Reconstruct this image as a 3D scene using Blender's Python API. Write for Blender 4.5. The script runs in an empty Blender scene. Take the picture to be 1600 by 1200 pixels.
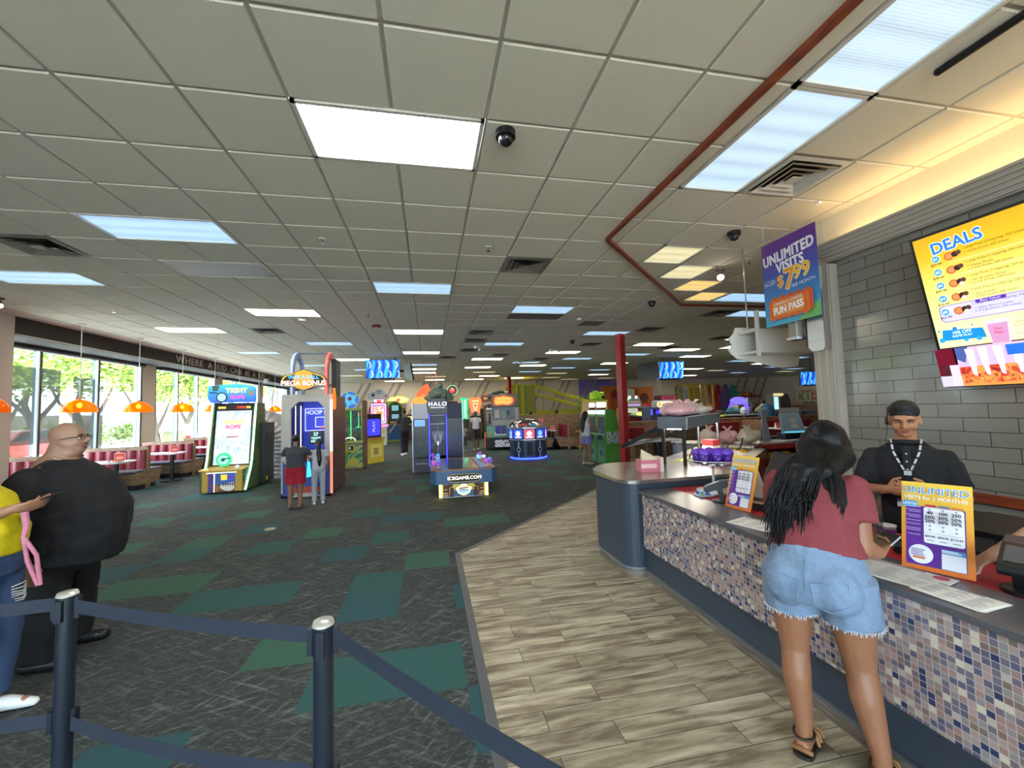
import bpy, bmesh, math, random
from mathutils import Vector, Matrix, Euler
random.seed(7)
PI = math.pi
SC = bpy.context.scene
COL = SC.collection
H = 1.65                 # camera height
CZ = 3.587               # ceiling height
G = 0.6096               # ceiling module
def gx(i): return i * G - 0.811
def gy(j): return j * G + 2.036
# ---------------------------------------------------------------- camera
cd = bpy.data.cameras.new('camera'); cam = bpy.data.objects.new('camera', cd); COL.objects.link(cam)
cd.sensor_width = 36.0; cd.lens = 649.2 / 1600 * 36; cd.clip_start = 0.05; cd.clip_end = 400
YAW, PIT, ROL = 0.199515, 0.0600385, -0.0292689
_f = Vector((math.sin(YAW) * math.cos(PIT), math.cos(YAW) * math.cos(PIT), math.sin(PIT)))
_r = Vector((math.cos(YAW), -math.sin(YAW), 0)); _u = _r.cross(_f)
_r2 = _r * math.cos(ROL) + _u * math.sin(ROL); _u2 = -_r * math.sin(ROL) + _u * math.cos(ROL)
mw = Matrix((_r2, _u2, -_f)).transposed().to_4x4(); mw.translation = Vector((0, 0, H))
cam.matrix_world = mw
SC.camera = cam
# ---------------------------------------------------------------- world, sun, exposure
SC.view_settings.view_transform = 'Standard'; SC.view_settings.look = 'None'
SC.view_settings.gamma = 1.0; SC.view_settings.use_curve_mapping = False
SC.view_settings.exposure = 1.15
SC.cycles.use_denoising = True
SC.cycles.max_bounces = 10; SC.cycles.diffuse_bounces = 6; SC.cycles.glossy_bounces = 4
SC.cycles.transparent_max_bounces = 16; SC.cycles.sample_clamp_indirect = 6.0
wd = bpy.data.worlds.new('sky'); SC.world = wd; wd.use_nodes = True
_bg = wd.node_tree.nodes['Background']; _bg.inputs[0].default_value = (0.82, 0.91, 1.0, 1); _bg.inputs[1].default_value = 7.5
sd = bpy.data.lights.new('sun', 'SUN'); sd.energy = 5.0; sd.angle = 0.02; sd.color = (1.0, 0.95, 0.85)
so = bpy.data.objects.new('sun', sd); COL.objects.link(so)
so.rotation_euler = Vector((-0.62, 0.25, -0.85)).to_track_quat('-Z', 'Y').to_euler()
LENS = 9.5               # radiance of a lit ceiling panel
# ---------------------------------------------------------------- helpers
def lin(h):
    if not isinstance(h, str): return tuple(h)
    c = [int(h[i:i + 2], 16) / 255 for i in (0, 2, 4)]
    return tuple(x / 12.92 if x <= .04045 else ((x + .055) / 1.055) ** 2.4 for x in c)
MC = {}
def M(h, rough=.55, metal=0., emit=0., alpha=1., name=None, bump=0., bscale=60., var=0., spec=None, samp=False):
    key = (h, rough, metal, emit, alpha, name, bump, bscale, var)
    if key in MC: return MC[key]
    m = bpy.data.materials.new(name or 'mat_' + str(h)); m.use_nodes = True
    nt = m.node_tree; b = nt.nodes['Principled BSDF']; c = lin(h) + (1,)
    b.inputs['Base Color'].default_value = c; b.inputs['Roughness'].default_value = rough
    b.inputs['Metallic'].default_value = metal; b.inputs['Alpha'].default_value = alpha
    if spec is not None: b.inputs['Specular IOR Level'].default_value = spec
    if emit:
        b.inputs['Emission Color'].default_value = c; b.inputs['Emission Strength'].default_value = emit
        if not samp: m.cycles.emission_sampling = 'NONE'
    if var or bump:
        tc = nt.nodes.new('ShaderNodeTexCoord'); n = nt.nodes.new('ShaderNodeTexNoise')
        n.inputs['Scale'].default_value = bscale; n.inputs['Detail'].default_value = 3
        nt.links.new(tc.outputs['Object'], n.inputs['Vector'])
        if var:
            mx = nt.nodes.new('ShaderNodeMix'); mx.data_type = 'RGBA'
            mx.inputs['A'].default_value = tuple(max(0, x * (1 - var)) for x in c[:3]) + (1,)
            mx.inputs['B'].default_value = tuple(min(1, x * (1 + var)) for x in c[:3]) + (1,)
            nt.links.new(n.outputs['Fac'], mx.inputs['Factor']); nt.links.new(mx.outputs['Result'], b.inputs['Base Color'])
        if bump:
            bp = nt.nodes.new('ShaderNodeBump'); bp.inputs['Strength'].default_value = bump; bp.inputs['Distance'].default_value = .01
            nt.links.new(n.outputs['Fac'], bp.inputs['Height']); nt.links.new(bp.outputs['Normal'], b.inputs['Normal'])
    MC[key] = m
    return m
def glassmat(name, tint='ffffff', gl=.08, rough=.03):
    if name in MC: return MC[name]
    m = bpy.data.materials.new(name); m.use_nodes = True; nt = m.node_tree; nt.nodes.clear()
    o = nt.nodes.new('ShaderNodeOutputMaterial'); mx = nt.nodes.new('ShaderNodeMixShader')
    t = nt.nodes.new('ShaderNodeBsdfTransparent'); g = nt.nodes.new('ShaderNodeBsdfGlossy')
    t.inputs[0].default_value = lin(tint) + (1,); g.inputs['Roughness'].default_value = rough
    mx.inputs[0].default_value = gl
    nt.links.new(t.outputs[0], mx.inputs[1]); nt.links.new(g.outputs[0], mx.inputs[2]); nt.links.new(mx.outputs[0], o.inputs[0])
    MC[name] = m
    return m
class NT:
    """small node-graph writer"""
    def __init__(s, name):
        s.m = bpy.data.materials.new(name); s.m.use_nodes = True; s.t = s.m.node_tree; s.b = s.t.nodes['Principled BSDF']
    def n(s, kind, **k):
        x = s.t.nodes.new('ShaderNode' + kind)
        for a, v in k.items(): setattr(x, a, v)
        return x
    def l(s, a, b): s.t.links.new(a, b)
    def math(s, op, a, b=None, c=None):
        x = s.n('Math', operation=op)
        for i, v in enumerate((a, b, c)):
            if v is None: continue
            if isinstance(v, (int, float)): x.inputs[i].default_value = v
            else: s.l(v, x.inputs[i])
        return x.outputs[0]
    def mix(s, f, a, b):
        x = s.n('Mix', data_type='RGBA')
        for k, v in (('Factor', f), ('A', a), ('B', b)):
            if isinstance(v, str): x.inputs[k].default_value = lin(v) + (1,)
            elif isinstance(v, (int, float)): x.inputs[k].default_value = v
            else: s.l(v, x.inputs[k])
        return x.outputs['Result']
    def ramp(s, f, stops, const=False):
        x = s.n('ValToRGB'); e = x.color_ramp.elements
        if const: x.color_ramp.interpolation = 'CONSTANT'
        while len(e) < len(stops): e.new(.5)
        for q, (p, c) in zip(e, stops): q.position = p; q.color = lin(c) + (1,)
        s.l(f, x.inputs[0]); return x.outputs[0]
    def bump(s, h, st, d=.01):
        x = s.n('Bump'); x.inputs['Strength'].default_value = st; x.inputs['Distance'].default_value = d
        s.l(h, x.inputs['Height']); s.l(x.outputs[0], s.b.inputs['Normal'])

def V(*a): return Vector(a)
class MB:
    def __init__(s): s.v, s.f, s.m, s.s, s.mats = [], [], [], [], []
    def mi(s, mat):
        if mat not in s.mats: s.mats.append(mat)
        return s.mats.index(mat)
    def add(s, vs, fs, mat, smooth=False):
        o = len(s.v); s.v += [tuple(v) for v in vs]; k = s.mi(mat)
        for f in fs: s.f.append([i + o for i in f]); s.m.append(k); s.s.append(smooth)
        return s
    def box(s, x0, y0, z0, x1, y1, z1, mat):
        x0, x1 = sorted((x0, x1)); y0, y1 = sorted((y0, y1)); z0, z1 = sorted((z0, z1))
        return s.add([(x0, y0, z0), (x1, y0, z0), (x1, y1, z0), (x0, y1, z0), (x0, y0, z1), (x1, y0, z1), (x1, y1, z1), (x0, y1, z1)],
              [(3, 2, 1, 0), (4, 5, 6, 7), (0, 1, 5, 4), (1, 2, 6, 5), (2, 3, 7, 6), (3, 0, 4, 7)], mat)
    def bar(s, p0, p1, w, h, mat, up=(0, 0, 1)):
        p0, p1 = Vector(p0), Vector(p1); d = (p1 - p0).normalized(); up = Vector(up)
        a = d.cross(up)
        if a.length < 1e-4: a = d.cross(Vector((1, 0, 0)))
        a.normalize(); b = a.cross(d); vs = []
        for p in (p0, p1):
            for i, j in ((-1, -1), (1, -1), (1, 1), (-1, 1)): vs.append(p + a * i * w / 2 + b * j * h / 2)
        return s.add(vs, [(3, 2, 1, 0), (4, 5, 6, 7), (0, 1, 5, 4), (1, 2, 6, 5), (2, 3, 7, 6), (3, 0, 4, 7)], mat)
    def cyl(s, p0, p1, r0, mat, r1=None, n=16, caps=True):
        p0, p1 = Vector(p0), Vector(p1); r1 = r0 if r1 is None else r1
        d = (p1 - p0).normalized(); a = d.orthogonal().normalized(); b = d.cross(a); vs = []
        for p, r in ((p0, r0), (p1, r1)):
            for i in range(n):
                t = 2 * PI * i / n; vs.append(p + (a * math.cos(t) + b * math.sin(t)) * r)
        s.add(vs, [(i, (i + 1) % n, (i + 1) % n + n, i + n) for i in range(n)], mat, True)
        if caps: s.add(vs[:n], [tuple(range(n))[::-1]], mat); s.add(vs[n:], [tuple(range(n))], mat)
        return s
    def lathe(s, prof, c, mat, n=24, a0=0, a1=2 * PI, sx=1, sy=1):
        c = Vector(c); full = abs(a1 - a0 - 2 * PI) < 1e-6; k = n if full else n + 1; vs = []
        for r, z in prof:
            for i in range(k):
                t = a0 + (a1 - a0) * i / n; vs.append(c + Vector((math.cos(t) * r * sx, math.sin(t) * r * sy, z)))
        fs = []
        for j in range(len(prof) - 1):
            for i in range(n):
                i2 = (i + 1) % k; fs.append((j * k + i, j * k + i2, (j + 1) * k + i2, (j + 1) * k + i))
        return s.add(vs, fs, mat, True)
    def prism(s, poly, ax, a, b, mat, smooth=False):
        def P(u, v, w): return {'x': (w, u, v), 'y': (u, w, v), 'z': (u, v, w)}[ax]
        n = len(poly); vs = [P(u, v, a) for u, v in poly] + [P(u, v, b) for u, v in poly]
        s.add(vs, [(i, (i + 1) % n, (i + 1) % n + n, i + n) for i in range(n)], mat, smooth)
        s.add(vs[:n], [tuple(range(n))[::-1]], mat); s.add(vs[n:], [tuple(range(n))], mat)
        return s
    def ell(s, c, r, mat, rot=None, n=14, m=9):
        c = Vector(c); r = (r, r, r) if isinstance(r, (int, float)) else r
        R = (rot or Matrix.Identity(3)); vs = [c + R @ Vector((0, 0, -r[2]))]
        for j in range(1, m):
            t = -PI / 2 + PI * j / m
            for i in range(n):
                p = 2 * PI * i / n
                vs.append(c + R @ Vector((math.cos(t) * math.cos(p) * r[0], math.cos(t) * math.sin(p) * r[1], math.sin(t) * r[2])))
        vs.append(c + R @ Vector((0, 0, r[2]))); fs = []
        for i in range(n): fs.append((0, 1 + (i + 1) % n, 1 + i)); fs.append((len(vs) - 1, 1 + (m - 2) * n + i, 1 + (m - 2) * n + (i + 1) % n))
        for j in range(m - 2):
            for i in range(n): a = 1 + j * n; fs.append((a + i, a + (i + 1) % n, a + n + (i + 1) % n, a + n + i))
        return s.add(vs, fs, mat, True)
    def tube(s, pts, r, mat, n=8, closed=False):
        pts = [Vector(p) for p in pts]; vs = []; k = len(pts); rs = r if isinstance(r, (list, tuple)) else [r] * k
        ref = None
        for i, p in enumerate(pts):
            d = (pts[(i + 1) % k] - pts[i - 1]) if closed else (pts[min(i + 1, k - 1)] - pts[max(i - 1, 0)])
            d.normalize()
            a = d.orthogonal() if ref is None else (ref - d * ref.dot(d))
            if a.length < 1e-5: a = d.orthogonal()
            a.normalize(); ref = a; b = d.cross(a)
            for q in range(n):
                t = 2 * PI * q / n; vs.append(p + (a * math.cos(t) + b * math.sin(t)) * rs[i])
        fs = []
        for i in range(k if closed else k - 1):
            for q in range(n):
                a, b = i * n, ((i + 1) % k) * n; fs.append((a + q, a + (q + 1) % n, b + (q + 1) % n, b + q))
        s.add(vs, fs, mat, True)
        if not closed:
            s.add(vs[:n], [tuple(range(n))[::-1]], mat); s.add(vs[-n:], [tuple(range(n))], mat)
        return s
    def quad(s, a, b, c, d, mat): return s.add([a, b, c, d], [(0, 1, 2, 3)], mat)
    def mesh(s, name):
        me = bpy.data.meshes.new(name); me.from_pydata(s.v, [], s.f)
        for m in s.mats: me.materials.append(m)
        me.polygons.foreach_set('material_index', s.m); me.polygons.foreach_set('use_smooth', s.s); me.update()
        return me
    def build(s, name, parent=None, loc=(0, 0, 0), rot=(0, 0, 0), bevel=0, seg=2, label=None):
        o = bpy.data.objects.new(name, s.mesh(name)); COL.objects.link(o)
        o.location = loc; o.rotation_euler = rot; o.parent = parent
        if bevel:
            b = o.modifiers.new('bevel', 'BEVEL'); b.width = bevel; b.segments = seg; b.limit_method = 'ANGLE'; b.angle_limit = .6
        if label: o['label'] = label
        return o
def tag(o, label, cat, group=None, kind=None):
    o['label'] = label; o['category'] = cat
    if group: o['group'] = group
    if kind: o['kind'] = kind
    return o
def thing(name, label, cat, loc=(0, 0, 0), rz=0, group=None, kind=None):
    o = bpy.data.objects.new(name, None); COL.objects.link(o); o.empty_display_size = .1
    o.location = loc; o.rotation_euler = (0, 0, rz); return tag(o, label, cat, group, kind)
def struct(o): o['kind'] = 'structure'; return o
def dup(o, loc, rz=None, label=None, group=None):
    def cp(a, p):
        c = a.copy(); COL.objects.link(c); c.parent = p
        for ch in [x for x in a.children]: cp(ch, c)
        return c
    r = cp(o, None); r.location = loc
    if rz is not None: r.rotation_euler = (0, 0, rz)
    if label: r['label'] = label
    if group: r['group'] = group
    return r
DG = None
def evalmesh(o, name):
    dg = bpy.context.evaluated_depsgraph_get(); e = o.evaluated_get(dg)
    me = bpy.data.meshes.new_from_object(e); me.name = name
    return me
def textmesh(body, size, bold=0., extrude=0., spacing=1., align='CENTER', shear=0., sx=1., linesp=1.):
    cu = bpy.data.curves.new('lettering', 'FONT'); cu.body = body; cu.size = size; cu.offset = bold * size; cu.extrude = extrude
    cu.space_character = spacing; cu.align_x = align; cu.align_y = 'CENTER'; cu.shear = shear; cu.resolution_u = 3; cu.space_line = linesp
    o = bpy.data.objects.new('lettering', cu); COL.objects.link(o)
    me = evalmesh(o, 'lettering'); bpy.data.objects.remove(o); bpy.data.curves.remove(cu)
    if sx != 1:
        for v in me.vertices: v.co.x *= sx
    return me
def text(body, size, mat, parent, loc, rot=(PI / 2, 0, 0), **k):
    me = textmesh(body, size, **k); me.materials.clear(); me.materials.append(mat)
    o = bpy.data.objects.new('lettering', me); COL.objects.link(o); o.parent = parent; o.location = loc; o.rotation_euler = rot
    return o
class Art(MB):
    """flat printed artwork in a local x-z plane facing -y, stacked in thin layers"""
    def __init__(s, y=0): super().__init__(); s.y = y; s.k = 0
    def yy(s): s.k += 1; return s.y - .0008 * s.k
    def poly(s, pts, mat): y = s.yy(); return s.add([(x, y, z) for x, z in pts], [tuple(range(len(pts)))], mat)
    def rect(s, x0, z0, x1, z1, mat): return s.poly([(x0, z0), (x1, z0), (x1, z1), (x0, z1)], mat)
    def disc(s, x, z, r, mat, rz=None, n=24):
        rz = rz or r; return s.poly([(x + r * math.cos(2 * PI * i / n), z + rz * math.sin(2 * PI * i / n)) for i in range(n)], mat)
    def rrect(s, x0, z0, x1, z1, r, mat):
        p = []
        for cx, cz, a in ((x1 - r, z1 - r, 0), (x0 + r, z1 - r, 1), (x0 + r, z0 + r, 2), (x1 - r, z0 + r, 3)):
            for i in range(5): t = (a + i / 4) * PI / 2; p.append((cx + r * math.cos(t), cz + r * math.sin(t)))
        return s.poly(p, mat)
    def txt(s, body, x, z, size, mat, bold=0, rot=0, **k):
        me = textmesh(body, size, **k); y = s.yy(); c, sn = math.cos(rot), math.sin(rot); r = bold * size
        offs = [(0, 0)] if bold < .015 else [(r * math.cos(q * PI / 4), r * math.sin(q * PI / 4)) for q in range(8)] + ([(0, 0)] if bold > .04 else [])
        for i, (dx, dz) in enumerate(offs):
            vs = [(x + dx + v.co.x * c - v.co.y * sn, y - i * 1e-5, z + dz + v.co.x * sn + v.co.y * c) for v in me.vertices]
            s.add(vs, [tuple(p.vertices) for p in me.polygons], mat)
        bpy.data.meshes.remove(me); return s
    def lines(s, x0, x1, z0, z1, n, mat, h, rag=.3):
        y = s.yy()
        for i in range(n):
            z = z1 + (z0 - z1) * i / max(1, n - 1); xe = x1 - (x1 - x0) * rag * random.random()
            s.add([(x0, y, z - h / 2), (xe, y, z - h / 2), (xe, y, z + h / 2), (x0, y, z + h / 2)], [(0, 1, 2, 3)], mat)
        return s
def gradmat(name, stops, axis='Z', lo=0., hi=1., emit=0., rough=.45):
    """a printed or displayed colour blend along one local axis"""
    g = NT(name); tc = g.n('TexCoord'); sp = g.n('SeparateXYZ'); g.l(tc.outputs['Object'], sp.inputs[0])
    mr = g.n('MapRange'); g.l(sp.outputs[axis], mr.inputs[0]); mr.inputs[1].default_value = lo; mr.inputs[2].default_value = hi
    c = g.ramp(mr.outputs[0], stops); g.l(c, g.b.inputs['Base Color']); g.b.inputs['Roughness'].default_value = rough
    if emit:
        g.l(c, g.b.inputs['Emission Color']); g.b.inputs['Emission Strength'].default_value = emit; g.m.cycles.emission_sampling = 'NONE'
    return g.m
def printmat(name, cols, scale=6., emit=0., rough=.4, detail=2.):
    """busy printed cabinet artwork: patches of a few colours"""
    g = NT(name); tc = g.n('TexCoord'); n = g.n('TexNoise'); n.inputs['Scale'].default_value = scale; n.inputs['Detail'].default_value = detail
    n.inputs['Distortion'].default_value = 1.2
    g.l(tc.outputs['Object'], n.inputs['Vector']); k = len(cols)
    c = g.ramp(n.outputs['Fac'], [(.28 + .44 * i / (k), q) for i, q in enumerate(cols)], False)
    g.l(c, g.b.inputs['Base Color']); g.b.inputs['Roughness'].default_value = rough
    if emit:
        g.l(c, g.b.inputs['Emission Color']); g.b.inputs['Emission Strength'].default_value = emit; g.m.cycles.emission_sampling = 'NONE'
    return g.m
WHITE = M('f2f2f0', .5); BLACK = M('101114', .4); CHROME = M('c8cace', .18, 1.); STEEL = M('b4b6b8', .3, 1.); DGREY = M('2b2e33', .5)
class Blob:
    """overlapping closed forms merged into one continuous surface"""
    def __init__(s): s.m = MB()
    def cap(s, p0, r0, p1, r1, n=14):
        p0, p1 = Vector(p0), Vector(p1); s.m.cyl(p0, p1, r0, None, r1=r1, n=n); s.m.ell(p0, r0, None, n=n, m=9); s.m.ell(p1, r1, None, n=n, m=9); return s
    def chain(s, pts, rs):
        for i in range(len(pts) - 1): s.cap(pts[i], rs[i], pts[i + 1], rs[i + 1])
        return s
    def cone(s, p0, r0, p1, r1, n=18): s.m.cyl(p0, p1, r0, None, r1=r1, n=n); return s
    def ell(s, c, r, rot=None): s.m.ell(c, r, None, rot, 18, 12); return s
    def loft(s, rings, ax=(1, 0, 0)):
        """rings: (centre, half width along ax, half depth)"""
        ax = Vector(ax).normalized(); n = 24; vs = []; pts = [Vector(r[0]) for r in rings]
        for i, (c, a, b) in enumerate(rings):
            d = (pts[min(i + 1, len(pts) - 1)] - pts[max(0, i - 1)]).normalized(); x = (ax - d * ax.dot(d)).normalized(); y = d.cross(x)
            for k in range(n): t = 2 * PI * k / n; vs.append(pts[i] + x * math.cos(t) * a + y * math.sin(t) * b)
        fs = [(j * n + k, j * n + (k + 1) % n, (j + 1) * n + (k + 1) % n, (j + 1) * n + k) for j in range(len(rings) - 1) for k in range(n)]
        s.m.add(vs, fs + [tuple(range(n))[::-1], tuple(range(len(vs) - n, len(vs)))], None); return s
    def build(s, name, mat, parent, vox=.012, it=6, disp=0, label=None):
        me = bpy.data.meshes.new(name); me.from_pydata(s.m.v, [], s.m.f); o = bpy.data.objects.new(name, me); COL.objects.link(o)
        bm = bmesh.new(); bm.from_mesh(me); bmesh.ops.recalc_face_normals(bm, faces=bm.faces[:]); bm.to_mesh(me); bm.free()
        r = o.modifiers.new('r', 'REMESH'); r.mode = 'VOXEL'; r.voxel_size = vox; q = o.modifiers.new('s', 'SMOOTH'); q.factor = .5; q.iterations = it
        me2 = evalmesh(o, name); bpy.data.objects.remove(o); bpy.data.meshes.remove(me)
        me2.materials.clear(); me2.materials.append(mat); me2.polygons.foreach_set('use_smooth', [True] * len(me2.polygons)); me2.polygons.foreach_set('material_index', [0] * len(me2.polygons))
        if disp:
            from mathutils import noise
            nn = [v.normal.copy() for v in me2.vertices]
            for v, n_ in zip(me2.vertices, nn): v.co += n_ * disp * (noise.noise(v.co * 9) + .6 * noise.noise(v.co * 22 + Vector((5, 1, 2))))
            me2.update()
        o2 = bpy.data.objects.new(name, me2); COL.objects.link(o2); o2.parent = parent
        if label: o2['label'] = label
        return o2
# ================================================================ the room
# --- carpet
g = NT('carpet'); tc = g.n('TexCoord'); sp = g.n('SeparateXYZ'); g.l(tc.outputs['Object'], sp.inputs[0])
mp = g.n('Mapping'); mp.inputs['Scale'].default_value = (1, 2.8, 1); mp.inputs['Rotation'].default_value = (0, 0, .2); g.l(tc.outputs['Object'], mp.inputs[0])
n1 = g.n('TexNoise'); n1.inputs['Scale'].default_value = 16; n1.inputs['Detail'].default_value = 9; n1.inputs['Roughness'].default_value = .8; n1.inputs['Distortion'].default_value = 1.4
g.l(mp.outputs[0], n1.inputs['Vector'])
def scratch(ang, seed):
    m_ = g.n('Mapping', vector_type='TEXTURE'); m_.inputs['Rotation'].default_value = (0, 0, ang); m_.inputs['Scale'].default_value = (.33, .03, 1); m_.inputs['Location'].default_value = (seed, seed, 0); g.l(tc.outputs['Object'], m_.inputs[0])
    q = g.n('TexNoise'); q.inputs['Scale'].default_value = 1.; q.inputs['Detail'].default_value = 3; q.inputs['Distortion'].default_value = .3; g.l(m_.outputs[0], q.inputs['Vector'])
    return g.ramp(q.outputs['Fac'], [(.585, '000000'), (.69, 'b8b8b8')])
s1, s2, s3 = scratch(.30, 1.), scratch(.95, 7.), scratch(-.55, 3.)
big = g.n('TexNoise'); big.inputs['Scale'].default_value = 1.3; g.l(tc.outputs['Object'], big.inputs['Vector'])
scr = g.math('MULTIPLY', g.math('MINIMUM', g.math('ADD', g.math('ADD', s1, s2), s3), 1.), g.math('MULTIPLY', big.outputs['Fac'], .85))
base = g.ramp(n1.outputs['Fac'], [(.34, '1f2424'), (.52, '333938'), (.68, '666b67')])
g.l(g.mix(scr, base, '9a9d96'), g.b.inputs['Base Color']); g.b.inputs['Roughness'].default_value = .95
g.bump(n1.outputs['Fac'], .25, .004)
CARPET = g.m
def tealmat(name, a_, b_):
    g = NT(name); tc = g.n('TexCoord'); n1 = g.n('TexNoise'); n1.inputs['Scale'].default_value = 60; n1.inputs['Detail'].default_value = 4; g.l(tc.outputs['Object'], n1.inputs['Vector'])
    n2 = g.n('TexNoise'); n2.inputs['Scale'].default_value = 3; g.l(tc.outputs['Object'], n2.inputs['Vector'])
    c = g.mix(n2.outputs['Fac'], a_, b_); g.l(g.mix(g.math('MULTIPLY', n1.outputs['Fac'], .45), c, '1c3130'), g.b.inputs['Base Color']); g.b.inputs['Roughness'].default_value = .95; return g.m
TEALS = [tealmat('carpet_teal', '2b5a5a', '2b5a52'), tealmat('carpet_green', '34604e', '3f6a50'), tealmat('carpet_blue_teal', '24535c', '2b5558')]
# --- plank floor
g = NT('plank_floor'); tc = g.n('TexCoord')
bk = g.n('TexBrick', offset=.37, offset_frequency=2); g.l(tc.outputs['Object'], bk.inputs['Vector'])
for k, v in (('Scale', 1.), ('Mortar Size', .0022), ('Brick Width', .92), ('Row Height', .153), ('Bias', 0.)): bk.inputs[k].default_value = v
bk.inputs['Color1'].default_value = (0, 0, 0, 1); bk.inputs['Color2'].default_value = (1, 1, 1, 1); bk.inputs['Mortar'].default_value = (0, 0, 0, 1)
mp = g.n('Mapping'); mp.inputs['Scale'].default_value = (1.3, 9, 1); g.l(tc.outputs['Object'], mp.inputs[0])
n1 = g.n('TexNoise', noise_dimensions='4D'); n1.inputs['Scale'].default_value = 1.6; n1.inputs['Detail'].default_value = 7; n1.inputs['Roughness'].default_value = .6; n1.inputs['Distortion'].default_value = .8
g.l(mp.outputs[0], n1.inputs['Vector'])
sc_ = g.n('SeparateColor'); g.l(bk.outputs['Color'], sc_.inputs[0]); g.l(g.math('MULTIPLY', sc_.outputs[0], 7.), n1.inputs['W'])
c = g.ramp(n1.outputs['Fac'], [(.28, '4a4030'), (.42, '7d705a'), (.55, 'b3a98f'), (.72, 'dad2b8')])
c = g.mix(g.math('MULTIPLY', sc_.outputs[0], .34), c, '6d6552')
c = g.mix(bk.outputs['Fac'], c, '3a332b'); g.l(c, g.b.inputs['Base Color']); g.b.inputs['Roughness'].default_value = .42
g.bump(bk.outputs['Fac'], -.3, .003)
PLANK = g.m
# --- ceiling tile
g = NT('ceiling_tile'); tc = g.n('TexCoord'); n1 = g.n('TexNoise'); n1.inputs['Scale'].default_value = 90; n1.inputs['Detail'].default_value = 4; g.l(tc.outputs['Object'], n1.inputs['Vector'])
n2 = g.n('TexNoise'); n2.inputs['Scale'].default_value = .5; g.l(tc.outputs['Object'], n2.inputs['Vector'])
c = g.mix(n1.outputs['Fac'], 'd8d2be', 'e6e0cd'); c = g.mix(g.math('MULTIPLY', n2.outputs['Fac'], .2), c, 'c0b9ac')
g.l(c, g.b.inputs['Base Color']); g.b.inputs['Roughness'].default_value = .9; g.bump(n1.outputs['Fac'], .25, .004)
CTILE = g.m
CBAR = M('b4aea2', .6)
# --- grey glazed wall tile (wall runs along y)
g = NT('subway_tile'); tc = g.n('TexCoord'); sp = g.n('SeparateXYZ'); g.l(tc.outputs['Object'], sp.inputs[0])
cb = g.n('CombineXYZ'); g.l(sp.outputs['Y'], cb.inputs[0]); g.l(sp.outputs['Z'], cb.inputs[1])
bk = g.n('TexBrick', offset=.5); g.l(cb.outputs[0], bk.inputs['Vector'])
for k, v in (('Scale', 1.), ('Mortar Size', .0035), ('Mortar Smooth', .3), ('Brick Width', .306), ('Row Height', .106), ('Bias', 0.)): bk.inputs[k].default_value = v
bk.inputs['Color1'].default_value = lin('7c796f') + (1,); bk.inputs['Color2'].default_value = lin('88857a') + (1,); bk.inputs['Mortar'].default_value = lin('45423a') + (1,)
g.l(bk.outputs['Color'], g.b.inputs['Base Color']); g.b.inputs['Roughness'].default_value = .12
n1 = g.n('TexNoise'); n1.inputs['Scale'].default_value = 5.; g.l(tc.outputs['Object'], n1.inputs['Vector'])
hh = g.math('ADD', g.math('MULTIPLY', bk.outputs['Fac'], -1.), g.math('MULTIPLY', n1.outputs['Fac'], .9)); g.bump(hh, .35, .004)
SUBWAY = g.m
# --- glass mosaic on the counter front
g = NT('mosaic'); tc = g.n('TexCoord'); sp = g.n('SeparateXYZ'); g.l(tc.outputs['Object'], sp.inputs[0])
P = .0262; ty = g.math('DIVIDE', sp.outputs['Y'], P); tz = g.math('DIVIDE', sp.outputs['Z'], P)
cb = g.n('CombineXYZ'); g.l(g.math('FLOOR', ty), cb.inputs[0]); g.l(g.math('FLOOR', tz), cb.inputs[1])
wn = g.n('TexWhiteNoise', noise_dimensions='2D'); g.l(cb.outputs[0], wn.inputs['Vector'])
c = g.ramp(wn.outputs['Value'], [(0, '2f3a62'), (.10, '6f6878'), (.22, '5c5d74'), (.34, '9a7d7a'), (.52, 'a48f8c'), (.68, '8b8688'), (.80, '7c6a64'), (.90, 'c9bfae'), (.96, 'b3a9a0')], True)
fr = lambda q: g.math('ABSOLUTE', g.math('SUBTRACT', g.math('FRACT', q), .5))
gr = g.math('GREATER_THAN', g.math('MAXIMUM', fr(ty), fr(tz)), .445)
g.l(g.mix(gr, c, 'b5aca6'), g.b.inputs['Base Color']); g.b.inputs['Roughness'].default_value = .22; g.bump(gr, -.3, .002)
MOSAIC = g.m
# --- wood for booths
def woodmat(name, a, b, c_, axis=(1.5, 1.5, 14), rough=.5):
    g = NT(name); tc = g.n('TexCoord'); mp = g.n('Mapping'); mp.inputs['Scale'].default_value = axis; g.l(tc.outputs['Object'], mp.inputs[0])
    n = g.n('TexNoise'); n.inputs['Scale'].default_value = 2.2; n.inputs['Detail'].default_value = 6; n.inputs['Distortion'].default_value = 1.; g.l(mp.outputs[0], n.inputs['Vector'])
    g.l(g.ramp(n.outputs['Fac'], [(.3, a), (.5, b), (.7, c_)]), g.b.inputs['Base Color']); g.b.inputs['Roughness'].default_value = rough
    return g.m
WOOD = woodmat('booth_wood', '5e4836', '8d6f52', 'ab8c6b')
WOODG = woodmat('skirting_wood', '4f4841', '6f665c', '8d8478', (1.5, 1.5, 20))
MAHOG = woodmat('mahogany', '5a2413', '86391f', '9c4a2a', rough=.35)
WALLC = M('d2c5b2', .85, bump=.06, bscale=30.); WALLP = M('c2b2a6', .85)
DARKF = M('2c2721', .7)
BLUEG = M('35414f', .45, bump=.03, bscale=200.)

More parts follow.
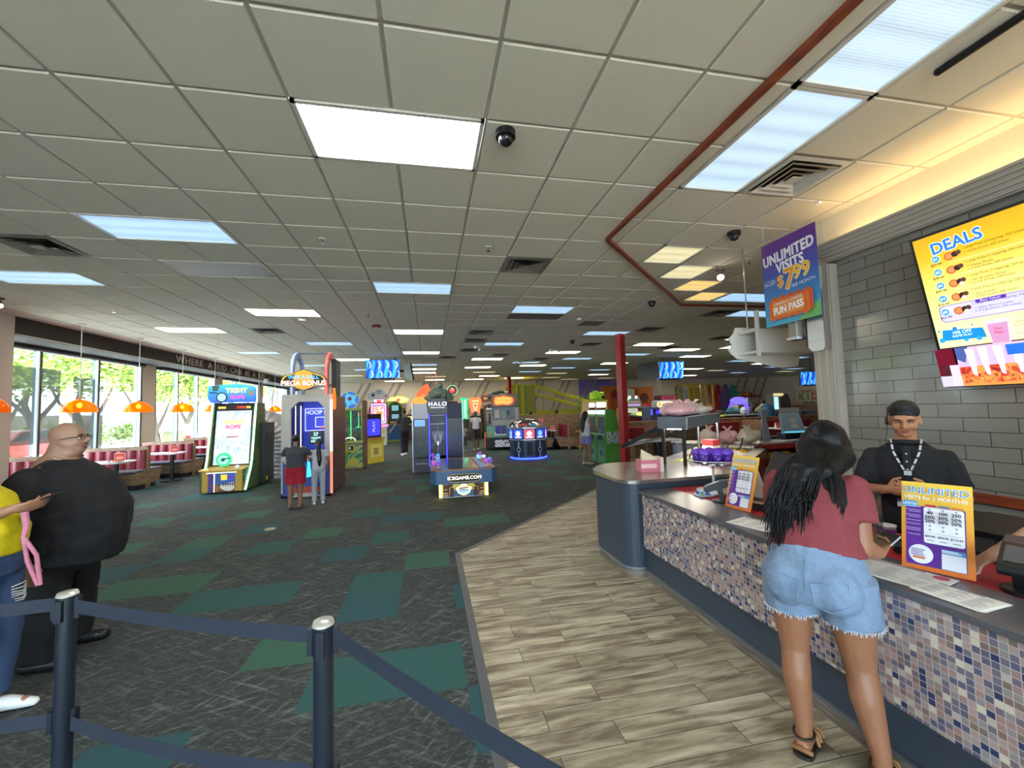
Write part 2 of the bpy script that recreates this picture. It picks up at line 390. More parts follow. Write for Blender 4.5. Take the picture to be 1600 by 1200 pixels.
# floor and outdoor ground
TEAL_AT = {(-9, 10), (-8, 7), (-8, 11), (-7, 5), (-7, 9), (-6, 4), (-6, 6), (-6, 7), (-6, 10), (-5, 4), (-5, 8), (-4, 3), (-4, 6), (-3, -1), (-3, 3), (-3, 7), (-3, 15), (-2, 1), (-2, 5), (-2, 9), (-2, 13), (-1, 0), (-1, 2), (-1, 3), (-1, 6), (-1, 8), (-1, 11), (0, 0), (0, 4), (0, 8), (1, -1), (1, 2), (1, 7), (2, 7)}
fl_ = MB(); R = random.Random(12)
for i in range(-17, 71):
    for j in range(-18, 52):
        x0, x1, y0, y1 = max(-8.3, -.28 + .48 * i), min(34, -.28 + .48 * (i + 1)), max(-6, 2.6 + .5 * j), min(28.6, 2.6 + .5 * (j + 1))
        if x1 <= x0 or y1 <= y0: continue
        k_ = R.random(); mt_ = CARPET
        if (i, j) in TEAL_AT or ((j > 12 or i < -9 or i > 3) and k_ < .22): mt_ = TEALS[(i * 3 + j) % 3]
        fl_.quad((x0, y0, 0), (x1, y0, 0), (x1, y1, 0), (x0, y1, 0), mt_)
struct(fl_.build('floor'))
wf = [(.33, -6), (9, -6), (9, 8.05), (3.43, 8.05), (.33, 4.90)]
struct(MB().prism(wf, 'z', .001, .006, PLANK).build('floor'))
tr = MB(); TRIMG = M('55565a', .5)
tr.prism([(.27, -6), (.33, -6), (.33, 4.90), (.27, 4.93)], 'z', .001, .009, TRIMG)
tr.prism([(.27, 4.93), (.33, 4.90), (3.43, 8.05), (3.39, 8.10)], 'z', .001, .009, TRIMG)
struct(tr.build('trim_1'))
PAVE = M('cfcac0', .9, var=.08, bscale=.6)
struct(MB().quad((-90, -60, -.06), (-8.2, -60, -.06), (-8.2, 90, -.06), (-90, 90, -.06), PAVE).quad((-8.2, -60, -.06), (60, -60, -.06), (60, -6.2, -.06), (-8.2, -6.2, -.06), PAVE).build('ground'))

# lit panels: (column of left edge, row), all on the ceiling module
LIT = [(0, 1), (-4, 4), (0, 7), (-8, 7), (-4, 10), (4, 9), (-8, 13), (0, 13), (8, 13), (-4, 16), (4, 16), (12, 16), (-8, 19), (0, 19), (8, 19), (15, 18),
       (-4, 22), (4, 22), (10, 22), (13, 20), (0, 25), (7, 24), (14, 25), (18, 21), (18, 17), (24, 24), (-4, 28), (0, 28), (4, 27), (11, 28), (20, 27),
       (8, 26), (0, 31), (5, 31), (9, 31), (15, 30), (21, 31), (-7, 25), (-6, 33), (-3, 36), (1, 35), (6, 35), (12, 33), (17, 35), (1, 39), (5, 39), (-3, 40), (9, 38),
       (13, 38), (24, 30), (28, 26), (28, 32), (32, 29), (33, 35), (36, 31), (24, 36), (29, 38), (20, 40), (10, 7), (12, 9), (16, 14), (22, 19), (27, 22), (33, 24), (38, 34), (16, 41), (26, 41)]
LITV = [(5, 0), (5, -2)]                       # panels turned along the counter
SMALL = [(6, 4), (7, 5), (8, 6), (9, 7)]       # square warm panels
DARKP = [(-4, 6), (4, 10), (7, 11)]            # panels that are off
VENTS = [(3, 5), (-6, 5), (-5, 13), (10, 12), (3, 13), (3, 15), (3, 18), (5, 20), (15, 14), (14, 17), (9, 16), (2, 21), (8, 22), (11, 9), (6, 1)]
holes = set()
for i, j in LIT: holes |= {(i, j), (i + 1, j)}
for i, j in LITV: holes |= {(i, j), (i, j + 1)}
for i, j in SMALL + VENTS: holes.add((i, j))
for i, j in DARKP: holes |= ({(i, j), (i + 1, j)} if (i, j) != (7, 11) else {(i, j)})
cl = MB(); B = .011; D = .010
for i in range(-10, 58):
    for j in range(-13, 43):
        if i >= 9 and j < 2: continue
        x0, x1, y0, y1 = gx(i), gx(i + 1), gy(j), gy(j + 1)
        if (i, j) in holes:
            cl.quad((x0, y0, CZ + D), (x0, y1, CZ + D), (x1, y1, CZ + D), (x1, y0, CZ + D), CBAR) if (i, j) in DARKP + VENTS else None
            continue
        a0, a1, b0, b1 = x0 + B, x1 - B, y0 + B, y1 - B; s_ = .006
        if j > 24 or i > 26:
            cl.quad((a0, b0, CZ), (a0, b1, CZ), (a1, b1, CZ), (a1, b0, CZ), CTILE)
            z = CZ + .004; cl.add([(x0, y0, z), (x1, y0, z), (x1, y1, z), (x0, y1, z)], [(3, 2, 1, 0)], CBAR); continue
        c0, c1, d0, d1 = a0 + s_, a1 - s_, b0 + s_, b1 - s_; z = CZ + D
        vs = [(c0, d0, CZ), (c1, d0, CZ), (c1, d1, CZ), (c0, d1, CZ), (a0, b0, z), (a1, b0, z), (a1, b1, z), (a0, b1, z)]
        cl.add(vs, [(3, 2, 1, 0), (0, 1, 5, 4), (1, 2, 6, 5), (2, 3, 7, 6), (3, 0, 4, 7)], CTILE)
        w = [(x0, y0, z), (x1, y0, z), (x1, y1, z), (x0, y1, z)] + vs[4:]
        cl.add(w, [(4, 5, 1, 0), (5, 6, 2, 1), (6, 7, 3, 2), (7, 4, 0, 3)], CBAR)
cl.quad((-7.3, -6, CZ), (-7.3, 28.3, CZ), (gx(-10), 28.3, CZ), (gx(-10), -6, CZ), M('c8b3a6', .9))
struct(cl.build('ceiling'))
struct(MB().box(-8.3, -6.2, CZ + .12, 34.2, 28.6, CZ + .3, M('888888')).build('ceiling'))     # slab above the tiles

# walls
wl = MB(); XW = -8.1
wl.box(-7.3, -6, 0, -8.3, 9.04, CZ + .1, WALLP)
wl.box(XW, 9.04, 0, -8.3, 28.3, .62, WALLC)
wl.box(XW, 9.04, 3.25, -8.3, 28.3, CZ + .1, WALLC)
bays = []; y = 9.90; first = True
pill = [(13.85, 14.42), (18.02, 18.58), (22.2, 22.76), (26.4, 26.96)]
for a, b in pill: wl.box(XW + .02, a, .62, -8.3, b, 3.25, WALLC)
struct(wl.build('wall_left'))
struct(MB().box(-7.3, 9.04, 3.25, -8.12, 28.3, CZ + .02, DARKF).build('wall_left_soffit'))
MULL = M('4a5560', .35, .6); GLASS = glassmat('window_glass', 'f4fbff', .05); ALU = M('d8dde2', .3, .4)
edges = [9.04] + [q for p in pill for q in p] + [28.3]
for n in range(0, len(edges) - 1, 2):
    a, b = edges[n], edges[n + 1]; root = bpy.data.objects.new('window_%d' % (n // 2 + 1), None); COL.objects.link(root); struct(root)
    f = MB(); k = 3
    f.box(XW - .02, a, .62, XW - .12, b, .68, MULL); f.box(XW - .02, a, 3.17, XW - .12, b, 3.25, MULL)
    for q in range(0, k + 1):
        yy = a + (b - a) * q / k; yy = min(max(yy, a + .03), b - .03)
        f.box(XW - .0, yy - .03, .68, XW - .12, yy + .03, 3.17, MULL); f.box(XW + .005, yy - .055, .68, XW - .05, yy - .03, 3.17, ALU)
    f.build('window_frame', root)
    MB().box(XW - .06, a, .66, XW - .066, b, 3.2, GLASS).build('glass_pane', root)
    rb = MB(); rb.cyl((XW + .1, a + .1, 3.2), (XW + .1, b - .1, 3.2), .045, M('4a443c', .7), n=12); rb.build('blind_roll', root)
# prints on the first panes, seen from behind
PST = M('6f7c78', .5, alpha=.62); r0 = thing('window_poster', 'dark see-through rectangular poster on the first window pane', 'poster', (XW - .05, 10.6, 1.2))
MB().box(0, -.55, 0, -.004, .6, 1.62, PST).build('print_sheet', r0)
r1 = thing('window_poster', 'dark arched see-through poster on the second window pane', 'poster', (XW - .05, 12.05, .95))
ap = [(-.5, 0), (.42, 0), (.42, 1.55)] + [(.42 - .25 + .25 * math.cos(t), 1.55 + .2 * math.sin(t)) for t in (.5, 1., 1.57)] + [(-.5, 1.75)]
MB().prism(ap, 'x', 0, -.004, PST).build('print_sheet', r1)
# cord along the fascia foot
struct(MB().tube([(-7.28, 9.04, 3.262), (-7.28, 28, 3.262)], .008, M('d8d2c0')).build('trim_2'))
# motto on the fascia
mt = thing('wall_lettering', 'pale letters of a motto along the dark fascia over the windows', 'lettering', (-7.285, 0, 3.42))
def twidth(s_): me = textmesh(s_, .30, bold=.012, spacing=1.14, align='LEFT', sx=1.36); w_ = max(v.co.x for v in me.vertices); bpy.data.meshes.remove(me); return w_
phrase = ['WHERE', 'A', 'KID', 'CAN', 'BE', 'A', 'KID']; tot = twidth('  '.join(phrase)); acc = ''
for wd_ in phrase:
    x_ = 0 if not acc else twidth(acc + '  ' + wd_) - twidth(wd_)
    text(wd_, .30, M('b0a89a', .6), mt, (0, 17.3 - tot / 2 + x_, 0), rot=(PI / 2, 0, PI / 2), bold=.012, extrude=.006, spacing=1.14, sx=1.36, align='LEFT'); acc = (acc + '  ' + wd_) if acc else wd_
# back wall with leaning ribs
bw = MB(); bw.box(-8.3, 28.25, 0, 34, 28.5, CZ + .1, WALLC); PUR = M('7a6fc0', .8)
bw.box(10.6, 28.22, 0, 13.6, 28.25, CZ, PUR)
struct(bw.build('wall_back'))
rb = MB(); RIB = M('9a9184', .8)
x = -7.5
while x < 12.5:
    for dx, w in ((0, .10), (.42, .16)):
        p = [(x + dx, .9), (x + dx + w, .9), (x + dx + w + 1.35, CZ), (x + dx + 1.35, CZ)]; rb.prism(p, 'y', 28.18, 28.25, RIB)
    x += 1.95
for x in (22.6, 24.3):
    for dx, w in ((0, .12), (.7, .16)): rb.prism([(x + dx, .9), (x + dx + w, .9), (x + dx + w + 1.2, CZ), (x + dx + 1.2, CZ)], 'y', 28.18, 28.25, RIB)
struct(rb.build('trim_3'))
struct(MB().box(34, -6, 0, 34.3, 28.5, CZ + .1, WALLC).build('wall_right_far'))
# front wall behind the camera; its unseen glazing is added to let daylight in
fw = MB(); fw.box(-8.3, -6.2, 0, -7.0, -6, CZ + .1, WALLC); fw.box(3.9, -6.2, 0, 34, -6, CZ + .1, WALLC); fw.box(-7.0, -6.2, 3.3, 3.9, -6, CZ + .1, WALLC)
struct(fw.build('wall_front'))
ew = bpy.data.objects.new('window_9', None); COL.objects.link(ew); struct(ew)
f = MB()
for q in range(8): x = -7 + 10.9 * q / 7; f.box(x - .04, -6.16, 0, x + .04, -6.04, 3.3, MULL)
f.build('window_frame', ew); MB().box(-7, -6.1, 0, 3.9, -6.094, 3.3, GLASS).build('glass_pane', ew)

# menu wall on the right
MWT = M('a49a8c', .6); rw = MB()
rw.box(4.2, -6, 0, 4.6, 3.62, CZ + .1, M('d9cfb4', .85))
rw.box(4.0, -6, 0, 4.2, 3.33, 3.02, SUBWAY)
struct(rw.build('wall_right'))
md = MB()
def fluted(md, a, b, horiz):
    n = 5 if horiz else 3
    for k in range(n):
        t0, t1 = a + (b - a) * k / n, a + (b - a) * (k + 1) / n; e = .012
        if horiz:
            md.box(4.2, -6, t0 + e, 3.84 + .018 * (n - k), 3.33 + (t1 - 3.0), t1, MWT); md.box(4.2, -6, t0, 3.855 + .018 * (n - k), 3.33 + (t1 - 3.0), t0 + e, MWT)
        else:
            md.box(4.2, t0 + e, 0, 3.84 + .018 * (n - k), t1, 3.0, MWT); md.box(4.2, t0, 0, 3.855 + .018 * (n - k), t0 + e, 3.0, MWT)
fluted(md, 3.02, 3.20, True)
fluted(md, 3.335, 3.52, False)
struct(md.build('trim_4'))
struct(MB().box(4.2, 3.62, 0, 34, 3.75, CZ + .1, WALLC).build('wall_right_return'))
# warm light strip lying on the moulding
ls = thing('cove_light', 'warm light strip tucked on top of the grey moulding above the menu wall', 'light strip', (4.06, -1, 3.205))
MB().box(-.03, -4.5, 0, .03, 4.4, .02, M('ffdca0', emit=6., samp=True)).build('strip_tube', ls)
# wooden rail on the tile wall
struct(MB().box(3.96, -6, .86, 4.0, 2.75, .93, MAHOG).build('trim_5'))
# red-brown moulding on the ceiling
rt = MB()
pts = [(2.049, -6), (2.049, 4.36), (4.83, 7.14), (14, 7.14)]
for (xa, ya), (xb, yb) in zip(pts, pts[1:]): rt.bar((xa, ya, CZ - .018), (xb, yb, CZ - .018), .045, .04, MAHOG)
struct(rt.build('trim_6'))

# ---------------------------------------------------------------- ceiling lights
g = NT('lens'); tc = g.n('TexCoord'); sp = g.n('SeparateXYZ'); g.l(tc.outputs['Object'], sp.inputs[0])
wv = g.math('ABSOLUTE', g.math('SINE', g.math('MULTIPLY', sp.outputs['Y'], 15.4)))
dots = g.math('MULTIPLY', g.math('ABSOLUTE', g.math('SINE', g.math('MULTIPLY', sp.outputs['X'], 180.))), g.math('ABSOLUTE', g.math('SINE', g.math('MULTIPLY', sp.outputs['Y'], 180.))))
st = g.math('MULTIPLY', g.math('ADD', .72, g.math('ADD', g.math('MULTIPLY', wv, .22), g.math('MULTIPLY', dots, .3))), 1.)
def lensmat(name, col, k, tex=True):
    g = NT(name); g.b.inputs['Base Color'].default_value = (.5, .5, .5, 1); g.b.inputs['Emission Color'].default_value = lin(col) + (1,)
    if tex:
        tc = g.n('TexCoord'); sp = g.n('SeparateXYZ'); g.l(tc.outputs['Object'], sp.inputs[0])
        wv = g.math('ABSOLUTE', g.math('SINE', g.math('MULTIPLY', sp.outputs['Y'], 15.4)))
        d = g.math('MULTIPLY', g.math('ABSOLUTE', g.math('SINE', g.math('MULTIPLY', sp.outputs['X'], 170.))), g.math('ABSOLUTE', g.math('SINE', g.math('MULTIPLY', sp.outputs['Y'], 170.))))
        g.l(g.math('MULTIPLY', g.math('ADD', g.math('ADD', .5, g.math('MULTIPLY', wv, .28)), g.math('MULTIPLY', d, .5)), k), g.b.inputs['Emission Strength'])
    else: g.b.inputs['Emission Strength'].default_value = k
    return g.m
LENS_C = lensmat('lens_cool', '9cc4e8', .62); LENS_V = lensmat('lens_counter', 'a8c6e0', .62); LENS_W = lensmat('lens_white', 'fff0d6', LENS); LENS_B = lensmat('lens_bright', 'ffffff', LENS * 1.6, False)
LENS_Y = lensmat('lens_warm', 'e8dca8', .5); LENS_A = lensmat('lens_amber', 'e4c070', .6)
FRM = M('d4d0c6', .5)
def panel_light(w, h, lens, label, loc, group):
    t = thing('ceiling_light', label, 'ceiling light', loc, 0, group)
    f = MB(); q = .028
    f.box(-w / 2, -h / 2, -.004, w / 2, -h / 2 + q, .03, FRM).box(-w / 2, h / 2 - q, -.004, w / 2, h / 2, .03, FRM)
    f.box(-w / 2, -h / 2, -.004, -w / 2 + q, h / 2, .03, FRM).box(w / 2 - q, -h / 2, -.004, w / 2, h / 2, .03, FRM); f.build('frame', t)
    a, b = w / 2 - q, h / 2 - q
    MB().add([(-a, -b, .012), (a, -b, .012), (a, b, .012), (-a, b, .012)], [(3, 2, 1, 0)], lens).build('diffuser', t)
    return t
ORD = ['first', 'second', 'third', 'fourth', 'fifth', 'sixth', 'seventh', 'eighth', 'ninth', 'tenth', 'eleventh', 'twelfth', 'thirteenth', 'fourteenth', 'fifteenth', 'sixteenth', 'seventeenth', 'eighteenth', 'nineteenth', 'twentieth']
rows = sorted({j for _, j in LIT})
def ordn(k): return ORD[k] if k < 20 else 'number %d' % (k + 1)
protos = {}
for i, j in sorted(LIT, key=lambda q: (q[1], q[0])):
    rk = rows.index(j); inrow = sorted(a for a, b in LIT if b == j).index(i)
    lab = 'lit ceiling panel, %s from the windows in the %s row ahead' % (ordn(inrow), ordn(rk))
    if (i, j) == (0, 1): lab = 'glaring white long ceiling panel nearest the camera'
    kind = 'b' if (i, j) == (0, 1) else ('c' if (i * 7 + j * 3) % 5 in (0, 1) or (i, j) in ((-4, 4), (0, 7)) else 'w')
    if j > 30 and (i + j) % 3 == 0: kind = 'y'
    loc = (gx(i + 1), gy(j + .5), CZ)
    if kind not in protos: protos[kind] = panel_light(2 * G - .01, G - .01, {'b': LENS_B, 'c': LENS_C, 'w': LENS_W, 'y': LENS_Y}[kind], lab, loc, 'fluorescent ceiling panels')
    else: dup(protos[kind], loc, None, lab, 'fluorescent ceiling panels')
for n, (i, j) in enumerate(LITV):
    panel_light(G - .01, 2 * G - .01, LENS_V, ['blue-white long ceiling panel over the counter beside the square vent', 'blue-white long ceiling panel over the counter cut by the top of the picture'][n], (gx(i + .5), gy(j + 1), CZ), 'ceiling panels over the counter')
for n, (i, j) in enumerate(SMALL):
    panel_light(G - .01, G - .01, LENS_Y if n < 2 else LENS_A, 'square warm ceiling panel by the red-brown moulding, %s from the camera' % ORD[n], (gx(i + .5), gy(j + .5), CZ), 'square warm ceiling panels')
OFFL = M('8f8a7e', .4)
for n, (i, j) in enumerate(DARKP):
    w = 1 if i == 7 else 2
    t = thing('ceiling_light', ['unlit grey long ceiling panel between the windows and the middle', 'unlit dark ceiling panel right behind a lit one', 'unlit brown square ceiling panel'][n], 'ceiling light', (gx(i + w / 2), gy(j + .5), CZ), 0, 'unlit ceiling panels')
    a, b = w * G / 2 - .006, G / 2 - .006
    f = MB(); f.box(-a, -b, -.003, a, -b + .02, .008, FRM).box(-a, b - .02, -.003, a, b, .008, FRM).box(-a, -b, -.003, -a + .02, b, .008, FRM).box(a - .02, -b, -.003, a, b, .008, FRM); f.build('frame', t)
    MB().box(-a + .02, -b + .02, .002, a - .02, b - .02, .008, OFFL if n == 0 else M('6b655a', .5)).build('diffuser', t)
# vents
def vent(label, loc, dark=False):
    t = thing('ceiling_vent', label, 'vent', loc, 0, 'square ceiling vents'); m = M('cfcabe', .5) if not dark else M('8d877a', .5)
    h = G / 2 - .012
    f = MB()
    def ring(a, b, z0, z1, m):   # sloped square ring
        vs = [(-a, -a, z0), (a, -a, z0), (a, a, z0), (-a, a, z0), (-b, -b, z1), (b, -b, z1), (b, b, z1), (-b, b, z1)]
        f.add(vs, [(0, 4, 5, 1), (1, 5, 6, 2), (2, 6, 7, 3), (3, 7, 4, 0)], m)
        f.add([(x, y, z + .004) for x, y, z in vs], [(1, 5, 4, 0), (2, 6, 5, 1), (3, 7, 6, 2), (0, 4, 7, 3)], m)
    ring(h, h * .84, -.004, -.008, m); f.build('frame', t)
    f = MB()
    for a, b in ((.80, .60), (.58, .38), (.36, .18)): ring(h * a, h * b, -.022, .004, m)
    f.box(-h * .17, -h * .17, -.02, h * .17, h * .17, -.014, m); f.build('louvre', t)
    MB().box(-h * .84, -h * .84, .005, h * .84, h * .84, .009, BLACK).build('backing', t)
    return t
vl = {(6, 1): 'pale square ceiling vent beside the panels over the counter', (3, 5): 'square ceiling vent ahead of the black camera dome', (-6, 5): 'square ceiling vent at the left edge over the booths',
      (-5, 13): 'square ceiling vent beside a panel near the windows', (10, 12): 'dark square ceiling vent before the red post', (11, 9): 'square ceiling vent inside the moulding behind the hanging poster',
      (3, 13): 'first of the vents in a line leading away in the middle', (3, 15): 'second of the vents in a line leading away in the middle', (3, 18): 'third of the vents in a line leading away in the middle', (2, 21): 'farthest vent in the line leading away in the middle'}
for n, (i, j) in enumerate(VENTS): vent(vl.get((i, j), 'distant square ceiling vent, %s in from the window side' % ORD[sorted(VENTS).index((i, j))]), (gx(i + .5), gy(j + .5), CZ), (i, j) != (6, 1))
# ================================================================ counter zone
GRAN = M('54555a', .28, var=.45, bscale=180.); RED = M('b3202c', .45); REDV = M('7d1622', .42); REDP = M('8f1a22', .5)
SS = M('a9a39c', .24, .85, var=.12, bscale=7.)
# low ordering counter
lc = thing('order_counter', 'long low ordering counter with a mosaic tiled front and dark granite top', 'counter', (1.95, 0, 0))
MB().box(.05, -3, .10, .75, 3.72, .80, BLUEG).build('carcass', lc)
MB().box(0, -3, .325, .05, 3.645, .815, MOSAIC).build('mosaic_front', lc)
MB().box(-.018, -3, .815, .33, 3.69, .845, GRAN).build('granite_top', lc, bevel=.004)
MB().box(.33, -3, .80, .80, 3.72, .838, RED).build('red_worktop', lc)
sk = MB(); sk.box(.045, -3, 0, .06, 3.70, .085, WOODG); sk.build('skirting', lc)
MB().box(.034, -3, .082, .06, 3.70, .102, M('77808a', .3, .6)).build('skirting_trim', lc)
# raised round-ended stainless counter
rc = thing('serving_counter', 'raised round-ended serving counter with a stainless top and dark blue body', 'counter', (0, 0, 0))
def roundpoly(pts, r, n=6):
    out = []; k = len(pts)
    for i, p in enumerate(pts):
        p = Vector(p); a = Vector(pts[i - 1]); b = Vector(pts[(i + 1) % k]); rr = r[i] if isinstance(r, (list, tuple)) else r
        u = (a - p).normalized(); v = (b - p).normalized(); ang = u.angle(v); d = min(rr / math.tan(ang / 2), (a - p).length * .49, (b - p).length * .49)
        rr2 = d * math.tan(ang / 2); s, e = p + u * d, p + v * d; c = p + (u + v).normalized() * (rr2 / math.sin(ang / 2))
        a0 = math.atan2(s.y - c.y, s.x - c.x); a1 = math.atan2(e.y - c.y, e.x - c.x)
        while a1 - a0 > PI: a1 -= 2 * PI
        while a1 - a0 < -PI: a1 += 2 * PI
        for q in range(n + 1): t = a0 + (a1 - a0) * q / n; out.append((c.x + rr2 * math.cos(t), c.y + rr2 * math.sin(t)))
    return out
top = roundpoly([(1.80, 3.70), (3.05, 3.74), (3.55, 4.25), (2.85, 4.98), (2.10, 4.98), (1.80, 4.5)], [.16, .1, .05, .1, .45, .35], 7)
c0 = Vector((2.5, 4.3)); inn = lambda s: [((x - c0.x) * s + c0.x, (y - c0.y) * s + c0.y) for x, y in top]
MB().prism(top, 'z', .90, .932, SS).build('stainless_top', rc, bevel=.004)
MB().prism(inn(.955), 'z', .11, .90, BLUEG, False).build('body', rc)
MB().prism(inn(.965), 'z', .092, .112, M('8d95a0', .3, .6)).build('skirting_trim', rc)
MB().prism(inn(.93), 'z', 0, .094, WOODG).build('skirting', rc)
# tiles of the counter: floor mat line
# salad bar, running away at 45 degrees
SBA = math.radians(41)
sb = thing('salad_bar', 'long salad bar of chilled trays between red sides leading away from the round counter', 'salad bar', (3.0, 4.40, 0), SBA)
MB().box(0.28, -.46, 0, 2.45, .46, .78, REDP).build('body', sb)
b = MB(); b.box(.28, -.50, .78, 2.45, -.34, .93, SS).box(.28, .34, .78, 2.45, .50, .93, SS).box(2.30, -.5, .78, 2.45, .5, .93, SS).box(.28, -.34, .78, 2.30, .34, .80, SS); b.build('stainless_rim', sb)
for k in range(2):
    for q in range(2): MB().box(.34 + k * 2.0, -.44 + q * .86, .93, .36 + k * 2.0, -.42 + q * .86, .94, SS).build('foot', sb)
TRY = M('e8e6e0', .35)
foods = [('9db83e', 'bright green food'), ('c7d36a', 'pale green food'), ('d9d2b0', 'cream food'), ('d7653a', 'orange food'), ('b92c2c', 'red food'), ('e3cf8a', 'pale yellow food'), ('7c9a3a', 'dark green food'), ('efe9da', 'white food'), ('c24b7a', 'pink food'), ('e8b23c', 'golden food')]
for k in range(10):
    cx_, cy_ = .48 + (k // 2) * .385, (-.17 if k % 2 else .17)
    t = thing('food_tray', 'white salad bar tray of %s' % foods[k][1], 'tray', (3.0, 4.4, 0), SBA, 'trays set in the salad bar')
    o = Vector((cx_, cy_, .80)); o.rotate(Euler((0, 0, SBA))); t.location = Vector((3.0, 4.4, 0)) + o
    m = MB(); w, h = .18, .155
    m.box(-w, -h, 0, w, h, .01, TRY).box(-w, -h, 0, w, -h + .01, .10, TRY).box(-w, h - .01, 0, w, h, .10, TRY).box(-w, -h, 0, -w + .01, h, .10, TRY).box(w - .01, -h, 0, w, h, .10, TRY).build('pan', t)
    fm = M(foods[k][0], .7, var=.35, bscale=60.); m = MB(); R = random.Random(k)
    for q in range(60):
        x, y = R.uniform(-w + .03, w - .03), R.uniform(-h + .03, h - .03); z = .07 + .05 * (1 - (x / w) ** 2) * (1 - (y / h) ** 2) + R.uniform(0, .015)
        m.ell((x, y, z), (R.uniform(.012, .03), R.uniform(.01, .022), R.uniform(.006, .014)), fm, Euler((R.uniform(0, 3), R.uniform(0, 3), R.uniform(0, 3))).to_matrix(), 6, 4)
    m.build('food', t)['kind'] = 'stuff'
    if k % 3 == 0:
        m = MB(); m.tube([(0, 0, .11), (.06, -.03, .2), (.10, -.05, .30)], [.012, .009, .012], BLACK, 6); m.build('tongs', t)
# hood over the bar
hd = thing('sneeze_guard', 'grey hooded sneeze guard standing on black posts over the salad bar', 'sneeze guard', (3.0, 4.40, 0), SBA)
HG = M('5b646c', .4, .3)
MB().box(-.1, 0, 1.36, 1.72, .34, 1.50, HG).build('canopy', hd, bevel=.006)
edge = MB(); edge.box(-.105, -.005, 1.355, -.09, .01, 1.505, CHROME).box(-.105, -.005, 1.495, 1.72, .01, 1.505, CHROME); edge.build('edge_trim', hd)
for (x, y, mt_) in ((-.06, .05, BLACK), (-.06, .29, BLACK), (1.62, .03, CHROME), (1.62, .30, CHROME)):
    m = MB(); m.bar((x, y, .934 if x < 1 else .80), (x, y, 1.36), .035, .035, mt_) if mt_ is BLACK else m.cyl((x, y, .80), (x, y, 1.36), .02, mt_, n=12); m.build('post', hd)
m = MB(); m.bar((.0, .34, 1.37), (.0, .84, 1.12), .03, .05, BLACK).bar((1.7, .34, 1.37), (1.7, .84, 1.12), .03, .05, BLACK).bar((0, .84, 1.12), (1.7, .84, 1.12), .03, .03, CHROME); m.build('guard_frame', hd)
m = MB(); m.add([(0, .36, 1.355), (1.7, .36, 1.355), (1.7, .83, 1.12), (0, .83, 1.12)], [(0, 1, 2, 3)], glassmat('guard_glass', 'eef4f4', .14)); m.build('guard_glass', hd)
ll = MB(); ll.box(.0, .08, 1.345, 1.6, .26, 1.358, M('fff3e0', emit=7., samp=True)); ll.build('heat_lamp', hd)
# bags on top of the hood and at the far end
def bag(label, loc, s, h, seed, group):
    t = thing('plastic_bag', label, 'bag', loc, seed * .7, group); R = random.Random(seed); bm_ = M(h, .32, bump=.5, bscale=25., var=.12)
    b = Blob(); X, Y, Z = s
    b.ell(V(0, 0, Z * .34), (X * .95, Y * .9, Z * .34))
    for q in range(7): b.ell(V(R.uniform(-.6, .6) * X, R.uniform(-.6, .6) * Y, R.uniform(.3, .62) * Z), (X * R.uniform(.3, .5), Y * R.uniform(.3, .5), Z * R.uniform(.22, .36)))
    b.cap(V(.01, 0, Z * .6), X * .3, V(.02, 0, Z * .88), X * .09)
    o = b.build('film', bm_, t, .011, 2, .012); 
    mn = min(v.co.z for v in o.data.vertices)
    for v in o.data.vertices: v.co.z -= mn
    m = MB(); z = Z * .9
    for sx_ in (-1, 1): m.tube([(sx_ * .01, 0, z - .03), (sx_ * .05, .01, z + .02), (sx_ * .085, .03, z + .025)], [.016, .02, .004], bm_, 6)
    m.build('tied_ends', t); return t
def onbar(u, v, z): q = Vector((u, v, 0)); q.rotate(Euler((0, 0, SBA))); return (3.0 + q.x, 4.4 + q.y, z)
bag('pink clear bag of wrapped cups, front one on the grey hood', onbar(.12, .17, 1.50), (.20, .17, .19), 'dba8ac', 2, 'clear bags on the hood')
bag('second pink clear bag on the grey hood', onbar(.44, .17, 1.50), (.19, .17, .20), 'dcb0ae', 3, 'clear bags on the hood')
bag('pale crumpled bag on the grey hood', onbar(.80, .16, 1.50), (.20, .16, .20), 'd3c6b4', 4, 'clear bags on the hood')
bag('flat pale crumpled bag at the far part of the hood', onbar(1.15, .17, 1.50), (.17, .16, .14), 'cfc3b0', 5, 'clear bags on the hood')
# far end counter
fe = thing('serving_counter', 'grey rounded counter closing the far end of the salad bar', 'counter', onbar(2.78, .1, 0), SBA)
pl = roundpoly([(-.33, -.45), (.30, -.45), (.30, .95), (-.33, .95)], [.05, .05, .3, .3])
MB().prism(pl, 'z', .93, .965, SS).build('stainless_top', fe); MB().prism([(x * .95, y * .97) for x, y in pl], 'z', 0, .93, M('8b9097', .4, .5)).build('body', fe)
bag('white and pink bag, leftmost on the far grey counter', onbar(2.72, .40, .965), (.16, .14, .30), 'dccbb8', 7, 'bags on the far counter')
bag('pink bag in the middle on the far grey counter', onbar(2.74, .10, .965), (.15, .14, .28), 'dda7a8', 8, 'bags on the far counter')
bag('cream bag, rightmost on the far grey counter', onbar(2.76, -.2, .965), (.20, .17, .30), 'cfc2ac', 9, 'bags on the far counter')
